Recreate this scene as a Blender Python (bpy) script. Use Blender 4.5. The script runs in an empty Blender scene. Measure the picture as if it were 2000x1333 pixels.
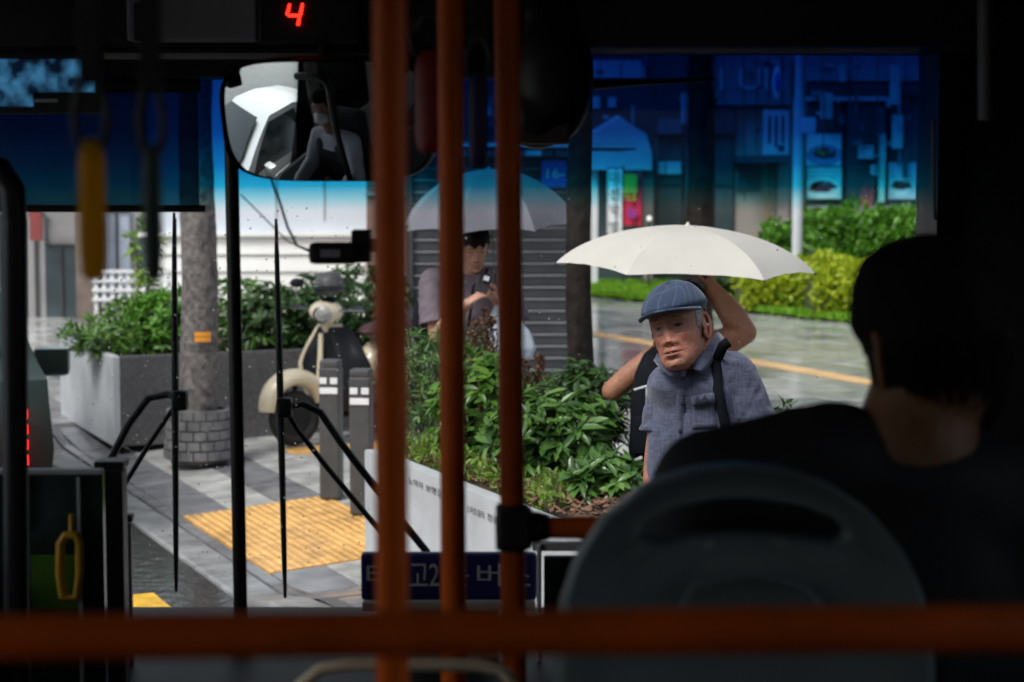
import bpy, bmesh, math, random
import numpy as np
from mathutils import Vector, Matrix, noise, Quaternion

# ------------------------------------------------------------------ camera, world, sun, exposure
scene = bpy.context.scene
COL = scene.collection
R = math.radians
CAM_H = 2.0                     # eye height above the pavement
F_PX = 70.0 / 36.0 * 2000.0
PITCH = math.atan(346.0 / F_PX)
cam_data = bpy.data.cameras.new('camera')
cam = bpy.data.objects.new('camera', cam_data)
COL.objects.link(cam)
cam.location = (0, 0, CAM_H)
cam.rotation_euler = (math.pi / 2 - PITCH, 0, 0)
cam_data.lens = 70
cam_data.sensor_width = 36
cam_data.clip_start = 0.05
cam_data.clip_end = 2000
cam_data.dof.use_dof = True
cam_data.dof.focus_distance = 5.75
cam_data.dof.aperture_fstop = 4.2
cam_data.dof.aperture_blades = 9
scene.camera = cam

SUN_EL, SUN_AZ = R(52), R(226)    # azimuth clockwise from +Y: behind the bus, a little to the left
world = bpy.data.worlds.new('World')
scene.world = world
world.use_nodes = True
wn = world.node_tree
wn.nodes.clear()
w_out = wn.nodes.new('ShaderNodeOutputWorld')
w_bg = wn.nodes.new('ShaderNodeBackground')
w_sky = wn.nodes.new('ShaderNodeTexSky')
w_sky.sky_type = 'NISHITA'
w_sky.sun_disc = False
w_sky.sun_elevation = SUN_EL
w_sky.sun_rotation = SUN_AZ
w_sky.air_density = 1.0
w_sky.dust_density = 4.0
w_sky.ozone_density = 1.0
w_hsv = wn.nodes.new('ShaderNodeHueSaturation')
w_hsv.inputs['Saturation'].default_value = 0.42      # an overcast, nearly colourless sky
w_bg.inputs['Strength'].default_value = 0.11
wn.links.new(w_sky.outputs[0], w_hsv.inputs['Color'])
wn.links.new(w_hsv.outputs[0], w_bg.inputs['Color'])
wn.links.new(w_bg.outputs[0], w_out.inputs['Surface'])

sun_data = bpy.data.lights.new('sun', 'SUN')
sun_data.energy = 1.5
sun_data.angle = R(22)
sun_data.color = (1.0, 0.975, 0.94)
sun = bpy.data.objects.new('sun', sun_data)
COL.objects.link(sun)
sun_dir = Vector((math.sin(SUN_AZ) * math.cos(SUN_EL), math.cos(SUN_AZ) * math.cos(SUN_EL), math.sin(SUN_EL)))
sun.rotation_euler = sun_dir.to_track_quat('Z', 'Y').to_euler()

scene.view_settings.view_transform = 'Standard'
scene.view_settings.look = 'None'
scene.view_settings.gamma = 1.0
scene.view_settings.use_curve_mapping = False
scene.view_settings.exposure = 0.74
scene.render.engine = 'CYCLES'
scene.cycles.use_denoising = True
scene.cycles.max_bounces = 8
scene.cycles.diffuse_bounces = 4
scene.cycles.glossy_bounces = 4
scene.cycles.transmission_bounces = 6
scene.cycles.transparent_max_bounces = 16
scene.cycles.caustics_reflective = False
scene.cycles.caustics_refractive = False
scene.cycles.sample_clamp_indirect = 6.0

rng = random.Random(7)
nrng = np.random.RandomState(11)

# ------------------------------------------------------------------ places: lines of sight and the street
def ray(px, py):
    cx = (px - 1000.0) / F_PX
    cy = (666.5 - py) / F_PX
    s, c = math.sin(PITCH), math.cos(PITCH)
    return Vector((cx, c + cy * s, -s + cy * c))

def at(px, py, Y):
    d = ray(px, py)
    return Vector((0, 0, CAM_H)) + d * (Y / d.y)

def gnd(px, py, z=0.0):
    d = ray(px, py)
    return Vector((0, 0, CAM_H)) + d * ((z - CAM_H) / d.z)

ROAD_Z = -0.13
SA = math.atan(1700.0 / F_PX)
SD = Vector((-math.sin(SA), math.cos(SA), 0))
SN = Vector((math.cos(SA), math.sin(SA), 0))
K0 = gnd(632, 1206)

def st(s, t, z=0.0):
    return K0 + SD * s + SN * t + Vector((0, 0, z))

def to_st(p):
    q = p - K0
    return q.dot(SD), q.dot(SN)

def sstep(a, b, x):
    x = min(1, max(0, (x - a) / (b - a)))
    return x * x * (3 - 2 * x)

def zg(s, t):   # the pavement dips to a flush kerb at the crossing
    return -0.11 * sstep(0.35, 0.9, s) * (1 - sstep(6.5, 7.5, s)) * max(0.0, 1 - max(t, 0) / 1.5)

# ------------------------------------------------------------------ materials
MATS = {}
def nodes_of(name):
    m = bpy.data.materials.new(name)
    m.use_nodes = True
    nt = m.node_tree
    return m, nt, nt.nodes['Principled BSDF']

def mat(name, col, rough=0.5, metal=0.0, var=0.12, scale=8.0, bump=0.0, bscale=None, spec=0.5, rvar=0.0,
        coat=0.0, detail=4.0, isl=0.0, trans=0.0, coord='Object'):
    """principled surface with noise-driven tone, roughness and relief"""
    if name in MATS: return MATS[name]
    m, nt, p = nodes_of(name)
    L = nt.links.new
    tc = nt.nodes.new('ShaderNodeTexCoord')
    nz = nt.nodes.new('ShaderNodeTexNoise')
    nz.inputs['Scale'].default_value = scale
    nz.inputs['Detail'].default_value = detail
    L(tc.outputs[coord], nz.inputs['Vector'])
    ramp = nt.nodes.new('ShaderNodeMapRange')
    ramp.inputs['From Min'].default_value = 0.3
    ramp.inputs['From Max'].default_value = 0.7
    ramp.inputs['To Min'].default_value = 1 - var
    ramp.inputs['To Max'].default_value = 1 + var
    L(nz.outputs['Fac'], ramp.inputs['Value'])
    mul = nt.nodes.new('ShaderNodeMix'); mul.data_type = 'RGBA'; mul.blend_type = 'MULTIPLY'
    mul.inputs['Factor'].default_value = 1
    mul.inputs['A'].default_value = (*col, 1)
    fac = ramp.outputs[0]
    if isl:
        geo = nt.nodes.new('ShaderNodeNewGeometry')
        mr = nt.nodes.new('ShaderNodeMapRange')
        mr.inputs['To Min'].default_value = 1 - isl
        mr.inputs['To Max'].default_value = 1 + isl
        L(geo.outputs['Random Per Island'], mr.inputs['Value'])
        mm = nt.nodes.new('ShaderNodeMath'); mm.operation = 'MULTIPLY'
        L(fac, mm.inputs[0]); L(mr.outputs[0], mm.inputs[1]); fac = mm.outputs[0]
    cc = nt.nodes.new('ShaderNodeCombineColor')
    for i in range(3): L(fac, cc.inputs[i])
    L(cc.outputs[0], mul.inputs['B'])
    L(mul.outputs['Result'], p.inputs['Base Color'])
    p.inputs['Metallic'].default_value = metal
    p.inputs['Specular IOR Level'].default_value = spec
    p.inputs['Coat Weight'].default_value = coat
    p.inputs['Coat Roughness'].default_value = 0.08
    if rvar:
        r2 = nt.nodes.new('ShaderNodeMapRange')
        r2.inputs['From Min'].default_value = 0.35; r2.inputs['From Max'].default_value = 0.65
        r2.inputs['To Min'].default_value = max(0.02, rough - rvar); r2.inputs['To Max'].default_value = rough + rvar
        n2 = nt.nodes.new('ShaderNodeTexNoise'); n2.inputs['Scale'].default_value = scale * 0.35; n2.inputs['Detail'].default_value = 3
        L(tc.outputs[coord], n2.inputs['Vector'])
        L(n2.outputs['Fac'], r2.inputs['Value']); L(r2.outputs[0], p.inputs['Roughness'])
    else:
        p.inputs['Roughness'].default_value = rough
    if bump:
        bp = nt.nodes.new('ShaderNodeBump'); bp.inputs['Strength'].default_value = bump; bp.inputs['Distance'].default_value = 0.01
        nb = nt.nodes.new('ShaderNodeTexNoise'); nb.inputs['Scale'].default_value = bscale or scale * 6; nb.inputs['Detail'].default_value = 5
        L(tc.outputs[coord], nb.inputs['Vector']); L(nb.outputs['Fac'], bp.inputs['Height']); L(bp.outputs[0], p.inputs['Normal'])
    if trans:
        out = nt.nodes['Material Output']
        tr = nt.nodes.new('ShaderNodeBsdfTranslucent'); mx = nt.nodes.new('ShaderNodeMixShader')
        L(mul.outputs['Result'], tr.inputs['Color']); mx.inputs[0].default_value = trans
        L(p.outputs[0], mx.inputs[1]); L(tr.outputs[0], mx.inputs[2]); L(mx.outputs[0], out.inputs['Surface'])
    MATS[name] = m
    return m

def leaf_mat(name, cols, rough=0.38, trans=0.3):
    """leaf colours picked at random for each leaf"""
    if name in MATS: return MATS[name]
    m, nt, p = nodes_of(name)
    L = nt.links.new
    geo = nt.nodes.new('ShaderNodeNewGeometry')
    oi = nt.nodes.new('ShaderNodeObjectInfo')
    add = nt.nodes.new('ShaderNodeMath'); add.operation = 'ADD'
    fr = nt.nodes.new('ShaderNodeMath'); fr.operation = 'FRACT'
    L(geo.outputs['Random Per Island'], add.inputs[0]); L(oi.outputs['Random'], add.inputs[1]); L(add.outputs[0], fr.inputs[0])
    cr = nt.nodes.new('ShaderNodeValToRGB')
    cr.color_ramp.elements[0].color = (*cols[0], 1); cr.color_ramp.elements[1].color = (*cols[-1], 1)
    for i, c in enumerate(cols[1:-1]):
        e = cr.color_ramp.elements.new((i + 1) / (len(cols) - 1)); e.color = (*c, 1)
    L(fr.outputs[0], cr.inputs[0])
    L(cr.outputs[0], p.inputs['Base Color'])
    p.inputs['Roughness'].default_value = rough
    tr = nt.nodes.new('ShaderNodeBsdfTranslucent'); mx = nt.nodes.new('ShaderNodeMixShader')
    mx.inputs[0].default_value = trans
    L(cr.outputs[0], tr.inputs['Color'])
    L(p.outputs[0], mx.inputs[1]); L(tr.outputs[0], mx.inputs[2])
    L(mx.outputs[0], nt.nodes['Material Output'].inputs['Surface'])
    MATS[name] = m
    return m

def emit_mat(name, col, strength):
    if name in MATS: return MATS[name]
    m, nt, p = nodes_of(name)
    p.inputs['Base Color'].default_value = (*[c * 0.2 for c in col], 1)
    p.inputs['Emission Color'].default_value = (*col, 1)
    p.inputs['Emission Strength'].default_value = strength
    MATS[name] = m
    return m

def pane_mat(name, col, gloss=0.06, rough=0.02):
    """thin flat pane: clear to light, coloured by its own tint, with a weak mirror"""
    if name in MATS: return MATS[name]
    m, nt, p = nodes_of(name)
    nt.nodes.remove(p)
    L = nt.links.new
    t = nt.nodes.new('ShaderNodeBsdfTransparent'); t.inputs['Color'].default_value = (*col, 1)
    g = nt.nodes.new('ShaderNodeBsdfGlossy'); g.inputs['Roughness'].default_value = rough
    fr = nt.nodes.new('ShaderNodeFresnel'); fr.inputs['IOR'].default_value = 1.45
    mx = nt.nodes.new('ShaderNodeMixShader')
    L(fr.outputs[0], mx.inputs[0]); L(t.outputs[0], mx.inputs[1]); L(g.outputs[0], mx.inputs[2])
    L(mx.outputs[0], nt.nodes['Material Output'].inputs['Surface'])
    MATS[name] = m
    return m

# ------------------------------------------------------------------ mesh builder
class MB:
    def __init__(self):
        self.v = []; self.f = []; self.mi = []
    def add(self, vs, fs, m=0):
        o = len(self.v)
        self.v.extend([tuple(x) for x in vs])
        for q in fs:
            self.f.append(tuple(o + i for i in q)); self.mi.append(m)
        return self
    def box(self, c, size, rot=None, bev=0.0, m=0):
        c = Vector(c); h = Vector(size) * 0.5
        if bev > 0:
            bm = bmesh.new(); bmesh.ops.create_cube(bm, size=1.0)
            bmesh.ops.scale(bm, vec=Vector(size), verts=bm.verts)
            bmesh.ops.bevel(bm, geom=bm.edges[:], offset=min(bev, min(size) * 0.49), segments=2, affect='EDGES', profile=0.6)
            vs = [v.co.copy() for v in bm.verts]; fs = [[v.index for v in f.verts] for f in bm.faces]
            bm.free()
        else:
            vs = [Vector((x * h.x, y * h.y, z * h.z)) for x in (-1, 1) for y in (-1, 1) for z in (-1, 1)]
            fs = [(0, 1, 3, 2), (4, 6, 7, 5), (0, 4, 5, 1), (2, 3, 7, 6), (0, 2, 6, 4), (1, 5, 7, 3)]
        if rot is not None: vs = [rot @ v for v in vs]
        return self.add([v + c for v in vs], fs, m)
    def loft(self, rings, cap=True, closed=False, m=0):
        n = len(rings[0]); vs = [p for r in rings for p in r]; fs = []
        for i in range(len(rings) - 1):
            for j in range(n):
                a, b = i * n + j, i * n + (j + 1) % n
                fs.append((a, b, b + n, a + n))
        if closed:
            i = len(rings) - 1
            for j in range(n): fs.append((i * n + j, i * n + (j + 1) % n, (j + 1) % n, j))
        elif cap:
            fs.append(tuple(reversed(range(n)))); fs.append(tuple((len(rings) - 1) * n + j for j in range(n)))
        return self.add(vs, fs, m)
    def tube(self, pts, rad, seg=10, cap=True, m=0, flat=1.0, up=None):
        pts = [Vector(p) for p in pts]
        if not hasattr(rad, '__len__'): rad = [rad] * len(pts)
        rings = []; nrm = None
        for i, p in enumerate(pts):
            t = (pts[min(i + 1, len(pts) - 1)] - pts[max(i - 1, 0)]).normalized()
            if nrm is None:
                a = Vector(up) if up is not None else (Vector((0, 0, 1)) if abs(t.z) < 0.9 else Vector((0, 1, 0)))
                nrm = (a - t * a.dot(t)).normalized()
            else:
                nrm = (nrm - t * nrm.dot(t)).normalized()
            b = t.cross(nrm)
            rings.append([p + (nrm * math.cos(2 * math.pi * k / seg) * flat + b * math.sin(2 * math.pi * k / seg)) * rad[i] for k in range(seg)])
        return self.loft(rings, cap=cap, m=m)
    def capsule(self, p0, r0, p1, r1, seg=14):
        p0, p1 = Vector(p0), Vector(p1)
        t = (p1 - p0); L = t.length
        t = t / L if L > 1e-6 else Vector((0, 0, 1))
        pts = []; rad = []
        for k in range(5):
            a = math.pi / 2 * (1 - k / 5.0)
            pts.append(p0 - t * r0 * math.sin(a)); rad.append(max(1e-4, r0 * math.cos(a)))
        pts += [p0, p1]; rad += [r0, r1]
        for k in range(1, 6):
            a = math.pi / 2 * k / 5.0
            pts.append(p1 + t * r1 * math.sin(a)); rad.append(max(1e-4, r1 * math.cos(a)))
        rings = []
        a = Vector((0, 0, 1)) if abs(t.z) < 0.9 else Vector((0, 1, 0))
        n = (a - t * a.dot(t)).normalized(); b = t.cross(n)
        for p, r in zip(pts, rad):
            rings.append([p + (n * math.cos(2 * math.pi * k / seg) + b * math.sin(2 * math.pi * k / seg)) * r for k in range(seg)])
        return self.loft(rings)
    def chain(self, pts, rads, seg=14):
        for i in range(len(pts) - 1): self.capsule(pts[i], rads[i], pts[i + 1], rads[i + 1], seg)
        return self
    def ellipsoid(self, c, r, rot=None, nu=20, nv=12, m=0):
        c = Vector(c); rings = []
        for i in range(nv + 1):
            a = math.pi * i / nv - math.pi / 2
            k = max(math.cos(a), 1e-3)
            ring = []
            for j in range(nu):
                b = 2 * math.pi * j / nu
                v = Vector((r[0] * k * math.cos(b), r[1] * k * math.sin(b), r[2] * math.sin(a)))
                ring.append(c + (rot @ v if rot is not None else v))
            rings.append(ring)
        return self.loft(rings, m=m)
    def prism(self, poly, ext, m=0):
        """poly: 3-D points in order, extruded by vector ext"""
        n = len(poly); poly = [Vector(p) for p in poly]; ext = Vector(ext)
        vs = poly + [p + ext for p in poly]
        fs = [tuple(reversed(range(n))), tuple(range(n, 2 * n))] + [(i, (i + 1) % n, n + (i + 1) % n, n + i) for i in range(n)]
        return self.add(vs, fs, m)
    def lathe(self, prof, c, axis=(0, 0, 1), seg=20, m=0):
        c = Vector(c); t = Vector(axis).normalized()
        a = Vector((1, 0, 0)) if abs(t.x) < 0.9 else Vector((0, 1, 0))
        n = (a - t * a.dot(t)).normalized(); b = t.cross(n)
        rings = [[c + t * z + (n * math.cos(2 * math.pi * k / seg) + b * math.sin(2 * math.pi * k / seg)) * max(r, 1e-4) for k in range(seg)] for r, z in prof]
        return self.loft(rings, m=m)
    def mesh(self, name, smooth=False, angle=None):
        me = bpy.data.meshes.new(name)
        me.from_pydata(self.v, [], self.f)
        if any(self.mi): me.polygons.foreach_set('material_index', self.mi)
        bm = bmesh.new(); bm.from_mesh(me); bmesh.ops.recalc_face_normals(bm, faces=bm.faces); bm.to_mesh(me); bm.free()
        if smooth:
            me.shade_smooth()
            if angle: me.set_sharp_from_angle(angle=R(angle))
        return me
    def build(self, name, mats, parent=None, smooth=False, angle=40, loc=None):
        """one mesh object; world coordinates are moved into the parent's frame"""
        off = Vector((0, 0, 0))
        if parent is not None: off = world_loc(parent)
        elif loc is not None: off = Vector(loc)
        if off.length > 0:
            self.v = [(x - off.x, y - off.y, z - off.z) for x, y, z in self.v]
        me = self.mesh(name, smooth, angle)
        for mm in (mats if isinstance(mats, (list, tuple)) else [mats]): me.materials.append(mm)
        o = bpy.data.objects.new(name, me); COL.objects.link(o)
        if parent is not None: o.parent = parent
        elif loc is not None: o.location = off
        return o

def world_loc(o):
    l = Vector(o.location)
    while o.parent is not None:
        o = o.parent; l = l + Vector(o.location)
    return l

def tag(o, label=None, cat=None, group=None, kind=None):
    if label: o['label'] = label
    if cat: o['category'] = cat
    if group: o['group'] = group
    if kind: o['kind'] = kind
    return o

def thing(name, label, cat, loc=(0, 0, 0), group=None):
    o = bpy.data.objects.new(name, None); COL.objects.link(o)
    o.location = loc; o.empty_display_size = 0.1
    return tag(o, label, cat, group)

def obj_from_mesh(name, me, parent=None, mats=()):
    for mm in mats: me.materials.append(mm)
    o = bpy.data.objects.new(name, me); COL.objects.link(o)
    if parent is not None: o.parent = parent
    return o

def text_part(s, name, m, parent, origin, xdir, updir, height, depth=0.002, width=None):
    """lettering as thin raised geometry: origin is the lower left of the line; letters height tall"""
    cu = bpy.data.curves.new('lettering', 'FONT'); cu.body = s; cu.size = 1.0; cu.extrude = 0.0
    cu.resolution_u = 3
    to = bpy.data.objects.new('lettering_tmp', cu); COL.objects.link(to)
    dg = bpy.context.evaluated_depsgraph_get()
    me = bpy.data.meshes.new_from_object(to.evaluated_get(dg))
    bpy.data.objects.remove(to); bpy.data.curves.remove(cu)
    n = len(me.vertices)
    co = np.empty(n * 3); me.vertices.foreach_get('co', co); co = co.reshape(-1, 3)
    if n == 0: return None
    mn, mx = co.min(0), co.max(0)
    sy = height / max(mx[1] - mn[1], 1e-6)
    sx = (width / max(mx[0] - mn[0], 1e-6)) if width else sy
    x, u = Vector(xdir).normalized(), Vector(updir).normalized()
    nrm = x.cross(u)
    fs = [tuple(p.vertices) for p in me.polygons]
    mb = MB()
    vs = [Vector(origin) + x * float((c[0] - mn[0]) * sx) + u * float((c[1] - mn[1]) * sy) + nrm * depth for c in co]
    mb.add(vs, fs)
    bpy.data.meshes.remove(me)
    return mb.build(name, m, parent)

def remesh(mb, voxel, smooth_it=4):
    """one continuous skin round overlapping closed shapes"""
    me = mb.mesh('shape_tmp')
    o = bpy.data.objects.new('shape_tmp', me); COL.objects.link(o)
    md = o.modifiers.new('r', 'REMESH'); md.mode = 'VOXEL'; md.voxel_size = voxel; md.use_smooth_shade = True
    if smooth_it:
        sm = o.modifiers.new('s', 'SMOOTH'); sm.factor = 0.5; sm.iterations = smooth_it
    dg = bpy.context.evaluated_depsgraph_get()
    res = bpy.data.meshes.new_from_object(o.evaluated_get(dg))
    bpy.data.objects.remove(o); bpy.data.meshes.remove(me)
    res.shade_smooth()
    return res

def get_co(me):
    a = np.empty(len(me.vertices) * 3); me.vertices.foreach_get('co', a); return a.reshape(-1, 3)
def set_co(me, a):
    me.vertices.foreach_set('co', a.reshape(-1)); me.update()
def get_no(me):
    a = np.empty(len(me.vertices) * 3); me.vertices.foreach_get('normal', a); return a.reshape(-1, 3)

def copy_tree(o, parent=None):
    c = o.copy(); COL.objects.link(c); c.parent = parent
    for ch in list(o.children): copy_tree(ch, c)
    return c

# ------------------------------------------------------------------ leaves
def leaves_mesh(name, P, D, U, ln, wd, cup=0.25, droop=0.15):
    """P bases, D pointing directions, U up-sides, all (n,3); each leaf is a folded six-sided blade"""
    n = len(P)
    D = D / np.maximum(np.linalg.norm(D, axis=1, keepdims=True), 1e-6)
    S = np.cross(D, U); S /= np.maximum(np.linalg.norm(S, axis=1, keepdims=True), 1e-6)
    U = np.cross(S, D)
    ln = np.broadcast_to(ln, (n,))[:, None]; wd = np.broadcast_to(wd, (n,))[:, None]
    a = P
    l1 = P + D * ln * .34 - S * wd * .46 + U * wd * cup
    m1 = P + D * ln * .36
    r1 = P + D * ln * .34 + S * wd * .46 + U * wd * cup
    l2 = P + D * ln * .70 - S * wd * .38 + U * (wd * cup * .6 - ln * droop * .35)
    m2 = P + D * ln * .72 - U * ln * droop * .45
    r2 = P + D * ln * .70 + S * wd * .38 + U * (wd * cup * .6 - ln * droop * .35)
    t = P + D * ln - U * ln * droop
    V = np.stack([a, l1, m1, r1, l2, m2, r2, t], 1).reshape(-1, 3)
    base = np.array([(0, 2, 1), (0, 3, 2), (1, 2, 5), (1, 5, 4), (2, 3, 6), (2, 6, 5), (4, 5, 7), (5, 6, 7)])
    Fc = (np.arange(n)[:, None, None] * 8 + base[None]).reshape(-1, 3)
    me = bpy.data.meshes.new(name)
    me.vertices.add(len(V)); me.vertices.foreach_set('co', V.reshape(-1))
    me.loops.add(len(Fc) * 3); me.loops.foreach_set('vertex_index', Fc.reshape(-1).astype(np.int32))
    me.polygons.add(len(Fc)); me.polygons.foreach_set('loop_start', np.arange(0, len(Fc) * 3, 3, dtype=np.int32))
    me.update(calc_edges=True); me.validate()
    me.shade_smooth()
    return me

def rand_dirs(n, up=0.3, rs=nrng):
    d = rs.normal(size=(n, 3)); d[:, 2] += up
    return d / np.linalg.norm(d, axis=1, keepdims=True)
# ------------------------------------------------------------------ ground, road, pavement
M_asphalt = mat('wet asphalt', (0.05, 0.05, 0.052), 0.12, var=0.35, scale=5.0, bump=0.35, bscale=30, rvar=0.10)
M_earth = mat('far ground', (0.16, 0.16, 0.16), 0.4, var=0.2, scale=0.6, rvar=0.15)
M_bed = mat('joint mortar', (0.09, 0.088, 0.085), 0.5, var=0.2, scale=6)
M_granite_l = mat('pale granite slab', (0.44, 0.435, 0.42), 0.13, var=0.34, scale=5, bump=0.05, bscale=120, rvar=0.10, isl=0.16)
M_granite_d = mat('dark granite slab', (0.20, 0.20, 0.215), 0.12, var=0.3, scale=5, bump=0.05, bscale=120, rvar=0.12, isl=0.16)
M_granite_m = mat('grey granite slab', (0.42, 0.415, 0.41), 0.10, var=0.3, scale=4, bump=0.05, bscale=120, rvar=0.08, isl=0.2)
M_kerb = mat('kerb granite', (0.24, 0.245, 0.25), 0.24, var=0.35, scale=6, bump=0.08, bscale=150, rvar=0.12)
M_tact = mat('yellow tactile paving', (0.64, 0.36, 0.11), 0.26, var=0.3, scale=7, rvar=0.1, isl=0.08)
M_tact_p = mat('faded yellow tactile paving', (0.85, 0.60, 0.32), 0.22, var=0.15, scale=3, rvar=0.1)
M_yellow = mat('yellow road paint', (0.75, 0.42, 0.02), 0.35, var=0.25, scale=14, rvar=0.12)

ground = MB()
ground.add([(-600, -200, -0.30), (600, -200, -0.30), (600, 900, -0.30), (-600, 900, -0.30)], [(0, 1, 2, 3)])
tag(ground.build('ground', M_earth), kind='structure')

road = MB()
rp = [st(-60, -26, ROAD_Z), st(-60, -0.06, ROAD_Z), st(140, -0.06, ROAD_Z), st(140, -26, ROAD_Z)]
road.add(rp, [(0, 1, 2, 3)])
road_o = tag(road.build('road', M_asphalt), kind='structure')
ln = MB()
yl = gnd(290, 1185, ROAD_Z); ys, yt = to_st(yl)
for (a, b) in ((-14.0, ys + .25),):
    ln.add([st(a, yt - .085, ROAD_Z + .010), st(a, yt + .085, ROAD_Z + .010), st(b, yt + .085, ROAD_Z + .010), st(b, yt - .085, ROAD_Z + .010)], [(0, 1, 2, 3)])
ln.build('road_marking', M_yellow, road_o)

# standing water in the gutter and on the road
m, nt, p = nodes_of('rain water film'); L = nt.links.new
p.inputs['Base Color'].default_value = (.035, .035, .038, 1); p.inputs['Roughness'].default_value = .03; p.inputs['IOR'].default_value = 1.33; p.inputs['Specular IOR Level'].default_value = .8
tc = nt.nodes.new('ShaderNodeTexCoord'); nz = nt.nodes.new('ShaderNodeTexNoise'); nz.inputs['Scale'].default_value = 11; nz.inputs['Detail'].default_value = 5; bp = nt.nodes.new('ShaderNodeBump'); bp.inputs['Strength'].default_value = .45; bp.inputs['Distance'].default_value = .015
L(tc.outputs['Object'], nz.inputs['Vector']); L(nz.outputs['Fac'], bp.inputs['Height']); L(bp.outputs[0], p.inputs['Normal'])
M_water = m
def puddle(s0, s1, t0, t1, seed, n=60):
    mb = MB(); c = ((s0 + s1) / 2, (t0 + t1) / 2); pts = []
    for k in range(n):
        a = 2 * math.pi * k / n; f = 1 + .28 * noise.noise(Vector((math.cos(a) * 1.7 + seed, math.sin(a) * 1.7, seed))) + .12 * noise.noise(Vector((math.cos(a) * 6, math.sin(a) * 6 + seed, 0)))
        pts.append(st(c[0] + (s1 - s0) / 2 * math.cos(a) * f, min(c[1] + (t1 - t0) / 2 * math.sin(a) * f, -.11), ROAD_Z + .006))
    mb.add(pts, [tuple(range(n))]); return tag(mb.build('puddle', M_water), kind='structure')
puddle(.2, 4.2, -.75, .1, 2.0); puddle(-1.6, 1.0, -1.3, -.2, 5.0); puddle(2.6, 7.5, -2.0, -.9, 8.0)

side = MB()
side.add([st(-60, 0.0, -0.13), st(140, 0.0, -0.13), st(140, 34, -0.13), st(-60, 34, -0.13)], [(0, 1, 2, 3)])
# the bedding under the slabs follows the dip at the crossing
ss = [-20, -6, 0.3, .45, .6, .75, .9, 2, 4, 6.5, 6.75, 7, 7.25, 7.5, 12, 60]
tt = [0.12, .5, 1.0, 1.5, 2.5, 34]
vs = [st(a, b, zg(a, b) - 0.010) for a in ss for b in tt]
fs = [(i * 6 + j, i * 6 + j + 1, (i + 1) * 6 + j + 1, (i + 1) * 6 + j) for i in range(len(ss) - 1) for j in range(5)]
side.add(vs, fs)
sidewalk = tag(side.build('sidewalk', M_bed), kind='structure')

# kerb stones, a metre each, flush at the crossing
for k in range(-5, 16):
    a, b = k + 0.004 - .45, k + 1 - 0.004 - .45
    mb = MB(); rows = []
    for s in (a, (a + b) / 2, b):
        zt = zg(s, 0) - 0.002
        rows.append([st(s, -0.10, -0.2), st(s, -0.10, zt - 0.022), st(s, -0.094, zt - 0.006), st(s, -0.078, zt), st(s, 0.11, zt), st(s, 0.11, -0.2)])
    mb.loft(rows)
    mb.build('kerb_stone', M_kerb, sidewalk, smooth=False)

# paving slabs: 0.6 x 0.3 m in bands of pale and dark stone; the nearest in view are objects, the rest one mesh
def slab_into(mb, s0, s1, t0, t1, dz=0.0):
    g = 0.0065
    s0 += g; s1 -= g; t0 += g; t1 -= g
    top = [st(s, t, zg(s, t) + dz) for s, t in ((s0, t0), (s1, t0), (s1, t1), (s0, t1))]
    c = sum(top, Vector()) / 4
    rim = [p + (c - p).normalized() * 0.004 for p in top]
    low = [p - Vector((0, 0, 0.004)) for p in top]
    bot = [p - Vector((0, 0, 0.03)) for p in top]
    mb.add(rim + low + bot, [(0, 1, 2, 3)] + [(4 + i, 4 + (i + 1) % 4, (i + 1) % 4, i) for i in range(4)] + [(8 + i, 8 + (i + 1) % 4, 4 + (i + 1) % 4, 4 + i) for i in range(4)])

planter_a_zone = None
slabs = []
TA = [to_st(gnd(*p, -0.05)) for p in ((355, 987), (526, 1111), (706, 1081), (516, 974))]
tac_s0 = min(p[0] for p in TA); tac_s1 = max(p[0] for p in TA)
tac_t0 = (TA[0][1] + TA[1][1]) / 2; 
tac_s0 = (TA[1][0] + TA[2][0]) / 2; tac_s1 = (TA[0][0] + TA[3][0]) / 2
nt_s = max(2, round((tac_s1 - tac_s0) / .3) - 1); tac_s1 = tac_s0 + .3 * nt_s
nt_t = 3; tac_t1 = tac_t0 + .3 * nt_t
GUIDE_T = to_st(gnd(1400, 700))[1]            # the pale guide strip across the plaza
def in_tactile(s, t):
    return tac_s0 - .01 < s < tac_s1 + .01 and tac_t0 - .01 < t < tac_t1 + .01
t = 0.115; row = 0
while t < 19.5:
    w = 0.3 if t < 4 else 0.6
    if abs(t - tac_t0) < .29 and t < tac_t0: w = tac_t0 - t
    s = -4.2 + (row % 2) * .3
    while s < 34:
        s1 = s + 0.6
        segs = [(s, s1)]
        if t + w / 2 > tac_t0 and t + w / 2 < tac_t1:
            segs = []
            if s < tac_s0: segs.append((s, min(s1, tac_s0)))
            if s1 > tac_s1: segs.append((max(s, tac_s1), s1))
            segs = [q for q in segs if q[1] - q[0] > .02]
        for a, b in segs:
            c = st((a + b) / 2, t + w / 2)
            if c.y < 3.5: continue
            px = 1000 + c.x / c.y * F_PX
            if -350 < px < 2350: slabs.append((a, b, t, t + w, row, c.y, px))
        s = s1
    t += w; row += 1
def slab_tone(a, row, t):
    if t < 0.42: return M_granite_d
    k = int(math.floor(a / 0.6 + 0.5))
    if t > 4.0: return M_granite_m if rng.random() < .75 else (M_granite_l if rng.random() < .6 else M_granite_d)
    if (row % 5) == 3: return M_granite_d
    return M_granite_l if (rng.random() < .72) else M_granite_m
vis = sorted([q for q in slabs if -20 < q[6] < 2020], key=lambda q: q[5])
near = set((q[0], q[2]) for q in vis[:280])
rest = {}
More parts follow.
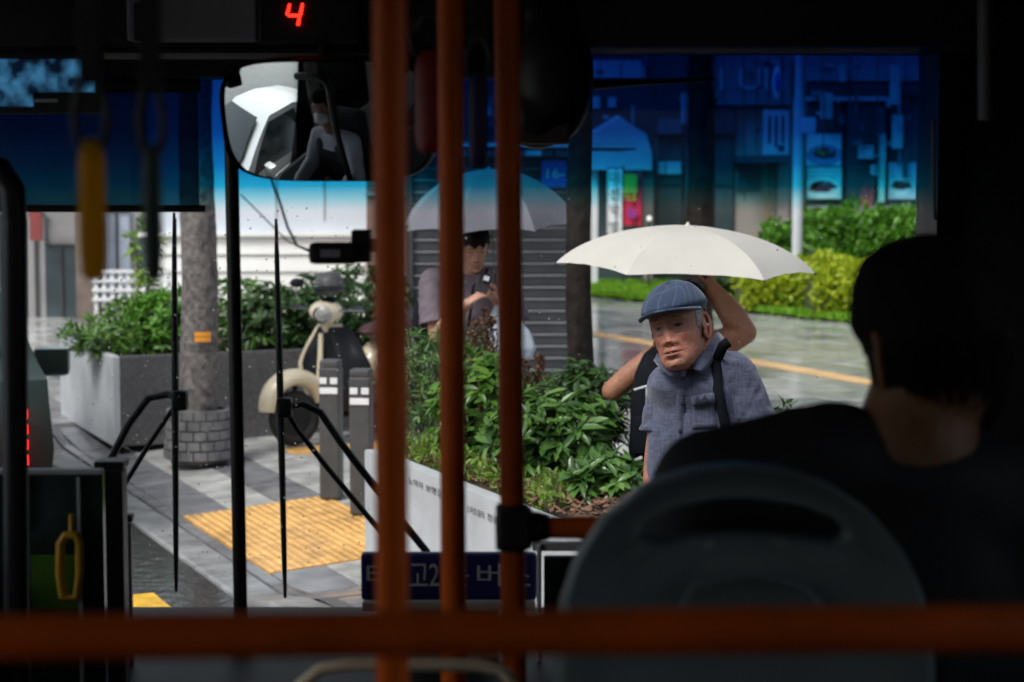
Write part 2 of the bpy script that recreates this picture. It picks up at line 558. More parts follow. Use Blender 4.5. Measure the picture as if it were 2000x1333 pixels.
for q in slabs:
    a, b, t0, t1, row, y, px = q
    m = slab_tone(a, row, t0); dz = rng.uniform(-.0025, .0015)
    if (a, t0) in near:
        mb = MB(); slab_into(mb, a, b, t0, t1, dz); mb.build('paving_slab', m, sidewalk)
    else:
        slab_into(rest.setdefault(m.name, MB()), a, b, t0, t1, dz)
mats_l = list(rest); far_s = MB()
for i, nme in enumerate(mats_l):
    r_ = rest[nme]; far_s.add(r_.v, r_.f, i)
tag(far_s.build('far_paving', [MATS[n] for n in mats_l], sidewalk), kind='stuff')

# tactile tiles with raised bars
def tactile_tile(s0, t0, m=None, w=.3, bars=5):
    mb = MB(); g = .003
    s1 = s0 + w; t1 = t0 + w
    Z = lambda a, b, h: st(a, b, zg(a, b) + h)
    mb.add([Z(s0 + g, t0 + g, .004), Z(s1 - g, t0 + g, .004), Z(s1 - g, t1 - g, .004), Z(s0 + g, t1 - g, .004),
            Z(s0 + g, t0 + g, -.03), Z(s1 - g, t0 + g, -.03), Z(s1 - g, t1 - g, -.03), Z(s0 + g, t1 - g, -.03)],
           [(0, 1, 2, 3), (0, 4, 5, 1), (1, 5, 6, 2), (2, 6, 7, 3), (3, 7, 4, 0)])
    for i in range(6):
        for j in range(6):
            cs, ct = s0 + (i + .5) * w / 6, t0 + (j + .5) * w / 6
            ring0 = []; ring1 = []
            for k in range(6):
                a = k * math.pi / 3
                ring0.append(Z(cs + .0165 * math.cos(a), ct + .0165 * math.sin(a), .004)); ring1.append(Z(cs + .009 * math.cos(a), ct + .009 * math.sin(a), .0105))
            mb.add(ring0 + ring1, [(k, (k + 1) % 6, 6 + (k + 1) % 6, 6 + k) for k in range(6)] + [tuple(range(6, 12))])
    return mb.build('tactile_tile', m or M_tact, sidewalk)
for i in range(nt_s):
    for j in range(nt_t):
        tactile_tile(tac_s0 + .3 * i, tac_t0 + .3 * j)
# a short run branching off to the planter and the little mat by the scooter
for px, py, n in ((640, 1022, 3), (575, 887, 3)):
    s_, t_ = to_st(gnd(px, py))
    for k in range(n): tactile_tile(s_, t_ + .3 * k)
# the guide strip that crosses the plaza: tiles with bars
bar = MB()
for k in range(60):
    s_ = -2 + .3 * k
    mb = MB() if k > 6 and k < 52 else None
    if mb is None: continue
    g = .003
    mb.add([st(s_ + g, GUIDE_T + g, .004), st(s_ + .3 - g, GUIDE_T + g, .004), st(s_ + .3 - g, GUIDE_T + .3 - g, .004), st(s_ + g, GUIDE_T + .3 - g, .004)], [(0, 1, 2, 3)])
    for j in range(4):
        c = st(s_ + .15, GUIDE_T + .04 + .073 * j, .0065)
        mb.box(c, (.25, .03, .005), Matrix.Rotation(math.atan2(SD.y, SD.x), 3, 'Z'))
    mb.build('tactile_tile', M_tact_p, sidewalk)

# ------------------------------------------------------------------ planters with shrubs
M_wall_w = mat('white painted concrete', (0.46, 0.475, 0.50), 0.42, var=0.2, scale=3, bump=0.04, bscale=40, rvar=.1)
M_gran_dk = mat('speckled dark granite', (0.10, 0.095, 0.10), 0.3, var=0.4, scale=60, detail=6, rvar=.08)
M_soil = mat('damp soil', (0.05, 0.032, 0.02), 0.8, var=0.4, scale=20, bump=.5, bscale=60)
M_mulch = mat('bark chips', (0.17, 0.085, 0.05), 0.7, var=0.2, scale=20, isl=.6)
M_ink = mat('dark lettering', (0.03, 0.03, 0.035), 0.5)
M_twig = mat('brown twigs', (0.12, 0.07, 0.04), 0.7, isl=.3)

def in_frame_planter(s0, s1, t0, t1, h, th, label, name, mats, soil=.06):
    """box planter along the street: four walls, soil"""
    root = thing(name, label, 'planter', st((s0 + s1) / 2, (t0 + t1) / 2, 0))
    def wall(a0, a1, b0, b1, m):
        mb = MB(); poly = [st(a0, b0, -.02), st(a1, b0, -.02), st(a1, b1, -.02), st(a0, b1, -.02)]
        bm_ = [p for p in poly]
        c = sum(bm_, Vector()) / 4
        rim = [p + Vector((0, 0, h + .02 - .012)) for p in poly]
        top = [p + (Vector((c.x, c.y, p.z)) - p).normalized() * .012 + Vector((0, 0, h + .02)) for p in poly]
        mb.loft([poly, rim, top]); return mb.build('wall_panel', m, root)
    w1 = wall(s0, s1, t0, t0 + th, mats[0])
    wall(s0, s1, t1 - th, t1, mats[0])
    wall(s0, s0 + th, t0 + th + .003, t1 - th - .003, mats[1])
    wall(s1 - th, s1, t0 + th + .003, t1 - th - .003, mats[1])
    mb = MB(); n, m_ = 40, 12; vs = []
    for i in range(n + 1):
        for j in range(m_ + 1):
            a = s0 + th + (s1 - s0 - 2 * th) * i / n; b = t0 + th + (t1 - t0 - 2 * th) * j / m_
            vs.append(st(a, b, h - soil + .05 * noise.noise(Vector((a * 2.3, b * 2.3, 3))) + .06 * math.sin(math.pi * j / m_)))
    mb.add(vs, [(i * (m_ + 1) + j, (i + 1) * (m_ + 1) + j, (i + 1) * (m_ + 1) + j + 1, i * (m_ + 1) + j + 1) for i in range(n) for j in range(m_)])
    mb.build('soil', M_soil, root, smooth=True)
    return root

# planter A beside the stop: pale wall with lettering, glossy shrubs
PA_far = gnd(712, 878, .65)
pa_s, pa_t = to_st(PA_far)
PA_H = .65
PA = in_frame_planter(pa_s - 6.5, pa_s, pa_t, pa_t + 1.0, PA_H, .07, 'white walled street planter with printed lettering, full of glossy shrubs', 'street_planter', (M_wall_w, M_wall_w), soil=.03)
mcount = 3200
mu = MB()
for k in range(mcount):
    a = pa_s - .1 - rng.random() * 5.0; b = pa_t + .1 + rng.random() * .82
    c = st(a, b, PA_H - .03 + .06 * math.sin(math.pi * (b - pa_t) / 1.0) + .02 + rng.random() * .02)
    rot = Matrix.Rotation(rng.random() * 6.3, 3, 'Z') @ Matrix.Rotation(rng.uniform(-.6, .6), 3, 'X') @ Matrix.Rotation(rng.uniform(-.6, .6), 3, 'Y')
    mu.box(c, (rng.uniform(.02, .07), rng.uniform(.008, .02), .004), rot)
tag(mu.build('bark_mulch', M_mulch), 'brown bark mulch strewn over the soil of the white planter', 'mulch', kind='stuff')
# lettering along the street face of planter A
for (px, py, txt) in ((798, 945, '노약자 보행길'), (912, 1000, '스마트쉼터 정류장')):
    q = None
    # where the sight line meets the wall face
    d = ray(px, py); o = Vector((0, 0, CAM_H)); n_ = SN
    lam = (st(0, pa_t) - o).dot(n_) / d.dot(n_); q = o + d * lam
    for wi, word in enumerate(txt.split()):
        text_part(word, 'lettering', M_ink, PA, q + n_ * (-.003) - SD * (.22 * wi), -SD, (0, 0, 1), .032, depth=.0, width=.19)

# planter B behind the scooter: dark granite front, white side
PB_c = gnd(222, 868)
pb_s, pb_t = to_st(PB_c)
PB = thing('granite_planter', 'low dark granite planter with a white side face behind the tree', 'planter', st(pb_s + 1, pb_t + 1.2))
PB_H = .63; PB_W = 2.9; PB_L = 1.95
def pb_panel(a0, a1, b0, b1, m, z0=-.02, z1=PB_H):
    mb = MB(); c = st((a0 + a1) / 2, (b0 + b1) / 2, (z0 + z1) / 2)
    mb.box(c, (a1 - a0, b1 - b0, z1 - z0), Matrix.Rotation(math.atan2(SD.y, SD.x), 3, 'Z'), bev=.008)
    return mb.build('stone_panel', m, PB)
np_ = 4
for k in range(np_):
    pb_panel(pb_s, pb_s + .06, pb_t + .06 + k * (PB_W - .06) / np_ + .002, pb_t + .06 + (k + 1) * (PB_W - .06) / np_ - .002, M_gran_dk)
for k in range(2):
    pb_panel(pb_s + k * PB_L / 2 + .002, pb_s + (k + 1) * PB_L / 2 - .002, pb_t, pb_t + .057, M_wall_w)
pb_panel(pb_s + PB_L - .06, pb_s + PB_L, pb_t + .06, pb_t + PB_W, M_gran_dk)
pb_panel(pb_s + .063, pb_s + PB_L - .063, pb_t + PB_W - .06, pb_t + PB_W, M_gran_dk)
mb = MB(); mb.box(st(pb_s + PB_L / 2, pb_t + PB_W / 2, PB_H - .1), (PB_L - .14, PB_W - .14, .1), Matrix.Rotation(math.atan2(SD.y, SD.x), 3, 'Z')); mb.build('soil', M_soil, PB)

# ------------------------------------------------------------------ shrubs
L_gloss = leaf_mat('glossy leaf', [(0.025, 0.075, 0.018), (0.06, 0.14, 0.025), (0.09, 0.20, 0.035), (0.05, 0.12, 0.03), (0.17, 0.30, 0.07)], .24, .25)
L_mid = leaf_mat('mid green leaf', [(0.035, 0.10, 0.015), (0.08, 0.19, 0.025), (0.14, 0.28, 0.035), (0.06, 0.14, 0.025)], .34, .3)
L_fine = leaf_mat('grey green fine leaf', [(0.04, 0.10, 0.03), (0.09, 0.18, 0.05), (0.14, 0.25, 0.07)], .4, .3)
L_lime = leaf_mat('lime ground leaf', [(0.14, 0.25, 0.03), (0.22, 0.34, 0.05), (0.10, 0.2, 0.03)], .45, .35)
L_rust = leaf_mat('rusty flower heads', [(0.10, 0.045, 0.028), (0.15, 0.07, 0.045), (0.08, 0.06, 0.03)], .7, .15)
L_hedge = leaf_mat('hedge leaf', [(0.06, 0.18, 0.012), (0.1, 0.27, 0.02), (0.15, 0.36, 0.03)], .42, .35)
L_gold = leaf_mat('golden hedge leaf', [(0.36, 0.48, 0.02), (0.55, 0.60, 0.03), (0.22, 0.36, 0.02)], .42, .35)
L_dark = leaf_mat('dark leaf', [(0.02, 0.06, 0.015), (0.04, 0.10, 0.02), (0.06, 0.13, 0.03)], .4, .25)
L_grass = leaf_mat('bright lawn', [(0.2, 0.42, 0.02), (0.26, 0.5, 0.03), (0.14, 0.34, 0.02)], .5, .4)

def shrub(name, label, base, r, h, n_whorl, per, ln, wd, lm, group=None, single=0, low=.15, stems=7, pitch=(-.35, .5), rs=None):
    """stems from the base; whorls of long leaves at the twig tips through the upper crown"""
    rs = rs or np.random.RandomState(abs(hash((round(base.x, 3), round(base.y, 3)))) % 100000)
    root = thing(name, label, 'shrub', base, group)
    tips = []
    mb = MB()
    for k in range(stems):
        a = rs.rand() * 6.28; q = r * (.15 + .75 * math.sqrt(rs.rand()))
        tip = base + Vector((math.cos(a) * q, math.sin(a) * q, h * rs.uniform(.55, .9)))
        mid = base + Vector((math.cos(a) * q * .35, math.sin(a) * q * .35, h * .35))
        mb.tube([base + Vector((math.cos(a) * .03, math.sin(a) * .03, -.03)), mid, tip], [.009, .007, .004], 5)
    mb.build('stem', M_twig, root)
    Pw = []
    for i in range(n_whorl):
        while True:
            v = rs.uniform(-1, 1, 3)
            q = v @ v
            if q < 1 and q > .2: break
        # lumpy shell
        lump = 1 + .22 * noise.noise(Vector((v[0] * 2.1 + base.x * 3, v[1] * 2.1 + base.y * 3, v[2] * 2.1)))
        z = h * (low + (1 - low) * (v[2] * .5 + .5))
        Pw.append((v[0] * r * lump, v[1] * r * lump, z * (.9 + .1 * lump), v))
    P = []; D = []; U = []
    for (x, y, z, v) in Pw:
        az0 = rs.rand() * 6.28
        ax = np.array([v[0] * .6, v[1] * .6, .75 + v[2] * .3]); ax /= np.linalg.norm(ax)
        e1 = np.cross(ax, [0.3, 1, 0.1]); e1 /= np.linalg.norm(e1); e2 = np.cross(ax, e1)
        for k in range(per):
            az = az0 + k * 6.283 / per + rs.uniform(-.3, .3); pt = rs.uniform(*pitch)
            d = (e1 * math.cos(az) + e2 * math.sin(az)) * math.cos(pt) + ax * math.sin(pt)
            P.append((base.x + x, base.y + y, base.z + z + rs.uniform(-.015, .015))); D.append(d); U.append(ax)
    P = np.array(P); D = np.array(D); U = np.array(U)
    D = D + rs.normal(size=D.shape) * .28; U = U + rs.normal(size=U.shape) * .25
    big = np.repeat(rs.uniform(.6, 1.25, len(Pw)), per)
    ll = ln * big * rs.uniform(.7, 1.15, len(P)); ww = wd * big * rs.uniform(.75, 1.2, len(P))
    idx = np.arange(len(P))
    if single:
        # the leaves nearest the stop are objects of their own
        order = np.argsort(P[:, 1] - .3 * P[:, 2]); mine = order[:single]
        one = leaves_mesh('leaf', np.zeros((1, 3)), np.array([[0, 1., 0]]), np.array([[0, 0, 1.]]), 1.0, wd / ln)
        one.materials.append(lm)
        for i in mine:
            o = bpy.data.objects.new('leaf', one); COL.objects.link(o); o.parent = root
            dv = Vector(D[i]).normalized(); s = dv.cross(Vector(U[i])).normalized(); u = s.cross(dv)
            M_ = Matrix((s, dv, u)).transposed()
            o.rotation_mode = 'QUATERNION'; o.rotation_quaternion = M_.to_quaternion()
            o.scale = (ll[i],) * 3; o.location = Vector(P[i]) - base
        idx = order[single:]
    me = leaves_mesh('foliage', P[idx] - np.array(base), D[idx], U[idx], ll[idx], ww[idx])
    o = obj_from_mesh('foliage', me, root, [lm]); tag(o, kind='stuff')
    return root

def on_pa(px, py, z, k=.5):
    """a place in planter A on the sight line, t fraction k across it"""
    d = ray(px, py); o = Vector((0, 0, CAM_H))
    lam = (st(0, pa_t + k) - o).dot(SN) / d.dot(SN); q = o + d * lam
    q.z = PA_H - .02
    return q
GP = 'shrubs in the white street planter'
b1 = on_pa(1102, 905, 0, .5)
shrub('glossy_shrub', 'broad glossy shrub with pale new leaves left of the backpack, over the mulch', b1, .24, .38, 160, 9, .105, .034, L_gloss, GP, single=230, low=.12, stems=10)
b2 = on_pa(1065, 895, 0, .42)
shrub('glossy_shrub', 'dense dark glossy shrub just right of the third orange pole', b2, .28, .40, 130, 9, .10, .033, L_gloss, GP, single=60, low=.1)
b3 = on_pa(1150, 860, 0, .8)
shrub('glossy_shrub', 'taller shrub of narrow leaves at the foot of the slim trunk', b3, .22, .48, 130, 8, .075, .02, L_dark, GP, low=.2)
b4 = on_pa(940, 850, 0, .32)
shrub('leafy_shrub', 'bright leafy shrub between the second and third orange poles', b4, .23, .52, 150, 8, .09, .034, L_mid, GP, low=.08)
b5 = on_pa(830, 815, 0, .32)
shrub('fine_leaved_shrub', 'upright fine leaved shrub between the first and second orange poles', b5, .20, .58, 280, 9, .05, .012, L_fine, GP, low=.05, pitch=(-.1, .9))
b6 = on_pa(890, 815, 0, .7)
shrub('fine_leaved_shrub', 'fine leaved shrub behind the second orange pole, below the phone', b6, .22, .54, 220, 9, .05, .012, L_fine, GP, low=.1, pitch=(-.1, .9))
b7 = on_pa(1010, 850, 0, .75)
shrub('leafy_shrub', 'leafy shrub behind the third orange pole below the slatted shed', b7, .26, .36, 110, 8, .085, .03, L_mid, GP, low=.1)
b8 = on_pa(1195, 935, 0, .42)
shrub('glossy_shrub', 'low glossy shrub just below the bent elbow, beside the backpack', b8, .19, .20, 80, 8, .085, .03, L_gloss, GP, low=.1)
b9 = on_pa(1500, 900, 0, .75)
shrub('sprig_shrub', 'sprigs of small dark leaves right of the old man sleeve', b9, .15, .50, 90, 8, .05, .012, L_dark, GP, low=.2, pitch=(0, 1.0))
# rust coloured flower spikes
for i, (px, py, hh) in enumerate(((925, 640, 1.20), (945, 630, 1.26), (962, 660, 1.22), (1030, 700, 1.06), (1045, 690, 1.08), (915, 690, 1.12))):
    b = on_pa(px, 860, 0, .62 + .05 * (i % 3))
    root = thing('flower_spike', '%s rust coloured flower spike %s' % (['tall', 'tallest', 'slim', 'short', 'leaning', 'low'][i], ['left of the third pole', 'in front of the white bag', 'beside the third pole', 'right of the third pole', 'under the slatted wall', 'by the second pole'][i]), 'flower', b, 'rust flower spikes in the planter')
    mb = MB(); top = b + Vector((rng.uniform(-.04, .04), rng.uniform(-.03, .03), hh - PA_H + .05)); mb.tube([b - Vector((0, 0, .02)), (b + top) / 2 + Vector((.01, 0, 0)), top], [.005, .004, .002], 5); mb.build('stem', M_twig, root)
    n = 170; z = nrng.rand(n) ** .7; a = nrng.rand(n) * 6.28; rr = .042 * (1 - z * .75)
    base_ = np.array(b)[None] * (1 - (.35 + .65 * z))[:, None] + np.array(top)[None] * (.35 + .65 * z)[:, None]
    P = base_ + np.stack([rr * np.cos(a), rr * np.sin(a), 0 * a], 1)
    me = leaves_mesh('flower_head', P - np.array(b), rand_dirs(n, .6), rand_dirs(n), .030, .014)
    obj_from_mesh('flower_head', me, root, [L_rust])
# low lime ground cover along the wall
n = 1500
s_ = pa_s - .12 - nrng.rand(n) * 1.75; t_ = pa_t + .09 + nrng.rand(n) ** 1.5 * .4
P = np.array([list(st(a, b, PA_H - .02 + .10 * nrng.rand() * (1.2 - (b - pa_t)))) for a, b in zip(s_, t_)])
me = leaves_mesh('ground_cover', P, rand_dirs(n, .8), rand_dirs(n, 1.0), .045, .016)
tag(obj_from_mesh('ground_cover', me, None, [L_lime]), 'low lime green ground cover along the white planter wall', 'ground cover', kind='stuff')

# planter B shrubs
GB = 'shrubs in the dark granite planter'
for i, (px, py, r, h, lm, lab, nw, ln_, wd_) in enumerate((
        (215, 690, .34, .30, L_mid, 'pale feathery shrub at the street end of the granite planter', 170, .09, .02),
        (290, 690, .40, .44, L_mid, 'broad shrub left of the thick trunk in the granite planter', 230, .09, .03),
        (330, 690, .32, .50, L_hedge, 'tall loose shrub rising behind the left wiper blade', 150, .08, .03),
        (475, 690, .40, .56, L_mid, 'shrub right of the black post in the granite planter', 210, .08, .03),
        (545, 690, .40, .52, L_dark, 'dark shrub left of the scooter headlamp', 210, .08, .03),
        (700, 690, .42, .64, L_dark, 'dark shrub right of the scooter headlamp with white blossom', 190, .09, .035),
        (620, 690, .40, .58, L_dark, 'dark shrub behind the scooter', 180, .08, .03))):
    d = ray(px, py); k = .75 if i % 2 else .45
    lam = (st(pb_s + k * 1.2, 0) - Vector((0, 0, CAM_H))).dot(SD) / d.dot(SD)
    b = Vector((0, 0, CAM_H)) + d * lam; b.z = PB_H - .06
    shrub('planter_shrub', lab, b, r, h, nw, 8, ln_, wd_, lm, GB, low=.0, pitch=(-.1, .8))
n = 900
s_ = pb_s + .08 + nrng.rand(n) * (PB_L - .2); t_ = pb_t + .07 + nrng.rand(n) * (PB_W - .2)
P = np.array([list(st(a, b, PB_H - .05 + .12 * nrng.rand())) for a, b in zip(s_, t_)])
me = leaves_mesh('trailing_plants', P, rand_dirs(n, .7), rand_dirs(n, 1.0), .09, .022)
tag(obj_from_mesh('trailing_plants', me, None, [L_mid]), 'loose green plants covering the soil of the granite planter', 'ground cover', kind='stuff')
# white blossoms at right
bl = thing('blossom_sprig', 'sprig of white blossoms beside the scooter headlamp', 'flower', st(pb_s + .9, pb_t + 2.1, PB_H))
M_petal = mat('white petal', (.8, .8, .78), .5)
for (px, py) in ((700, 570), (688, 590), (692, 612), (672, 608), (706, 548), (668, 590)):
    q = at(px, py, st(pb_s + .55, pb_t + 2.0).y)
    mb = MB()
    for k in range(5):
        a = k * 1.257; mb.ellipsoid(q + Vector((math.cos(a) * .016, -.008, math.sin(a) * .016)), (.014, .006, .012), None, 8, 5)
    mb.build('blossom', M_petal, bl, smooth=True)
mb = MB(); mb.tube([Vector(bl.location), at(690, 640, st(pb_s + .6, pb_t + 2.0).y), at(700, 555, st(pb_s + .6, pb_t + 2.0).y)], [.008, .006, .003], 5); mb.build('stem', M_twig, bl)

# ------------------------------------------------------------------ trees
M_bark_g = mat('grey bark', (0.13, 0.115, 0.11), 0.65, var=0.65, scale=22, bump=1.0, bscale=30, detail=9)
M_bark_d = mat('dark wet bark', (0.016, 0.012, 0.010), 0.75, spec=.2, var=0.6, scale=14, bump=.8, bscale=24, detail=8)
L_crown = leaf_mat('street tree leaf', [(0.03, 0.08, 0.015), (0.05, 0.12, 0.02), (0.08, 0.17, 0.03)], .45, .35)
def tree(name, label, base, r, lean, m, crown_z=4.2, crown_r=1.5, n=1500, rough=.06):
    root = thing(name, label, 'tree', base, 'street trees along the pavement')
    rings = []; seg = 28; hh = crown_z + .4; N = 40
    for i in range(N + 1):
        z = hh * i / N; f = 1 + .45 * math.exp(-z / .12) - .35 * z / hh
        c = base + Vector((lean[0] * z, lean[1] * z, z - .03)) + Vector((.012 * math.sin(z * 3 + base.x), .012 * math.cos(z * 2.3), 0))
        rings.append([c + Vector((math.cos(2 * math.pi * k / seg), math.sin(2 * math.pi * k / seg), 0)) * r * f *
                      (1 + rough * noise.noise(Vector((math.cos(2 * math.pi * k / seg) * 2.2, math.sin(2 * math.pi * k / seg) * 2.2, z * 5 + base.y)))
                       + rough * .7 * noise.noise(Vector((math.cos(2 * math.pi * k / seg) * 7, math.sin(2 * math.pi * k / seg) * 7, z * 9)))) for k in range(seg)])
    mb = MB(); mb.loft(rings); tk = mb.build('trunk', m, root, smooth=True, angle=180)
    top = base + Vector((lean[0] * hh, lean[1] * hh, hh))
    lb = MB()
    for k in range(6):
        a = k * 1.05 + base.x; e = top + Vector((math.cos(a) * crown_r * .7, math.sin(a) * crown_r * .7, crown_r * rng.uniform(.3, .9)))
        lb.tube([top - Vector((0, 0, .4)), (top + e) / 2 + Vector((0, 0, .1)), e], [r * .45, r * .28, r * .1], 7)
    lb.build('limb', m, root, smooth=True)
    rs = np.random.RandomState(int(abs(base.x * 97 + base.y * 13)) + 3)
    cl = rs.normal(size=(46, 3)); cl = cl / np.linalg.norm(cl, axis=1, keepdims=True) * (rs.rand(46, 1) ** .4) * crown_r
    pick = rs.randint(0, 46, n); P = cl[pick] + rs.normal(size=(n, 3)) * .22
    P += np.array([top.x, top.y, top.z + crown_r * .5]) - np.array(base)
    me = leaves_mesh('crown', P, rand_dirs(n, -.1, rs), rand_dirs(n, .5, rs), .12, .06)
    tag(obj_from_mesh('crown', me, root, [L_crown]), kind='stuff')
    return root, tk
T1b = gnd(390, 893)
T1, T1k = tree('street_tree', 'thick grey trunked tree with a small orange tag, in front of the granite planter', T1b, .135, (.006, 0), M_bark_g, rough=.08)
T2b = on_pa(1140, 760, 0, 0); T2b = gnd(1140, 735)
T2b = Vector((at(1140, 720, 10.15).x, 10.15, 0))
T2, _ = tree('street_tree', 'slim dark trunk between the slatted shed and the white umbrella', T2b, .072, (-.012, .0), M_bark_d, rough=.12)
T3b = Vector((at(1366, 500, 16.0).x, 16.0, 0))
T3, _ = tree('street_tree', 'dark trunk rising behind the top of the white umbrella', T3b, .125, (0, 0), M_bark_d, rough=.12)
M_orange_tag = mat('orange tag', (.85, .33, .03), .5)
q = at(396, 657, T1b.y - .15)
mb = MB(); n_ = 6
for (dz, h_) in ((.014, .03), (-.022, .03)):
    rows = []
    for i in range(n_ + 1):
        x = (i / n_ - .5) * .105; y = T1b.y - math.sqrt(.170 ** 2 - (x + q.x - T1b.x - .01) ** 2)
        rows.append((q.x + x, y))
    pf = [Vector((x, y, q.z + dz - h_ / 2)) for x, y in rows]; pt = [Vector((x, y, q.z + dz + h_ / 2)) for x, y in rows]
    vs = pf + pt + [p + Vector((0, .006, 0)) for p in pf + pt]; m_ = n_ + 1
    mb.add(vs, [(i, i + 1, m_ + i + 1, m_ + i) for i in range(n_)] + [(2 * m_ + i, 3 * m_ + i, 3 * m_ + i + 1, 2 * m_ + i + 1) for i in range(n_)])
mb.build('trunk_tag', M_orange_tag, T1)
# ring of pale bricks round the foot of the first tree
M_brick = mat('grey paving brick', (.15, .145, .15), .4, var=.35, scale=10, isl=.2, rvar=.1)
ring = thing('brick_tree_ring', 'low curved ring of grey bricks round the thick tree foot', 'tree ring', T1b)
for row in range(5):
    nb = 16
    for k in range(nb):
        a0 = (k + .5 * (row % 2)) * 2 * math.pi / nb; a1 = a0 + 2 * math.pi / nb - .035
        mb = MB(); rows = []
        for a in (a0, (a0 + a1) / 2, a1):
            c_, s2 = math.cos(a), math.sin(a)
            r0, r1 = .18, .245 - .006 * row
            z0, z1 = row * .068 + .004, row * .068 + .062
            rows.append([T1b + Vector((c_ * r0, s2 * r0, z0)), T1b + Vector((c_ * r1, s2 * r1, z0)), T1b + Vector((c_ * r1, s2 * r1, z1)), T1b + Vector((c_ * r0, s2 * r0, z1))])
        mb.loft(rows); mb.build('brick', M_brick, ring)

# ------------------------------------------------------------------ hedges, grass, lamp post across the plaza
def hedge(name, label, a, b, depth, h, lm, n, ln_, group, z0=0.0, seed=1, coreg=(.03, .06, .015)):
    rs = np.random.RandomState(seed)
    a, b = Vector(a), Vector(b); base = (a + b) / 2; base.z = z0
    root = thing(name, label, 'hedge', base, group)
    ax = (b - a); L = ax.length; ax.normalize(); nn = Vector((-ax.y, ax.x, 0))
    # inner twigs
    mb = MB(); N = 24; rows = []
    for i in range(N + 1):
        u = i / N; k = .82 * (1 - .12 * abs(2 * u - 1) ** 4)
        hh = h * k * (.9 + .1 * noise.noise(Vector((u * L * 1.5, seed, 0))))
        c = a + ax * L * u; c.z = z0
        rows.append([c + nn * (math.cos(t) * depth * .5 * k) + Vector((0, 0, max(0, math.sin(t)) ** .6 * hh)) for t in [math.pi * j / 9 for j in range(10)]])
    mb.loft(rows); mb.build('inner_growth', mat('hedge core ' + lm.name, coreg, .9, var=.5, scale=20), root, smooth=True)
    u = rs.rand(n); t = rs.rand(n) * math.pi
    rr = .86 + .22 * rs.rand(n)
    lump = np.array([noise.noise(Vector((x * L * 2.2, y * 2.2, seed))) for x, y in zip(u, t)]) * .16
    rr = rr + lump
    xs = (u * 1.04 - .02) * L
    off = np.cos(t) * depth * .5 * rr; zz = np.maximum(np.sin(t), 0) ** .6 * h * rr
    P = np.array([list(a + ax * float(x) + nn * float(o) + Vector((0, 0, float(z) + z0 - a.z))) for x, o, z in zip(xs, off, zz)]) - np.array(base)
    D = rand_dirs(n, .5, rs); 
    me = leaves_mesh('foliage', P, D, rand_dirs(n, .8, rs), ln_ * rs.uniform(.6, 1.2, n), ln_ * .5)
    tag(obj_from_mesh('foliage', me, root, [lm]), kind='stuff')
    return root
hy = 26.0
GH = 'clipped hedges beyond the plaza'
hedge('green_hedge', 'high green clipped hedge right of the pale lamp post', at(1575, 560, 29), at(1850, 560, 29), 1.5, 1.26, L_hedge, 5200, .13, GH, seed=3)
hedge('green_hedge', 'green clipped hedge left of the pale lamp post behind the umbrella edge', at(1490, 560, 29.5), at(1640, 560, 29.5), 1.2, 1.0, L_hedge, 2600, .13, GH, seed=4)
hedge('golden_hedge', 'bright golden yellow low hedge beside the passenger head', at(1580, 600, 26), at(1790, 600, 26), 1.1, .72, L_gold, 4200, .1, GH, seed=5, coreg=(.06, .08, .02))
hedge('golden_hedge', 'duller yellow green low hedge just right of the umbrella tip', at(1440, 600, 27), at(1560, 600, 27), .9, .66, L_gold, 2200, .1, GH, seed=6, coreg=(.06, .08, .02))
hedge('dark_hedge', 'dark green bush under the umbrella edge left of the golden hedge', at(1385, 600, 28), at(1445, 600, 28), .8, .7, L_dark, 1300, .1, GH, seed=8)
# lawn strips
M_turf = mat('turf soil', (.08, .15, .02), .8, var=.3, scale=6)
lawn = MB()
la, lb_ = gnd(1130, 578), gnd(1760, 643)
lc, ld = gnd(1760, 560), gnd(1130, 556)
lawn.add([la + Vector((0, 0, .03)), lb_ + Vector((0, 0, .03)), lc + Vector((0, 0, .03)), ld + Vector((0, 0, .03))], [(0, 1, 2, 3)])
tag(lawn.build('lawn', M_turf), kind='structure')
n = 16000; u = nrng.rand(n); v = nrng.rand(n) ** 1.6
A = np.array(la)[None] * (1 - u)[:, None] + np.array(lb_)[None] * u[:, None]; B = np.array(ld)[None] * (1 - u)[:, None] + np.array(lc)[None] * u[:, None]
P = A * (1 - v)[:, None] + B * v[:, None]; P[:, 2] = .03
me = leaves_mesh('grass', P, rand_dirs(n, 1.8), rand_dirs(n, .2), .10, .03)
tag(obj_from_mesh('grass', me, None, [L_grass]), 'bright green grass strip along the far edge of the plaza', 'grass', kind='stuff')

M_post = mat('pale grey painted steel', (.62, .64, .68), .4, var=.05)
lpb = Vector((at(1555, 600, 27.4).x, 27.4, 0))
LP = thing('lamp_post', 'pale grey lamp post rising between the hedges', 'lamp post', lpb)
mb = MB(); mb.tube([lpb - Vector((0, 0, .02)), lpb + Vector((0, 0, 2.9))], .07, 20); mb.tube([lpb + Vector((0, 0, 2.9)), lpb + Vector((0, 0, 6))], [.055, .045], 20); mb.build('post', M_post, LP, smooth=True)
mb = MB(); mb.lathe([(.16, 0), (.16, .02), (.09, .05), (.085, .3)], lpb, seg=20); mb.build('base_flange', M_post, LP, smooth=True)
mb = MB(); mb.box(lpb + Vector((.13, 0, 2.52)), (.2, .16, .22), bev=.02); mb.build('control_box', M_post, LP)
mb = MB(); mb.tube([lpb + Vector((0, 0, 6)), lpb + Vector((-.3, 0, 6.25)), lpb + Vector((-1.0, 0, 6.35))], .03, 10); mb.box(lpb + Vector((-1.2, 0, 6.34)), (.5, .2, .08), bev=.02); mb.build('lamp_head', M_post, LP)

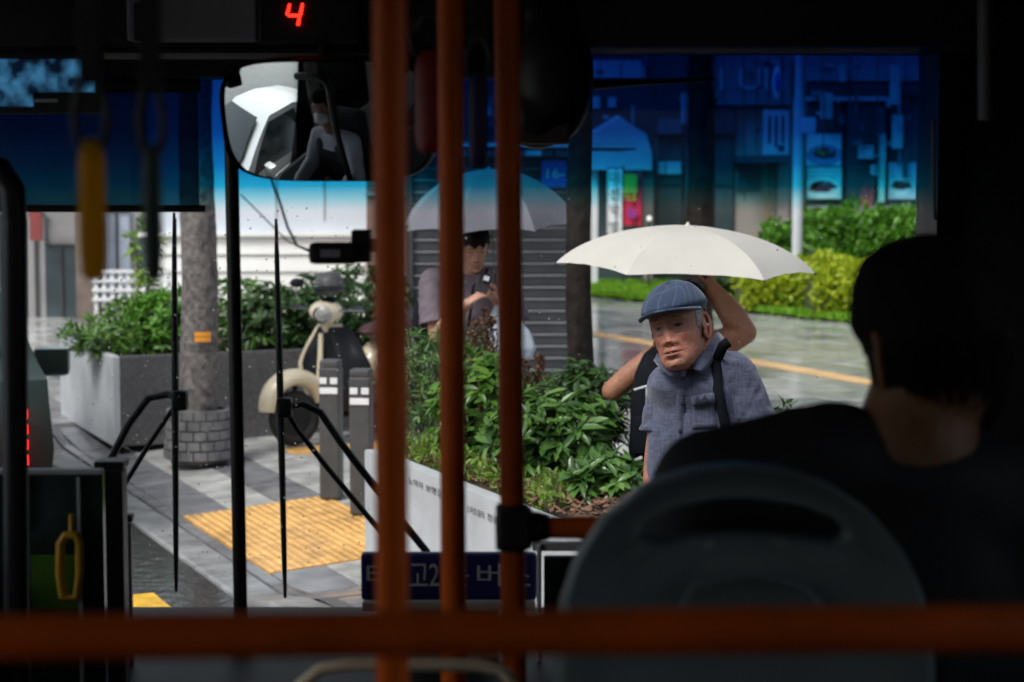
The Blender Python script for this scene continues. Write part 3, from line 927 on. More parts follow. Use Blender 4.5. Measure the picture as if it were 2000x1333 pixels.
# ------------------------------------------------------------------ bollards
M_boll = mat('charcoal bollard', (.06, .06, .063), .45, var=.2, scale=12, bump=.1)
M_refl = mat('white reflective band', (.75, .76, .8), .3)
def bollard(px, py, label):
    b = gnd(px, py); root = thing('bollard', label, 'bollard', b, 'charcoal bollards in front of the scooter')
    rot = Matrix.Rotation(R(-8), 3, 'Z')
    mb = MB(); mb.box(b + Vector((0, 0, .38)), (.125, .125, .80), rot, bev=.012); mb.build('post', M_boll, root)
    mb = MB(); mb.box(b + Vector((0, 0, .80)), (.118, .118, .045), rot, bev=.012); mb.build('cap', M_boll, root)
    for (x, z, w) in ((-.033, .70, .045), (.033, .70, .045), (0, .64, .112)):
        mb = MB(); mb.box(b + rot @ Vector((x, -.0655, z)), (w, .006, .038), rot, bev=.002); mb.build('reflector', M_refl, root)
bollard(648, 966, 'charcoal bollard with white reflectors, left of the pair by the scooter')
bollard(708, 996, 'charcoal bollard with white reflectors, half hidden by the first orange pole')
# ------------------------------------------------------------------ buildings and signs
M_cream = mat('white wall panel', (.64, .69, .77), .5, var=.05, scale=1.2)
M_siding = mat('white siding board', (.82, .82, .80), .5, var=.05, scale=2)
M_dkwall = mat('dark stone wall', (.10, .105, .12), .5, var=.25, scale=1.5)
M_navy = mat('dark fascia', (.05, .055, .07), .5, var=.2, scale=1.5)
M_beige = mat('beige wall', (.34, .29, .27), .6, var=.12, scale=1.5)
M_pink = mat('pinkish pillar', (.42, .34, .34), .6, var=.2, scale=3)
M_glassd = mat('dark shop glass', (.05, .07, .08), .06, var=.4, scale=1.1, spec=.6)
M_frame = mat('dark metal frame', (.05, .05, .055), .45)
M_concrete = mat('concrete plinth', (.30, .29, .29), .7, var=.15, scale=2)
M_white = mat('white sign', (.80, .80, .82), .5, var=.03)
M_red = mat('crimson banner', (.55, .015, .06), .5, var=.12, scale=3)
M_yel = mat('yellow letters', (.8, .62, .02), .5)
M_green = mat('green banner top', (.25, .42, .05), .5, var=.2, scale=4)
M_blue = mat('blue sign plate', (.03, .13, .55), .4)
M_redl = mat('red letters', (.75, .08, .09), .5)
M_food = mat('dish of food', (.30, .03, .05), .5, var=.8, scale=18)
M_plate = mat('white plate', (.82, .8, .8), .35)
M_amber = mat('amber letters', (.55, .33, .06), .5)
M_skyw = mat('pale fascia panel', (.55, .58, .62), .5, var=.12, scale=2)

def rectY(px0, py0, px1, py1, Y):
    a, b = at(px0, py1, Y), at(px1, py0, Y)
    return a.x, b.x, a.z, b.z

def slabY(name, m, parent, px0, py0, px1, py1, Y, d=.06, bev=0.0, label=None):
    """upright panel facing the bus, covering the given stretch at distance Y, d thick"""
    x0, x1, z0, z1 = rectY(px0, py0, px1, py1, Y)
    mb = MB(); mb.box(((x0 + x1) / 2, Y + d / 2, (z0 + z1) / 2), (x1 - x0, d, z1 - z0), bev=bev)
    o = mb.build(name, m, parent)
    if label: o['label'] = label
    return o

# white clad building on the left
WB = thing('white_building', 'bright white building with boarded lower wall behind the scooter', 'building', (at(560, 600, 23).x, 23, 0))
x0, x1, _, _ = rectY(262, 500, 716, 600, 22.5)
mb = MB(); mb.box(((x0 + x1) / 2, 25.0, 2.5), (x1 - x0, 4.6, 5.3)); mb.build('wall', M_cream, WB)
zb = .0; k = 0
while zb < 1.12:
    mb = MB(); h_ = .195
    mb.loft([[Vector((x, 22.70, zb)), Vector((x, 22.63, zb)), Vector((x, 22.66, zb + h_ - .012)), Vector((x, 22.70, zb + h_ - .012))] for x in (x0 + .01, x1 - .01)])
    mb.build('siding_board', M_siding, WB); zb += h_; k += 1
mb = MB(); mb.box(((x0 + x1) / 2, 22.64, zb + .03), (x1 - x0, .1, .05), bev=.006); mb.build('ledge', M_siding, WB)
for xx in np.linspace(x0 + .5, x1 - .5, 4):
    mb = MB(); mb.box((xx, 22.695, zb + 1.9), (.02, .02, 3.4)); mb.build('panel_joint', mat('grey joint', (.5, .5, .53), .5), WB)
mb = MB(); mb.box((x0 + .04, 22.68, 2.5), (.1, .06, 5.0)); mb.build('corner_trim', M_concrete, WB)
slabY('doorway', M_glassd, WB, 268, 425, 300, 600, 22.62, .05)

# brick building corner partly behind the first pole
M_brown = mat('brown brick wall', (.20, .12, .09), .6, var=.2, scale=4)
BC = thing('brown_building', 'narrow brown building corner beside the first orange pole', 'building', (at(760, 600, 21).x, 21, 0))
x0, x1, _, _ = rectY(717, 500, 806, 600, 20.0)
mb = MB(); mb.box(((x0 + x1) / 2, 21.5, 2.6), (x1 - x0, 3.0, 5.4)); mb.build('wall', M_brown, BC)
for z in (0.9, 1.7, 2.5, 3.3):
    mb = MB(); mb.box(((x0 + x1) / 2, 19.99, z), (x1 - x0 + .02, .05, .025)); mb.build('string_course', M_concrete, BC)

# far left: glazed house, lattice fence, stone clad block
GL = thing('glazed_building', 'grey blue glazed building at the far left behind the strap handles', 'building', (at(170, 600, 26).x, 26, 0))
x0, x1, _, _ = rectY(-260, 500, 258, 600, 26.0)
mb = MB(); mb.box(((x0 + x1) / 2, 28.0, 2.4), (x1 - x0, 3.8, 5.4)); mb.build('wall', M_concrete, GL)
for (a, b, t_, bo, m_) in ((205, 252, 415, 560, mat('pale blue shutter', (.38, .42, .5), .4, var=.12, scale=3)), (90, 150, 480, 620, M_glassd), (-40, 40, 420, 640, M_glassd), (55, 86, 420, 620, M_concrete)):
    f = slabY('window', m_, GL, a, t_, b, bo, 26.04, .05)
    slabY('frame', M_frame, f, a - 2, t_ - 3, b + 2, t_, 26.01, .06)
    slabY('frame', M_frame, f, (a + b) / 2 - 1, t_, (a + b) / 2 + 1, bo, 26.01, .025)
slabY('pillar', mat('brown pillar', (.16, .12, .1), .6, var=.2), GL, 150, 380, 186, 640, 25.7, .3)
slabY('shop_board', mat('maroon board', (.25, .05, .05), .5), GL, 58, 400, 80, 470, 25.75, .08)
LF = thing('lattice_fence', 'white lattice fence above the left shrubs', 'fence', (at(235, 560, 18).x, 18, 0))
x0, x1, z0, z1 = rectY(188, 530, 330, 585, 18.0)
for k in range(10):
    x = x0 + (x1 - x0) * k / 9
    mb = MB(); mb.box((x, 18, (z1 + 0) / 2), (.035, .03, z1), bev=.004); mb.build('picket', M_white, LF)
for k in range(4):
    mb = MB(); mb.box(((x0 + x1) / 2, 17.975, z0 + (z1 - z0) * k / 3), (x1 - x0 + .06, .02, .03)); mb.build('rail', M_white, LF)
# sapling by the lattice
shrub('sapling', 'pale yellow green sapling reaching up beside the dark strap handle', Vector((at(280, 600, 17.2).x, 17.2, 0)), .16, 1.62, 34, 6, .11, .035, L_lime, low=.5, stems=5, pitch=(-.3, .6))

# slatted shed behind the man with the phone
SH_Y = 18.3
x0 = at(804, 600, SH_Y).x; x1 = at(1136, 600, SH_Y).x
SHD = thing('slatted_shed', 'dark grey shed clad in horizontal slats behind the man with the phone', 'shed', ((x0 + x1) / 2, SH_Y + 1, 0))
M_slat = mat('dark grey slat', (.045, .047, .055), .42, var=.2, scale=5, rvar=.1)
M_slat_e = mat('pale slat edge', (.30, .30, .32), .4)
mb = MB(); mb.box(((x0 + x1) / 2, SH_Y + 1.15, 1.04), (x1 - x0 - .02, 2.1, 2.04)); mb.build('inner_wall', mat('shed lining', (.03, .03, .035), .8), SHD)
n_sl = 19; hs = 2.08 / n_sl
sh_rot = Matrix.Rotation(R(2.0), 3, 'Z')
for k in range(n_sl):
    z = k * hs
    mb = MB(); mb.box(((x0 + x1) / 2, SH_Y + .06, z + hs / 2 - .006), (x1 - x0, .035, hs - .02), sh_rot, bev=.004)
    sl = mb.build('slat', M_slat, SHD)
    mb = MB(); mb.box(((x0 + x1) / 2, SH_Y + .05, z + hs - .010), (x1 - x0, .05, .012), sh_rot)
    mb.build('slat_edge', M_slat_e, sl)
for xx, w in ((x0 - .02, .07), (x0 + .33, .05)):
    mb = MB(); mb.box((xx, SH_Y + .01, 1.05), (w, .08, 2.1), bev=.006); mb.build('corner_post', M_slat, SHD)
r0, r1 = at(795, 300, SH_Y - .5).x, at(1242, 300, SH_Y - .5).x
mb = MB(); mb.box(((r0 + r1) / 2, SH_Y + .5, 2.16), (r1 - r0, 2.2, .05), Matrix.Rotation(R(.6), 3, 'Y'), bev=.008); mb.build('roof', M_navy, SHD)
mb = MB(); mb.box(((r0 + r1) / 2, SH_Y - .61, 2.165), (r1 - r0, .02, .03), Matrix.Rotation(R(.6), 3, 'Y')); mb.build('roof_trim', M_skyw, SHD)
ns = thing('number_sign', 'blue plate reading 16- under the shed roof by the slim trunk', 'sign', (at(1082, 340, SH_Y - .3).x, SH_Y - .3, at(1082, 340, SH_Y - .3).z))
slabY('plate', M_blue, ns, 1058, 314, 1106, 366, SH_Y - .3, .03, .004)
a = at(1068, 348, SH_Y - .305)
text_part('16-', 'lettering', M_white, ns, a, (1, 0, 0), (0, 0, 1), .085, depth=.002, width=.16)
mb = MB(); mb.box((at(1082, 330, SH_Y - .3).x, SH_Y - .28, 2.06), (.03, .02, .2)); mb.build('hanger', M_frame, ns)

# row of shops across the plaza
SY = 33.0
def shop(name, label, pxa, pxb, wallm, h=6.0, depth=6.0, Y=SY):
    xa, xb = at(pxa, 500, Y).x, at(pxb, 500, Y).x
    root = thing(name, label, 'building', ((xa + xb) / 2, Y + depth / 2, 0))
    mb = MB(); mb.box(((xa + xb) / 2, Y + depth / 2 + .1, h / 2), (xb - xa, depth, h)); mb.build('wall', wallm, root)
    return root
S1 = shop('corner_shop', 'dark shop with banners and a pale awning left of the big trunk', 1105, 1278, M_navy)
S2 = shop('glass_fronted_shop', 'dark glass fronted shop behind the white umbrella top', 1278, 1436, M_dkwall)
S3 = shop('beige_fronted_shop', 'beige fronted shop left of the pale lamp post', 1436, 1572, M_beige)
S4 = shop('restaurant', 'restaurant with food posters in its windows, far right', 1572, 1990, M_dkwall)
S0 = shop('dark_building', 'dark building rising above the slatted shed', 700, 1105, M_navy, h=8)
# corner shop: awning, posts, banners
mb = MB()
pts = [(1148, 268), (1212, 228), (1235, 246), (1262, 262), (1273, 300), (1273, 332), (1148, 332)]
mb.prism([at(px, py, SY - 1.3) for px, py in pts], (0, 1.2, 0.05)); mb.build('awning', M_skyw, S1)
for (a, b, c, d) in ((1148, 188, 1174, 212), (1188, 190, 1203, 210), (1150, 118, 1260, 152)):
    slabY('upper_window', M_skyw, S1, a, b, c, d, SY + .05, .06)
slabY('pale_post', M_white, S1, 1155, 330, 1168, 560, SY - 1.1, .12)
slabY('shop_window', M_glassd, S1, 1168, 335, 1278, 560, SY + .04, .05)
slabY('door_post', M_pink, S1, 1255, 345, 1276, 560, SY - .1, .12)
def banner(label, px0, py0, px1, py1, m, Y=SY - 1.4):
    x0, x1, z0, z1 = rectY(px0, py0, px1, py1, Y)
    r = thing('banner', label, 'banner', ((x0 + x1) / 2, Y, 0), 'banners on the corner shop')
    mb = MB(); N = 8
    rows = [[Vector((x0 + (x1 - x0) * i / N, Y + .02 * math.sin(i * 1.3) + dy, z)) for z in (z0, z1)] for i in range(N + 1) for dy in (0,)]
    fr = [p for r_ in rows for p in r_]
    vs = fr + [p + Vector((0, .01, 0)) for p in fr]; n_ = len(fr)
    fs = [(2 * i, 2 * i + 2, 2 * i + 3, 2 * i + 1) for i in range(N)]
    fs += [tuple(n_ + j for j in reversed(q)) for q in fs]
    mb.add(vs, fs); mb.build('cloth', m, r)
    mb = MB(); mb.tube([Vector((x1 + .02, Y + .02, 0)), Vector((x1 + .02, Y + .02, z1 + .05))], .015, 8); mb.tube([Vector((x0, Y + .02, z1 + .01)), Vector((x1 + .02, Y + .02, z1 + .01))], .012, 8); mb.build('pole', M_frame, r)
    return r, (x0, x1, z0, z1)
bw, (x0, x1, z0, z1) = banner('white vertical banner with four dark characters', 1185, 330, 1215, 458, M_white)
for i, ch in enumerate('미선약방'):
    hh = (z1 - z0) / 4
    text_part(ch, 'lettering', M_ink, bw, Vector((x0 + .04, SY - 1.44, z1 - (i + .88) * hh)), (1, 0, 0), (0, 0, 1), hh * .72, .003, width=(x1 - x0) - .08)
br, (x0, x1, z0, z1) = banner('crimson banner with yellow characters and green top', 1216, 338, 1253, 441, M_red)
mb = MB(); mb.box(((x0 + x1) / 2 - .03, SY - 1.435, z1 - .17), (x1 - x0 - .08, .012, .3)); mb.build('top_patch', M_green, br)
text_part('약초', 'lettering', M_yel, br, Vector((x0 + .02, SY - 1.44, z0 + .38)), (1, 0, 0), (0, 0, 1), .13, .003, width=(x1 - x0) - .09)
mb = MB(); mb.lathe([(0, 0), (.09, 0), (.09, .006), (0, .006)], ((x0 + x1) / 2, SY - 1.44, z0 + .2), (0, -1, 0), 16); mb.build('emblem', mat('purple print', (.35, .03, .25), .5), br)
# a lit round lamp by the door
lmpb = at(1268, 427, SY - 1.6)
lamp = thing('door_lamp', 'small bright round lamp at the corner shop door', 'lamp', (lmpb.x, SY - 1.6, 0))
mb = MB(); mb.ellipsoid(lmpb, (.04, .04, .04), None, 14, 10); mb.build('globe', emit_mat('lamp globe', (1, .97, .9), .7), lamp, smooth=True)
mb = MB(); mb.tube([Vector((lmpb.x, SY - 1.6, 0)), Vector((lmpb.x, SY - 1.6, lmpb.z - .05))], .02, 8); mb.build('post', M_frame, lamp)
# glass shop
for (a, b) in ((1284, 1332), (1338, 1392), (1396, 1432)):
    f = slabY('shop_window', M_glassd, S2, a, 270, b, 560, SY + .03, .06)
    slabY('transom', M_frame, f, a, 358, b, 363, SY + .0, .03)
slabY('notice', M_skyw, S2, 1286, 316, 1330, 340, SY - .02, .03)
slabY('fascia', M_navy, S2, 1278, 150, 1436, 262, SY - .05, .12)
slabY('fascia_panel', mat('slate panel', (.16, .17, .2), .5), S2, 1285, 232, 1332, 262, SY - .09, .03)
# beige shop
slabY('fascia', mat('grey fascia', (.22, .24, .28), .5, var=.2), S3, 1400, 108, 1545, 205, SY - .1, .15)
a = at(1407, 176, SY - .12); text_part('I UI', 'lettering', M_skyw, S3, a, (1, 0, 0), (0, 0, 1), .36, .004, width=.78)
sgn = thing('box_sign', 'pale projecting box sign with tall letters left of the lamp post', 'sign', at(1515, 262, SY - .4))
slabY('box', M_skyw, sgn, 1491, 216, 1541, 303, SY - .4, .15, .01)
for i, px in enumerate((1503, 1516, 1529)):
    slabY('stroke', M_navy, sgn, px - 3, 226, px + 3, 280 + 8 * (i % 2), SY - .41, .012)
slabY('emblem', M_navy, sgn, 1520, 284, 1532, 296, SY - .41, .012)
ov = thing('oval_sign', 'upright oval lit-looking sign above the box sign', 'sign', at(1518, 162, SY - .5))
mb = MB(); c = at(1518, 162, SY - .5); mb.ellipsoid(c, (.075, .05, .28), None, 20, 14); mb.build('body', M_white, ov, smooth=True)
mb = MB(); mb.ellipsoid(c - Vector((0, .03, 0)), (.05, .035, .17), None, 16, 10); mb.build('emblem', M_blue, ov, smooth=True)
mb = MB(); mb.box(c + Vector((0, .3, 0)), (.03, .6, .03)); mb.build('bracket', M_frame, ov)
slabY('canopy', M_navy, S3, 1440, 304, 1545, 318, SY - .6, .7)
for (px, s) in ((1498, '한식전문'),):
    for i, ch in enumerate(s):
        text_part(ch, 'lettering', M_amber, S3, at(px - 8, 392 + i * 18, SY + .04), (1, 0, 0), (0, 0, 1), .115, .004, width=.12)
slabY('pillar', M_pink, S3, 1517, 318, 1541, 560, SY - .02, .14)
slabY('window', M_glassd, S3, 1440, 318, 1486, 372, SY + .05, .06)
# restaurant front
slabY('fascia', mat('blue grey fascia', (.25, .28, .33), .5, var=.3, scale=2), S4, 1575, 108, 1850, 158, SY - .1, .15)
slabY('fascia_lower', M_navy, S4, 1575, 162, 1850, 186, SY - .08, .12)
slabY('rail', M_skyw, S4, 1575, 188, 1735, 197, SY - .06, .06)
for (a, b) in ((1576, 1644), (1652, 1728), (1734, 1800), (1806, 1900)):
    f = slabY('shop_window', M_glassd, S4, a, 200, b, 402, SY + .03, .06)
    slabY('mullion', M_frame, f, b + 1, 200, b + 5, 440, SY - .02, .08)
slabY('plinth', M_concrete, S4, 1575, 402, 1900, 560, SY - .01, .1)
def poster(label, a, b, c, d, dish=True, bg=M_white, rim=M_plate):
    r = thing('poster', label, 'poster', at((a + c) / 2, (b + d) / 2, SY - .03), 'posters in the restaurant window')
    slabY('sheet', bg, r, a, b, c, d, SY - .03, .02)
    cx, cy = (a + c) / 2 + rng.uniform(-4, 4), (b + d) / 2 + (d - b) * .17
    k = SY / F_PX; w = (c - a) * k * .5
    def blob(cx, cy, rx, rz, lift, m, name, rough):
        q = at(cx, cy, SY - .034 - lift); N = 30; x0, x1, z0, z1 = rectY(a, b, c, d, SY - .034); sd_ = rng.random() * 9; pts = []
        for t in [2 * math.pi * i_ / N for i_ in range(N)]:
            f = 1 + rough * noise.noise(Vector((math.cos(t) * 2 + sd_, math.sin(t) * 2, 1)))
            p_ = q + Vector((math.cos(t) * rx * f, 0, math.sin(t) * rz * f)); p_.x = min(max(p_.x, x0 + .005), x1 - .005); p_.z = min(max(p_.z, z0 + .005), z1 - .005); pts.append(p_)
        mb = MB(); mb.prism(pts, (0, .002, 0)); mb.build(name, m, r)
    blob(cx, cy, w * 1.0, w * .62, 0, rim, 'plate_print', .08)
    blob(cx + 1, cy - 4, w * .72, w * .32, .004, M_food, 'dish_print', .35)
    for g_ in range(7):
        blob(cx + rng.uniform(-.6, .6) * (c - a) * .5, cy - 5 + rng.uniform(-.3, .3) * (d - b) * .3, w * rng.uniform(.1, .22), w * rng.uniform(.06, .13), .008, rng.choice((M_redl, M_redl, M_amber, M_pink)), 'garnish_print', .6)
    return r
poster('upper food poster of the stacked pair, a blue dish on a plate', 1575, 262, 1643, 324, rim=mat('blue plate', (.2, .3, .5), .4))
poster('lower food poster of the stacked pair, red food on a white plate', 1576, 327, 1644, 389, bg=mat('poster teal', (.35, .6, .62), .5, var=.2, scale=4))
poster('food poster at the right windscreen edge, dark red dish', 1735, 318, 1790, 389, bg=mat('poster pale blue', (.5, .62, .75), .5, var=.2, scale=4))
pp = thing('paper_notice', 'plain pale paper notice on the restaurant glass', 'notice', at(1690, 297, SY - .03)); slabY('sheet', M_skyw, pp, 1676, 285, 1706, 310, SY - .03, .01); slabY('heading', M_navy, pp, 1680, 288, 1702, 291, SY - .034, .003)
rs_ = thing('window_lettering', 'red characters stuck on the restaurant glass', 'lettering', at(1694, 376, SY - .02))
for i, ch in enumerate('김밥'):
    text_part(ch, 'character', M_redl, rs_, at(1681, 378 + i * 24, SY - .02), (1, 0, 0), (0, 0, 1), .19, .003, width=.21)
mb = MB(); mb.add([at(1678, 404, SY - .01), at(1708, 404, SY - .01), at(1708, 350, SY - .01), at(1678, 350, SY - .01)], [(0, 1, 2, 3)]); mb.build('film', M_glassd, rs_)

M_dim = [mat('dim panel %d' % i, c_, .4, var=.3, scale=3) for i, c_ in enumerate(((.20, .23, .28), (.10, .12, .16), (.35, .38, .42), (.06, .09, .10), (.16, .26, .27), (.45, .46, .48)))]
crng = random.Random(21)
for root_, xa, xb, n_p in ((S1, 1110, 1275, 9), (S2, 1282, 1432, 9), (S3, 1440, 1540, 7), (S4, 1580, 1795, 22), (S0, 812, 1100, 12)):
    for k in range(n_p):
        a_ = crng.uniform(xa, xb - 12); w_ = crng.choice((4, 7, 12, 18, 30)); t_ = crng.uniform(104, 330); h_ = crng.choice((6, 10, 18, 34, 60))
        slabY('shop_fitting', crng.choice(M_dim), root_, a_, t_, min(a_ + w_, xb), min(t_ + h_, 400), SY - .13 - .004 * k, .02)
    for k in range(4):
        a_ = xa + (xb - xa) * (k + .5) / 4
        mb = MB(); mb.tube([at(a_, 104, SY - .3), at(a_ + crng.uniform(-3, 3), crng.uniform(200, 420), SY - .3)], .012, 6); mb.build('down_pipe', M_frame, root_)
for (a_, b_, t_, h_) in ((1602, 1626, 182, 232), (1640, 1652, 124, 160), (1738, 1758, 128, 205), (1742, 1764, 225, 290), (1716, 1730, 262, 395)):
    slabY('reflection_strip', mat('pale teal reflection', (.30, .55, .50), .4, var=.3, scale=4), S4, a_, t_, b_, h_, SY - .25, .02)  # windscreen reflections, put in as pale teal strips before the shopfront

# ------------------------------------------------------------------ scooter
M_creamp = mat('cream scooter paint', (.72, .62, .45), .25, var=.06, coat=.6)
M_blackp = mat('black vinyl', (.010, .011, .014), .42, var=.2, scale=10, bump=.3, bscale=14, spec=.25)
M_rubber = mat('tyre rubber', (.012, .012, .012), .7)
M_chrome = mat('chrome', (.6, .6, .6), .15, metal=1.0)
M_greyh = mat('grey helmet', (.17, .165, .17), .4, coat=.2, var=.25, scale=14)
sc_b = gnd(575, 872)
SC = thing('scooter', 'cream scooter with black leg cover, parked behind the bollards', 'scooter', sc_b)
SCY = sc_b.y
def sa(px, py, dy=0.0): return at(px, py, SCY + dy)
fw = sc_b + Vector((0, 0, .20))                  # front wheel hub, steered to the left
hd = Vector((.80, .60, 0)).normalized()          # steered wheel, towards the tail
hb = Vector((.42, .91, 0)).normalized()          # body axis, towards the tail
sd = Vector((-hd.y, hd.x, 0)); sbd = Vector((hb.y, -hb.x, 0))   # sbd points to the right of the picture
rw = fw + Vector((.16, 0, 0)) + hb * 1.25
def wheel(c, dr, sdv):
    mb = MB(); N = 28; rings = []
    for k in range(N):
        a = 2 * math.pi * k / N; rd = dr * math.cos(a) + Vector((0, 0, 1)) * math.sin(a)
        rings.append([c + rd * (.155 + .045 * math.cos(b)) + sdv * .05 * math.sin(b) for b in [2 * math.pi * j / 10 for j in range(10)]])
    mb.loft(rings, closed=True); w_ = mb.build('wheel', M_rubber, SC, smooth=True)
    mb = MB(); mb.lathe([(.0, -.03), (.12, -.03), (.13, 0), (.12, .03), (0, .03)], c, sdv, 20); mb.build('rim', M_blackp, w_)
wheel(fw, hd, sd); wheel(rw, hb, sbd)
mb = MB(); rings = []
for k in range(17):
    a = R(8 + 150 * k / 16); rd = -hd * math.cos(a) + Vector((0, 0, 1)) * math.sin(a)
    wv = .105 * (math.sin(math.pi * (k + 1.0) / 18)) ** .45; rr = .215 + .05 * math.sin(a)
    rings.append([fw + Vector((0, 0, .03)) + rd * (rr + .062 * math.cos(b)) + sd * wv * math.sin(b) for b in [2 * math.pi * j / 14 for j in range(14)]])
mb.loft(rings); mb.build('front_fender', M_creamp, SC, smooth=True)
SHZ = [.20, .27, .40, .50, .58, .70, .80, .86]; SHW = [.06, .10, .20, .232, .235, .175, .11, .07]
ctr = Vector((sa(630, 700).x, SCY + .10, 0))
def shield_pt(u, z, fwd=0.0):
    w = float(np.interp(z, SHZ, SHW))
    return ctr + sbd * (u * w) + hb * (.02 + .07 * u * u + .05 * (z - .5) - fwd) + Vector((0, 0, z))
def sheet(u0, u1, zs, fwd, th, name, m, wob=0.0):
    mb = MB(); nu = 16; vs = []
    for z in zs:
        for i in range(nu + 1):
            u = u0 + (u1 - u0) * i / nu
            q = shield_pt(u, z, fwd + wob * noise.noise(Vector((u * 2.5, z * 7, 1))))
            vs.append(q)
    n_ = len(vs); fs = [(j * (nu + 1) + i, j * (nu + 1) + i + 1, (j + 1) * (nu + 1) + i + 1, (j + 1) * (nu + 1) + i) for j in range(len(zs) - 1) for i in range(nu)]
    mb.add(vs + [v + hb * th for v in vs], fs + [tuple(n_ + k for k in reversed(q)) for q in fs])
    return mb.build(name, m, SC, smooth=True)
zs_ = [.20 + .66 * k / 18 for k in range(19)]
sheet(-1, 1, zs_, 0, .025, 'leg_shield', M_creamp)
sheet(-.84, 1.35, [.10 + .74 * k / 22 for k in range(23)], .04, .02, 'leg_cover', M_blackp, wob=.03)
for u in (-1,):
    mb = MB(); mb.tube([shield_pt(u, z, .005) for z in zs_], .026, 10); mb.build('shield_rim', M_creamp, SC, smooth=True)
hs = shield_pt(0, .86) + Vector((0, 0, .10))
mb = MB(); mb.ellipsoid(hs + Vector((0, 0, -.01)), (.125, .115, .085), None, 24, 16); mb.ellipsoid(hs + Vector((.0, -.05, -.02)), (.085, .085, .085), None, 20, 14)
mb.ellipsoid(hs + Vector((0, .01, -.10)), (.05, .06, .08), None, 16, 10)
me = remesh(mb, .010, 3); me.transform(Matrix.Translation(-Vector(SC.location))); obj_from_mesh('headset', me, SC, [M_creamp])
fdir = Vector((-.25, -1, -.05)).normalized(); hl = hs + Vector((0, -.05, -.02)) + fdir * .072
mb = MB(); mb.lathe([(.062, -.02), (.068, .0), (.066, .012), (.058, .014)], hl, fdir, 24); mb.build('lamp_ring', M_chrome, SC, smooth=True)
mb = MB(); mb.lathe([(.058, .004), (.05, .014), (.03, .02), (0, .022)], hl, fdir, 24); mb.build('headlamp', mat('lamp glass', (.30, .30, .28), .08, var=.5, scale=30), SC, smooth=True)
mb = MB(); mb.ellipsoid(hs + Vector((.02, -.02, .07)), (.05, .05, .022), Matrix.Rotation(R(25), 3, 'X'), 16, 10); mb.build('speedometer', M_blackp, SC, smooth=True)
for sg in (-1, 1):
    g0 = hs + sbd * .11 * sg + Vector((0, .03, .0)); g1 = hs + sbd * .30 * sg + Vector((0, .09, .015))
    mb = MB(); mb.tube([g0, g0.lerp(g1, .4), g0.lerp(g1, .45), g1], [.012, .012, .018, .018], 10); hbar = mb.build('handlebar', M_blackp, SC, smooth=True)
    mb = MB(); mb.tube([g0 + Vector((0, -.05, 0)), g1 + Vector((0, -.055, -.012))], .005, 6); mb.build('brake_lever', M_chrome, hbar)
mb = MB(); g0 = hs - sbd * .14 + Vector((0, .03, .01)); mb.tube([g0, g0 + Vector((-.04, 0, .12)), g0 + Vector((-.07, 0, .16))], .005, 6); mb.ellipsoid(g0 + Vector((-.09, 0, .18)), (.05, .012, .035), None, 14, 8); mb.build('mirror', M_blackp, SC, smooth=True)
mb = MB(); mb.prism([shield_pt(-.12, .80, .065), shield_pt(.12, .80, .065), shield_pt(.10, .46, .07), shield_pt(0, .42, .07), shield_pt(-.10, .46, .07)], -hb * .02); mb.build('horn_cover', M_creamp, SC)
rz = Matrix.Rotation(math.atan2(hb.y, hb.x), 3, 'Z')
mb = MB(); mb.ellipsoid(rw + Vector((0, 0, .32)) - hb * .1, (.42, .2, .2), rz, 22, 12); mb.build('body', M_creamp, SC, smooth=True)
mb = MB(); mb.ellipsoid(rw + Vector((0, 0, .56)) - hb * .18, (.38, .15, .07), rz, 22, 10); mb.build('seat', mat('dark maroon seat', (.06, .02, .02), .5), SC, smooth=True)
mb = MB(); mb.box(fw + Vector((.12, 0, 0)) + hb * .62, (.6, .3, .05), rz, bev=.02); mb.build('floor_board', M_blackp, SC)
mb = MB(); mb.tube([fw + sd * .07, fw + sd * .05 + Vector((.04, .03, .25)), ctr + Vector((0, .02, .45)), hs], [.018, .02, .022, .025], 8); mb.build('fork', M_blackp, SC, smooth=True)
hm = thing('helmet', 'grey helmet resting on the scooter handlebar', 'helmet', hs + Vector((0, 0, .12)))
mb = MB(); c = hs + Vector((.02, .03, .19))
prof = [(.015, .085), (.06, .075), (.09, .05), (.106, .01), (.11, -.03), (.104, -.06), (.09, -.058), (.092, -.02), (.09, .01)]
mb.lathe(prof, c, (-.1, -.15, 1), 24); mb.build('shell', mat('dark grey helmet shell', (.085, .083, .085), .45, var=.4, scale=12), hm, smooth=True)
mb = MB(); rows = []
for k in range(13):
    a = R(-65 + 130 * k / 12); d_ = Vector((math.sin(a), -math.cos(a), 0))
    rows.append([c + d_ * .104 + Vector((0, 0, -.012)), c + d_ * (.108 + .05 * math.cos(a)) + Vector((0, 0, -.034)), c + d_ * (.106 + .05 * math.cos(a)) + Vector((0, 0, -.040)), c + d_ * .102 + Vector((0, 0, -.022))])
mb.loft(rows); mb.build('visor', M_blackp, hm, smooth=True)
mb = MB(); mb.tube([c + Vector((-.09, 0, -.05)), c + Vector((-.04, -.05, -.12)), c + Vector((.05, -.03, -.115)), c + Vector((.09, 0, -.05))], .010, 6); mb.build('chin_strap', M_blackp, hm)

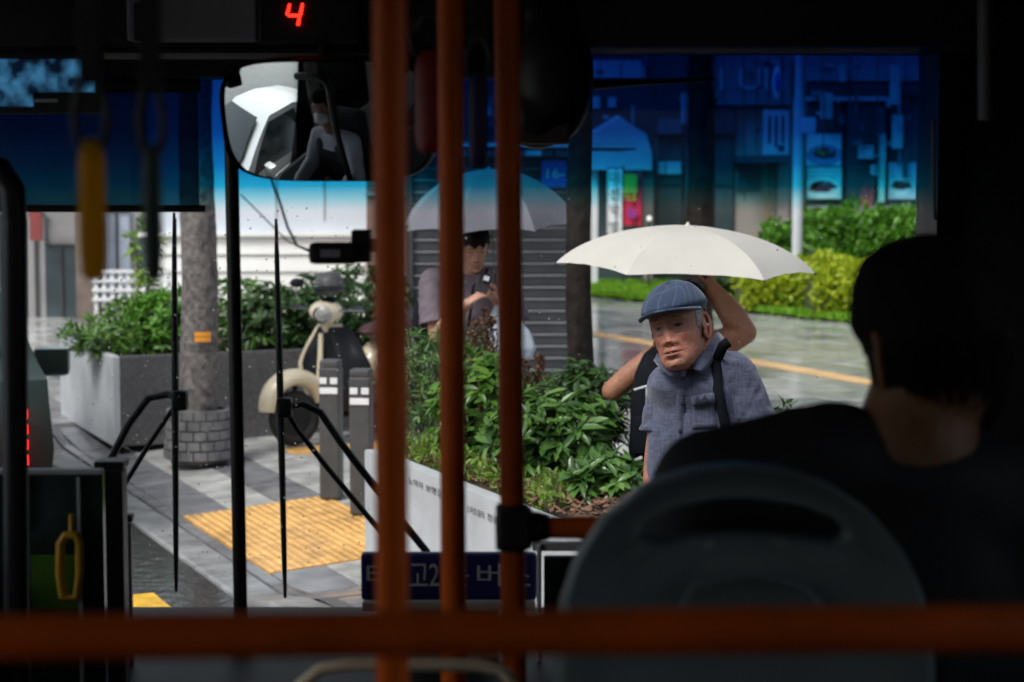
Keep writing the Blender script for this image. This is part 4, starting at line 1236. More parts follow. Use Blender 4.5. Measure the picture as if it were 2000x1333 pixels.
# ------------------------------------------------------------------ vehicles
M_carp = mat('dark green car paint', (.018, .03, .027), .42, var=.25, scale=3, spec=.25)
M_carg = mat('dark car glass', (.02, .03, .03), .05, spec=.6)
M_tail = emit_mat('red tail lamp', (1.0, .01, .01), 4.0)
M_white_p = mat('white van paint', (.88, .89, .9), .3, var=.03, coat=.4)
def vehicle(name, label, corner, ang, W, Lh, prof, glass_prof, paint, cat, wheel_r=.32, taper=.13):
    """side profile swept across the width, sides leaning in above the belt; rear right corner at 'corner'"""
    fwd = Vector((-math.sin(ang), math.cos(ang), 0)); rt = Vector((math.cos(ang), math.sin(ang), 0))
    base = corner - rt * W / 2 + fwd * Lh / 2; base.z = ROAD_Z
    root = thing(name, label, cat, base)
    def P(u, w, z): return Vector((corner.x, corner.y, ROAD_Z)) + fwd * u - rt * w + Vector((0, 0, z))
    belt = prof['belt']
    rows = []
    cols = [0, .02, .1, .25, .5, .75, .9, .98, 1.0]
    for c in cols:
        rows.append([])
        for (u, z) in prof['pts']:
            lean = max(0, (z - belt)) / (prof['top'] - belt) * taper * W
            bulge = .04 * math.sin(math.pi * min(1, max(0, (z - .2) / (belt - .2)))) if z < belt else 0.02
            edge = abs(c - .5) * 2
            w = .5 * W + (c - .5) * (W - 2 * lean - .08 + 2 * bulge)
            du = .10 * edge ** 3 * (1 if u < Lh / 2 else -1) * (1 if z < belt else .6)
            rows[-1].append(P(u + du, w, z))
    mb = MB(); mb.loft(rows); mb.build('body', paint, root, smooth=True, angle=50)
    for wlean in (-1, 1):
        for g in glass_prof:
            poly = []
            for (u, z) in g:
                lean = max(0, (z - belt)) / (prof['top'] - belt) * taper * W
                w = (lean + .04 - .02 - .012) if wlean < 0 else (W - lean - .04 + .02 + .012)
                poly.append(P(u, w, z))
            mb = MB(); mb.prism(poly, rt * (-.01 if wlean < 0 else .01)); mb.build('side_window', M_carg, root)
    for (u, w) in ((prof['wr'], .10), (prof['wr'], W - .10), (prof['wf'], .10), (prof['wf'], W - .10)):
        c = P(u, w, wheel_r)
        mb = MB(); mb.lathe([(wheel_r * .6, -.11), (wheel_r * .95, -.11), (wheel_r, -.07), (wheel_r, .07), (wheel_r * .95, .11), (wheel_r * .6, .11)], c, rt, 28); wh = mb.build('wheel', M_rubber, root, smooth=True)
        mb = MB(); mb.lathe([(0, -.115), (wheel_r * .62, -.09), (wheel_r * .62, .09), (0, .115)], c, rt, 20); mb.build('rim', M_chrome, wh, smooth=True)
    return root, P, rt, fwd
car_prof = dict(belt=.92, top=1.45, wr=.85, wf=3.55, pts=[(.05, .3), (0, .55), (.03, .80), (.12, .93), (.75, 1.0), (1.35, 1.38), (2.0, 1.45), (2.6, 1.42), (3.4, .98), (4.3, .85), (4.55, .6), (4.5, .3)])
cc = Vector((at(108, 850, 10.9).x, 10.9, 0))
CAR, P, crt, cfw = vehicle('parked_car', 'dark grey green car with lit red tail lamps at the left kerb', cc, R(17), 1.8, 4.55, car_prof,
    [[(1.0, .96), (1.5, 1.34), (2.0, 1.39), (2.05, .96)], [(2.1, .96), (2.08, 1.39), (2.6, 1.36), (3.2, .98)]], M_carp, 'car')
poly = [P(.78, w, 1.02) for w in (.25, 1.55)] + [P(1.3, w, 1.35) for w in (1.45, .35)]
mb = MB(); mb.prism(poly, (0, -.012, .012)); mb.build('rear_window', M_carg, CAR)
for w in (.17, 1.63):
    lampo = MB()
    for k in range(5):
        lampo.box(P(.02, w, .42 + .085 * k), (.045, .05, .055), Matrix.Rotation(R(17), 3, 'Z'), bev=.008)
    lampo.build('tail_lamp', M_tail, CAR)
mb = MB(); mb.box(P(-.01, .9, .62), (.52, .02, .11), Matrix.Rotation(R(17), 3, 'Z')); mb.build('number_plate', M_white, CAR)
for w in (-.14, 1.94):
    mc = P(2.75, w, .90); rm = Matrix.Rotation(R(12), 3, 'Z')
    if w < 0: q_ = at(101, 706, mc.y); mc = q_
    mb = MB(); mb.box(mc, (.25, .12, .205), rm, bev=.05); mo = mb.build('side_mirror', mat('pale mirror shell', (.30, .34, .34), .35, coat=.3), CAR, smooth=True)
    mb = MB(); mb.box(mc + rm @ Vector((0, -.058, .004)), (.222, .012, .172), rm, bev=.005); mb.build('mirror_glass', mat('dark mirror glass', (.012, .022, .018), .12), mo)
    mb = MB(); mb.tube([mc, P(2.85, max(.1, min(w, 1.7)), .80)], .03, 8); mb.build('mirror_stalk', M_blackp, mo)
WC, P, vrt, vfw = vehicle('white_car', 'white car in the next lane, seen only in the driver mirror', Vector((-2.1, .2, 0)), R(3), 1.8, 4.55, car_prof,
    [[(1.0, .96), (1.5, 1.34), (2.0, 1.39), (2.05, .96)], [(2.1, .96), (2.08, 1.39), (2.6, 1.36), (3.2, .98)]], M_white_p, 'car')
poly = [P(3.33, w, 1.02) for w in (.22, 1.58)] + [P(2.68, w, 1.40) for w in (1.42, .38)]
mb = MB(); mb.prism(poly, (0, .012, .014)); mb.build('windscreen', M_carg, WC)
for w in (.18, 1.62):
    mb = MB(); mb.box(P(4.46, w, .68), (.32, .14, .14), Matrix.Rotation(R(3), 3, 'Z'), bev=.04); mb.build('headlamp', M_chrome, WC)
mb = MB(); mb.box(P(4.54, .9, .5), (.52, .03, .11), Matrix.Rotation(R(3), 3, 'Z')); mb.build('number_plate', M_white, WC)
mb = MB(); mb.box(P(2.95, -.06, .98), (.16, .12, .12), Matrix.Rotation(R(3), 3, 'Z'), bev=.03); mb.build('side_mirror', M_white_p, WC)
# ------------------------------------------------------------------ the bus round the camera
M_shell = mat('grey bus lining', (.22, .215, .21), .6, var=.2, scale=3)
M_head = mat('charcoal header trim', (.05, .045, .04), .5, var=.15, scale=4)
M_trim = mat('beige trim strip', (.62, .56, .5), .4, var=.1)
M_greyp = mat('grey plastic panel', (.5, .52, .56), .5, var=.1)
M_black = mat('matt black plastic', (.010, .010, .012), .5, var=.2)
M_blackm = mat('black powder coat', (.012, .012, .014), .42, var=.2)
M_orange = mat('orange powder coat', (.70, .115, .003), .42, var=.12, scale=10, bump=.03, bscale=60, spec=.25)
M_floor = mat('bus floor vinyl', (.05, .05, .055), .6)
BX0, BX1, BY0, BY1, BZ0, BZ1 = -1.50, 0.985, -2.6, 4.44, .42, 2.78
WS_Y = 4.36
BUS = thing('city_bus', 'city bus interior whose windscreen frames the street', 'bus', (-.25, 1.0, ROAD_Z))
def bpart(name, m, *boxes, bev=0.0, parent=None):
    mb = MB()
    for (x0, x1, y0, y1, z0, z1) in boxes:
        mb.box(((x0 + x1) / 2, (y0 + y1) / 2, (z0 + z1) / 2), (x1 - x0, y1 - y0, z1 - z0), bev=bev)
    return mb.build(name, m, parent or BUS)
bpart('roof', M_shell, (BX0 - .05, BX1 + .05, BY0, BY1 + .02, BZ1, BZ1 + .06))
bpart('floor', M_floor, (BX0 - .05, BX1 + .05, BY0, BY1, BZ0 - .06, BZ0))
bpart('rear_wall', M_shell, (BX0, BX1, BY0 - .06, BY0, BZ0, 1.5), (BX0, BX1, BY0 - .06, BY0, 2.3, BZ1))
bpart('rear_window', pane_mat('tinted rear glass', (.62, .65, .65)), (BX0, BX1, BY0 - .03, BY0 - .025, 1.5, 2.3))
# right wall: solid panel up to the front door post, high windows behind the camera
bpart('right_wall', M_shell, (BX1, BX1 + .05, BY0, BY1, BZ0, 1.45), (BX1, BX1 + .05, BY0, BY1, 2.32, BZ1), (BX1, BX1 + .05, BY0, -1.9, 1.45, 2.32))
bpart('right_wall_panel', mat('black wall panel', (.004, .004, .004), .9, spec=.03), (BX1 - .003, BX1 + .047, 2.45, BY1 - .005, BZ0 + .003, BZ1 - .006))
bpart('left_wall', M_shell, (BX0 - .05, BX0, BY0, BY1, BZ0, 1.22), (BX0 - .05, BX0, BY0, BY1, 2.34, BZ1), (BX0 - .05, BX0, 1.35, 1.5, 1.22, 2.34), (BX0 - .05, BX0, 2.62, 2.78, 1.22, 2.34), (BX0 - .05, BX0, 4.2, BY1, 1.22, 2.34), (BX0 - .05, BX0, BY0, -2.2, 1.22, 2.34))
M_tint = pane_mat('tinted side glass', (.93, .95, .95))
M_clear = pane_mat('clear side glass', (.94, .96, .96))
for (y0, y1, m_) in ((-2.2, 1.35, M_tint), (1.5, 2.62, M_tint), (2.78, 4.2, M_clear)):
    bpart('side_window', m_, (BX0 - .03, BX0 - .025, y0, y1, 1.22, 2.34))
bpart('side_window', M_tint, (BX1 + .025, BX1 + .03, -1.9, 2.45, 1.45, 2.32))
# front: apron, dash, pillars, header
bpart('front_apron', M_black, (BX0, BX1, WS_Y - .02, BY1, BZ0 - .3, 1.00))
mb = MB(); x0, x1 = BX0, BX1
mb.loft([[Vector((x, 3.72, BZ0)), Vector((x, 3.72, .92)), Vector((x, 3.80, .985)), Vector((x, 4.33, 1.005)), Vector((x, 4.33, BZ0))] for x in (x0 + .002, x1 - .002)])
mb.build('dashboard', mat('black dash top', (.010, .011, .016), .5, var=.15), BUS)
wx1 = at(1800, 600, WS_Y).x
bpart('front_pillar', M_black, (wx1, BX1, 4.22, BY1 - .003, .99, 2.6))
bpart('front_pillar', M_black, (BX0, BX0 + .06, 4.22, BY1 - .003, .99, 2.6))
zt = at(1400, 100, WS_Y).z
bpart('header', M_head, (BX0, BX1, 4.04, WS_Y - .012, at(1400, 92, 4.04).z, BZ1 - .003))
bpart('roof_front', M_black, (BX0, BX1, WS_Y - .010, BY1 - .005, zt, BZ1 - .004))
hz = at(1400, 92, 4.03).z
bpart('header_trim', M_trim, (BX0, at(722, 100, 4.03).x, 4.026, 4.038, at(500, 116, 4.03).z, at(500, 104, 4.03).z), bev=.003)
bpart('header_trim', M_trim, (at(1120, 100, 4.03).x, at(1795, 100, 4.03).x, 4.026, 4.038, at(1500, 104, 4.03).z, at(1500, 95, 4.03).z), bev=.003)
bpart('header_drop', M_black, (BX0, at(1120, 100, 4.03).x, 4.05, 4.2, at(500, 150, 4.05).z, hz - .002))
# front door leaf on the right, dark lined, with a grab edge
bpart('front_door', mat('black door lining', (.004, .004, .004), .9, spec=.03), (BX1 - .045, BX1 - .004, 2.9, 4.2, BZ0 + .02, 2.5))
mb = MB(); mb.tube([at(1822, 235, 4.1), at(1826, 430, 4.1)], .004, 8); mb.build('door_seal', mat('grey rubber edge', (.25, .27, .28), .4), BUS)
mb = MB(); mb.tube([at(1925, 0, 3.4), at(1926, 235, 3.4)], .014, 10); mb.build('door_rail', mat('dull steel rail', (.2, .2, .2), .4), BUS, smooth=True)

# windscreen: clear glass whose upper band is dyed blue
m, nt, p = nodes_of('windscreen with blue shade band'); nt.nodes.remove(p); L = nt.links.new
tc = nt.nodes.new('ShaderNodeTexCoord'); sx = nt.nodes.new('ShaderNodeSeparateXYZ'); L(tc.outputs['Object'], sx.inputs[0])
wz = nt.nodes.new('ShaderNodeTexNoise'); wz.inputs['Scale'].default_value = 3.0; L(tc.outputs['Object'], wz.inputs['Vector'])
ad = nt.nodes.new('ShaderNodeMath'); ad.operation = 'MULTIPLY_ADD'; ad.inputs[1].default_value = .012; L(wz.outputs['Fac'], ad.inputs[0]); L(sx.outputs['Z'], ad.inputs[2])
ZB = at(900, 412, WS_Y).z; ZTOP = at(900, 100, WS_Y).z
mr = nt.nodes.new('ShaderNodeMapRange'); mr.inputs['From Min'].default_value = ZB + .006; mr.inputs['From Max'].default_value = ZTOP; L(ad.outputs[0], mr.inputs['Value'])
cr = nt.nodes.new('ShaderNodeValToRGB'); e = cr.color_ramp.elements
e[0].position = 0.0; e[0].color = (.90, .93, .93, 1)
e[1].position = 1.0; e[1].color = (.0015, .016, .14, 1)
for pos, c in ((.08, (.35, .75, .82)), (.16, (.02, .46, .70)), (.30, (.006, .20, .52)), (.5, (.003, .06, .30))):
    q = e.new(pos); q.color = (*c, 1)
L(mr.outputs[0], cr.inputs[0])
tr = nt.nodes.new('ShaderNodeBsdfTransparent'); L(cr.outputs[0], tr.inputs['Color'])
gl = nt.nodes.new('ShaderNodeBsdfGlossy'); gl.inputs['Roughness'].default_value = .02
fr = nt.nodes.new('ShaderNodeFresnel'); fr.inputs['IOR'].default_value = 1.4
mx = nt.nodes.new('ShaderNodeMixShader'); L(fr.outputs[0], mx.inputs[0]); L(tr.outputs[0], mx.inputs[1]); L(gl.outputs[0], mx.inputs[2]); L(mx.outputs[0], nt.nodes['Material Output'].inputs['Surface'])
M_ws = m
wsp = MB()
wsp.add([(BX0 + .06, WS_Y, 1.0), (wx1, WS_Y, 1.0), (wx1, WS_Y, zt + .03), (BX0 + .06, WS_Y, zt + .03)], [(0, 1, 2, 3)])
ws = wsp.build('windscreen', M_ws, BUS)
# object texture coordinates must be heights above the pavement
off = world_loc(ws); co = get_co(ws.data); 
mr.inputs['From Min'].default_value -= off.z; mr.inputs['From Max'].default_value -= off.z
# rain beads on the outside of the glass
m, nt, p = nodes_of('water bead'); nt.nodes.remove(p)
rf = nt.nodes.new('ShaderNodeBsdfGlass'); rf.inputs['IOR'].default_value = 1.33; rf.inputs['Roughness'].default_value = 0.02
nt.links.new(rf.outputs[0], nt.nodes['Material Output'].inputs['Surface']); M_drop = m
dr = MB()
for k in range(420):
    px, py = (rng.uniform(150, 760), rng.uniform(400, 1100)) if k < 330 else (rng.uniform(800, 1780), rng.uniform(380, 1000))
    q = at(px, py, WS_Y + .004); r_ = rng.choice((.0011, .0014, .0018, .0023))
    dr.ellipsoid(q, (r_, r_ * .45, r_ * 1.05), None, 8, 5)
tag(dr.build('rain_beads', M_drop, None, smooth=True), 'fine rain beads on the outside of the windscreen glass', 'raindrops', kind='stuff')

# wipers
def wiper(label, top, bot, hub, arms, Y):
    root = thing('wiper', label, 'wiper', at(hub[0], hub[1], Y), 'upright windscreen wipers')
    a, b = at(*top, Y), at(*bot, Y)
    mb = MB(); mb.tube([a, a.lerp(b, .1), a.lerp(b, .5), a.lerp(b, .9), b], [.003, .0055, .0085, .006, .0035], 8); mb.build('blade', M_black, root, smooth=True)
    mb = MB(); mb.box(a.lerp(b, .5) + Vector((0, .012, 0)), (.004, .018, (a - b).length * .97), Matrix.Rotation(math.atan2(a.x - b.x, a.z - b.z), 3, 'Y')); mb.build('rubber_lip', M_black, root)
    h = at(*hub, Y - .012)
    mb = MB(); mb.box(h, (.034, .035, .045), bev=.008); mb.build('hub', M_black, root)
    for pts, r_ in arms:
        mb = MB(); mb.tube([h] + [at(px, py, Y + .015) for px, py in pts], r_, 8); mb.build('arm', M_black, root, smooth=True)
WY = WS_Y + .06
wiper('left windscreen wiper standing upright before the thick tree trunk', (340, 416), (344, 1156), (352, 782), [([(330, 770), (290, 778), (252, 828), (215, 900)], .009), ([(330, 810), (290, 870), (232, 965)], .006)], WY)
wiper('right windscreen wiper standing upright before the scooter fender', (539, 428), (557, 1168), (556, 796), [([(592, 790), (626, 806), (668, 868), (740, 962), (835, 1080)], .0085), ([(580, 838), (640, 915), (740, 1035), (800, 1110)], .0065)], WY)

# ------------------------------------------------------------------ poles and rails
def pole(label, top, bot, Y, d, m=M_orange, name='handrail_pole', group='orange handrail poles', z0=None):
    a, b = at(*top, Y), at(*bot, Y)
    v = (b - a) / (b.z - a.z)
    ta = a + v * (BZ1 - a.z); tb = b + v * (BZ0 - b.z)
    root = thing(name, label, 'pole', tb, group)
    mb = MB(); mb.tube([ta, tb], d / 2, 24); mb.build('tube', m, root, smooth=True)
    mb = MB(); mb.lathe([(d * .5, .06), (d * .75, .04), (d * 1.3, .012), (d * 1.3, 0)], tb, (0, 0, 1), 20); mb.build('floor_flange', M_black, root, smooth=True)
    mb = MB(); mb.lathe([(d * .5, -.05), (d * .75, -.035), (d * 1.2, -.01), (d * 1.2, 0)], ta, (0, 0, 1), 20); mb.build('ceiling_flange', M_black, root, smooth=True)
    return root
P1 = pole('thickest and leftmost of the three upright orange poles', (761, 100), (766, 1200), 2.0, .034)
P2 = pole('middle one of the three upright orange poles', (880, 100), (886, 1200), 2.78, .036)
P3 = pole('rightmost upright orange pole with the black clamp', (991, 100), (1003, 1200), 2.82, .036)
# clamp and the short side rail on the third pole
ck = at(1001, 1030, 2.82)
mb = MB(); mb.lathe([(.018, -.034), (.024, -.032), (.025, 0), (.024, .032), (.018, .034)], ck, (0, 0, 1), 20); mb.box(ck + Vector((.004, -.004, 0)), (.05, .05, .058), bev=.008); mb.build('clamp', M_black, P3)
sr = thing('side_rail', 'short horizontal orange rail from the black clamp to behind the seat', 'rail', ck + Vector((.03, 0, 0)))
mb = MB(); mb.tube([ck + Vector((.02, 0, 0)), ck + Vector((.30, .0, -.004)), ck + Vector((.62, 0, -.008))], .0165, 20); mb.build('tube', M_orange, sr, smooth=True)
mb = MB(); mb.lathe([(.022, 0), (.024, .01), (.019, .03)], ck + Vector((.022, 0, 0)), (1, 0, 0), 16); mb.build('collar', M_black, sr, smooth=True)
mb = MB(); mb.box(ck + Vector((.64, 0, -.4)), (.03, .03, .85), bev=.008); mb.build('bracket', M_black, sr)
# near crossbar; its tube has a darker orange standing in for dimmer light
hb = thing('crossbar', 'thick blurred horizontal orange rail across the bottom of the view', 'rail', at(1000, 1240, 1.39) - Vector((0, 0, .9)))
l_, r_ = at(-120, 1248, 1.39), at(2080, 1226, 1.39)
mb = MB(); mb.tube([l_, (l_ + r_) / 2, r_, r_ + Vector((.02, .012, -.006)), r_ + Vector((.032, .03, -.03)), r_ + Vector((.034, .035, -.7))], .0165, 24); mb.build('tube', mat('shade darkened orange paint', (.46, .07, .002), .5, var=.2, scale=14, spec=.2), hb, smooth=True)
for q in (l_, ):
    mb = MB(); mb.tube([q, q + Vector((-.02, 0, -.9))], .0165, 16); mb.build('leg', M_orange, hb, smooth=True)
# black posts
def rod(name, label, cat, p0, p1, d, m, group=None, cap=None):
    root = thing(name, label, cat, p1 if p1.z < p0.z else p0, group)
    mb = MB(); mb.tube([p0, p1], d / 2, 20); mb.build('tube', m, root, smooth=True)
    mb = MB(); mb.lathe([(d * .5, .05), (d * .9, .02), (d * 1.1, 0)], p1, (0, 0, 1), 16); mb.build('flange', m, root, smooth=True)
    return root
a, b = at(453, 350, 4.1), at(470, 1200, 4.1); v = (b - a) / (b.z - a.z)
rod('partition_post', 'thin black upright post between thick tree trunk and scooter', 'post', a + v * (2.45 - a.z), b + v * (.99 - b.z), .029, M_blackm)
q = at(24, 345, 3.3); qb = at(32, 1200, 3.3)
pp_ = thing('grab_post', 'black round topped grab post at the left edge of the view', 'post', Vector((qb.x, qb.y, BZ0)))
mb = MB(); mb.tube([Vector((q.x, q.y, q.z)) + Vector((-.26, 0, .02)), Vector((q.x - .20, q.y, q.z + .025)), Vector((q.x - .06, q.y, q.z + .022)), Vector((q.x - .02, q.y, q.z + .012)), q + Vector((0, 0, -.02)), q + Vector((.002, 0, -.08)), qb, Vector((qb.x, qb.y, BZ0))], .021, 20); mb.build('tube', M_blackm, pp_, smooth=True)
mb = MB(); mb.lathe([(.021, .05), (.035, .02), (.045, 0)], (qb.x, qb.y, BZ0), (0, 0, 1), 16); mb.build('flange', M_blackm, pp_, smooth=True)

# driver partition: dark glass with a bright top edge and a yellow handle
px0, px1, z0, z1 = rectY(-420, 925, 202, 1215, 3.62)
PT = thing('partition_screen', 'dark glossy driver partition with pale top edge, lower left', 'partition', ((px0 + px1) / 2, 3.62, BZ0))
mb = MB(); mb.box(((px0 + px1) / 2, 3.62, (z1 + BZ0) / 2), (px1 - px0, .014, z1 - BZ0)); mb.build('screen', mat('dark green partition', (.012, .03, .022), .12, var=.5, scale=9), PT)
mb = MB(); mb.box(((px0 + px1) / 2, 3.618, z1 + .004), (px1 - px0, .022, .010), bev=.003); mb.build('top_edge', M_greyp, PT)
mb = MB(); xe = at(155, 1000, 3.61).x; mb.box((xe, 3.607, (z1 + BZ0) / 2), (.006, .008, z1 - BZ0 - .01)); mb.build('seam', M_greyp, PT)
yh = [at(px, py, 3.585) for px, py in ((124, 1168), (117, 1120), (118, 1062), (128, 1046), (148, 1046), (156, 1062), (156, 1120), (150, 1168))]
mb = MB(); mb.tube(yh + [yh[0]], .0085, 10); mb.tube([at(140, 1040, 3.59), at(140, 1005, 3.59)], .006, 8)
mb.build('handle', mat('yellow plastic', (.62, .36, .02), .4), PT, smooth=True)
mat_g = mat('mottled green patch', (.06, .16, .015), .35, var=.5, scale=6)
gx0, gx1, gz0, gz1 = rectY(62, 1085, 158, 1190, 3.605); mb = MB(); mb.box(((gx0 + gx1) / 2, 3.607, (gz0 + gz1) / 2), (gx1 - gx0, .006, gz1 - gz0), bev=.002); mb.build('green_patch', mat_g, PT)  # thin mottled green patch on the face of the screen
# square black stand with cap and a smaller one behind
for i, (a0, a1, t_, Y, lab) in enumerate(((198, 243, 897, 3.8, 'square black ticket machine post with a flat cap, lower left'), (240, 256, 1003, 3.95, 'slim black post just right of the square capped one'))):
    px0, px1, z0, z1 = rectY(a0, t_, a1, 1215, Y)
    r = thing('square_post', lab, 'post', ((px0 + px1) / 2, Y, .98))
    mb = MB(); mb.box(((px0 + px1) / 2, Y, (.98 + z1 - .02) / 2), (px1 - px0, px1 - px0, z1 - .02 - .98), bev=.004); mb.build('column', M_blackm, r)
    mb = MB(); mb.box(((px0 + px1) / 2, Y, z1 - .009), (px1 - px0 + .008, px1 - px0 + .008, .016), bev=.004); mb.build('cap', M_blackm, r)

# route sign on the dash, back lit letters seen from inside
SGY = 4.0
px0, px1, z0, z1 = rectY(706, 1079, 1048, 1171, SGY)
RS = thing('route_sign', 'navy dash sign with pale Korean letters behind the orange poles', 'sign', ((px0 + px1) / 2, SGY, .99))
mb = MB(); mb.box(((px0 + px1) / 2, SGY, (z0 + z1) / 2), (px1 - px0, .03, z1 - z0), bev=.008); mb.build('board', mat('navy sign board', (.02, .022, .17), .4), RS)
mb = MB(); mb.box(((px0 + px1) / 2, SGY, z0 - .012), (px1 - px0 - .004, .03, .018), bev=.003); mb.box(((px0 + px1) / 2, SGY + .01, (.99 + z0 - .02) / 2), (.2, .02, max(.02, z0 - .02 - .99))); mb.build('foot', M_trim, RS)
M_let = mat('pale sign letters', (.9, .9, .92), .5)
for ch, a0, a1 in (('타', 716, 776), ('고', 800, 836), ('2', 838, 858), ('는', 876, 916), ('버', 932, 978), ('스', 996, 1036)):
    q = at(a0, 1145, SGY - .018); q2 = at(a1, 1145, SGY - .018)
    text_part(ch, 'letter', M_let, RS, q, (1, 0, 0), (0, 0, 1), .046, .0, width=(q2 - q).x)
wp = thing('sign_stand', 'white upright stand edge right of the navy sign', 'stand', at(1052, 1190, 3.98) - Vector((0, 0, .08)))
mb = MB(); mb.box((at(1053, 1100, 3.98).x, 3.98, (at(1053, 1062, 3.98).z + .99) / 2), (.010, .02, at(1053, 1062, 3.98).z - .99), bev=.003); mb.build('upright', M_white, wp)
x0, x1 = at(1040, 1065, 3.98).x, at(1160, 1065, 3.98).x
mb = MB(); mb.box(((x0 + x1) / 2, 3.985, at(1053, 1068, 3.98).z), (x1 - x0, .02, .018), bev=.003); mb.build('crosspiece', M_white, wp)
px0, px1, z0, z1 = rectY(1062, 1086, 1240, 1230, 4.02)
mb = MB(); mb.box(((px0 + px1) / 2, 4.02, (z0 + z1) / 2), (px1 - px0, .02, z1 - z0), bev=.004); mb.build('teal_board', mat('dark teal board', (.01, .06, .06), .5), wp)

# beige guard tube under the crossbar
q = [at(px, py, 2.5) for px, py in ((560, 1400), (588, 1338), (625, 1308), (680, 1300), (800, 1299), (930, 1300), (975, 1306), (1000, 1330), (1006, 1400))]
gf = thing('guard_frame', 'beige tube frame of a seat guard at the bottom edge', 'guard', Vector((q[4].x, q[4].y, BZ0)))
q = [Vector((q[0].x, q[0].y, BZ0))] + q + [Vector((q[-1].x, q[-1].y, BZ0))]
mb = MB(); mb.tube(q, .0085, 12); mb.build('tube', mat('beige painted tube', (.85, .68, .48), .35), gf, smooth=True)
mb = MB(); mb.box(((q[1].x + q[-2].x) / 2, q[0].y + .012, 1.0), (q[-2].x - q[1].x - .03, .01, .45)); mb.build('panel', M_black, gf)

# ------------------------------------------------------------------ header equipment
def facing(name, m, parent, a, b, c, d, Y, dd=.05, bev=.006): return slabY(name, m, parent, a, b, c, d, Y, dd, bev)
HP = thing('header_box', 'dull grey equipment box above the windscreen', 'equipment', at(375, 45, 3.99))
facing('case', M_greyp, HP, 248, -40, 500, 80, 3.97, .06)
facing('lid_gap', M_black, HP, 262, 6, 280, 80, 3.965, .004, 0)
LED = thing('led_display', 'black display showing a red 4 above the windscreen', 'display', at(590, 30, 3.97))
facing('case', M_black, LED, 504, -60, 700, 84, 3.96, .07)
M_led = emit_mat('red led', (1.0, .02, .01), 2.2)
sg = MB()
def bar_(p0, p1, w=6.5):
    a, b = at(*p0, 3.955), at(*p1, 3.955); v = (b - a).normalized(); n_ = Vector((-v.z, 0, v.x)) * (w / F_PX * 3.955 / 2)
    e_ = v * .002
    sg.prism([a - n_ * .7 - e_ * 0, a + n_ * .7, b + n_, b - n_], (0, -.003, 0))
bar_((566, 8), (561, 30)); bar_((562, 31), (588, 31)); bar_((591, 7), (587, 29)); bar_((586, 30), (582, 50))
sg.build('digit', M_led, LED)
CM = thing('cctv_monitor', 'small monitor with four dim blue camera pictures, top left', 'monitor', at(60, 165, 3.8))
facing('case', M_black, CM, -180, 100, 194, 222, 3.83, .05)
m, nt, p = nodes_of('camera pictures'); L = nt.links.new
tc = nt.nodes.new('ShaderNodeTexCoord'); n1 = nt.nodes.new('ShaderNodeTexNoise'); n1.inputs['Scale'].default_value = 28; n1.inputs['Detail'].default_value = 4; L(tc.outputs['Object'], n1.inputs['Vector'])
cr = nt.nodes.new('ShaderNodeValToRGB'); cr.color_ramp.elements[0].position = .38; cr.color_ramp.elements[0].color = (.001, .006, .02, 1); cr.color_ramp.elements[1].position = .68; cr.color_ramp.elements[1].color = (.05, .22, .42, 1)
L(n1.outputs['Fac'], cr.inputs[0]); L(cr.outputs[0], p.inputs['Emission Color']); p.inputs['Emission Strength'].default_value = 0.45; p.inputs['Base Color'].default_value = (.01, .01, .012, 1)
for (a0, b0, c0, d0) in ((-60, 116, 12, 208), (14, 116, 62, 208), (64, 116, 112, 180), (115, 116, 183, 180)):
    facing('picture', m, CM, a0, b0, c0, d0, 3.822, .004, 0)
facing('buttons', M_greyp, CM, 66, 194, 112, 200, 3.822, .004, 0)
mb = MB(); mb.tube([at(-20, 100, 3.86), at(-20, 40, 3.9), at(-20, -20, 4.04)], .012, 8); mb.build('bracket', M_black, CM)
# hanging black housing with a thin arm, right of the poles
HG = thing('camera_housing', 'black bulbous camera housing hanging right of the poles', 'equipment', at(1085, 160, 3.7))
mb = MB(); c = at(1084, 150, 3.7)
mb.ellipsoid(c, (.072, .06, .125), None, 22, 16); mb.ellipsoid(at(1050, 230, 3.7), (.06, .05, .06), None, 18, 12); mb.box(at(1076, 60, 3.72), (.1, .07, .12), bev=.02)
me = remesh(mb, .008, 4); me.transform(Matrix.Translation(-Vector(HG.location))); obj_from_mesh('housing', me, HG, [M_black])
mb = MB(); mb.tube([at(1140, 168, 3.75), at(1240, 162, 3.85), at(1392, 156, 4.0)], [.010, .006, .004], 8); mb.build('arm', M_black, HG, smooth=True)
mb = MB(); mb.tube([at(1076, 60, 3.74), at(1076, -120, 3.9)], .02, 10); mb.build('stem', M_black, HG, smooth=True)
facing('lens_panel', mat('brown lens panel', (.08, .04, .03), .3), HG, 1022, 240, 1112, 282, 3.66, .01, .003)
# counter on a stalk in front of the scooter
DV = thing('card_reader', 'small black reader with a dim screen on a bracket left of the first pole', 'device', at(660, 495, 3.4))
facing('case', M_black, DV, 602, 474, 700, 517, 3.4, .035, .010)
facing('screen', M_greyp, DV, 626, 488, 664, 503, 3.397, .004, 0)
facing('side_box', M_black, DV, 686, 450, 722, 514, 3.41, .05, .003)
dp = at(762, 480, 3.42)
mb = MB(); mb.tube([Vector((dp.x, 3.44, BZ1)), Vector((dp.x, 3.44, dp.z - .2))], .012, 10); mb.tube([at(715, 480, 3.44), dp + Vector((0, .02, 0))], .012, 8); mb.build('post', M_blackm, DV, smooth=True)
mb = MB(); mb.tube([at(px, py, 3.46) for px, py in ((528, 345), (548, 400), (562, 445), (580, 480), (605, 490))], .0026, 6); mb.build('cable', M_blackm, DV, smooth=True)
mb = MB(); mb.tube([at(px, py, 3.5) for px, py in ((470, 380), (520, 430), (560, 470), (603, 492))], .0012, 6); mb.build('thin_cable', M_blackm, DV, smooth=True)

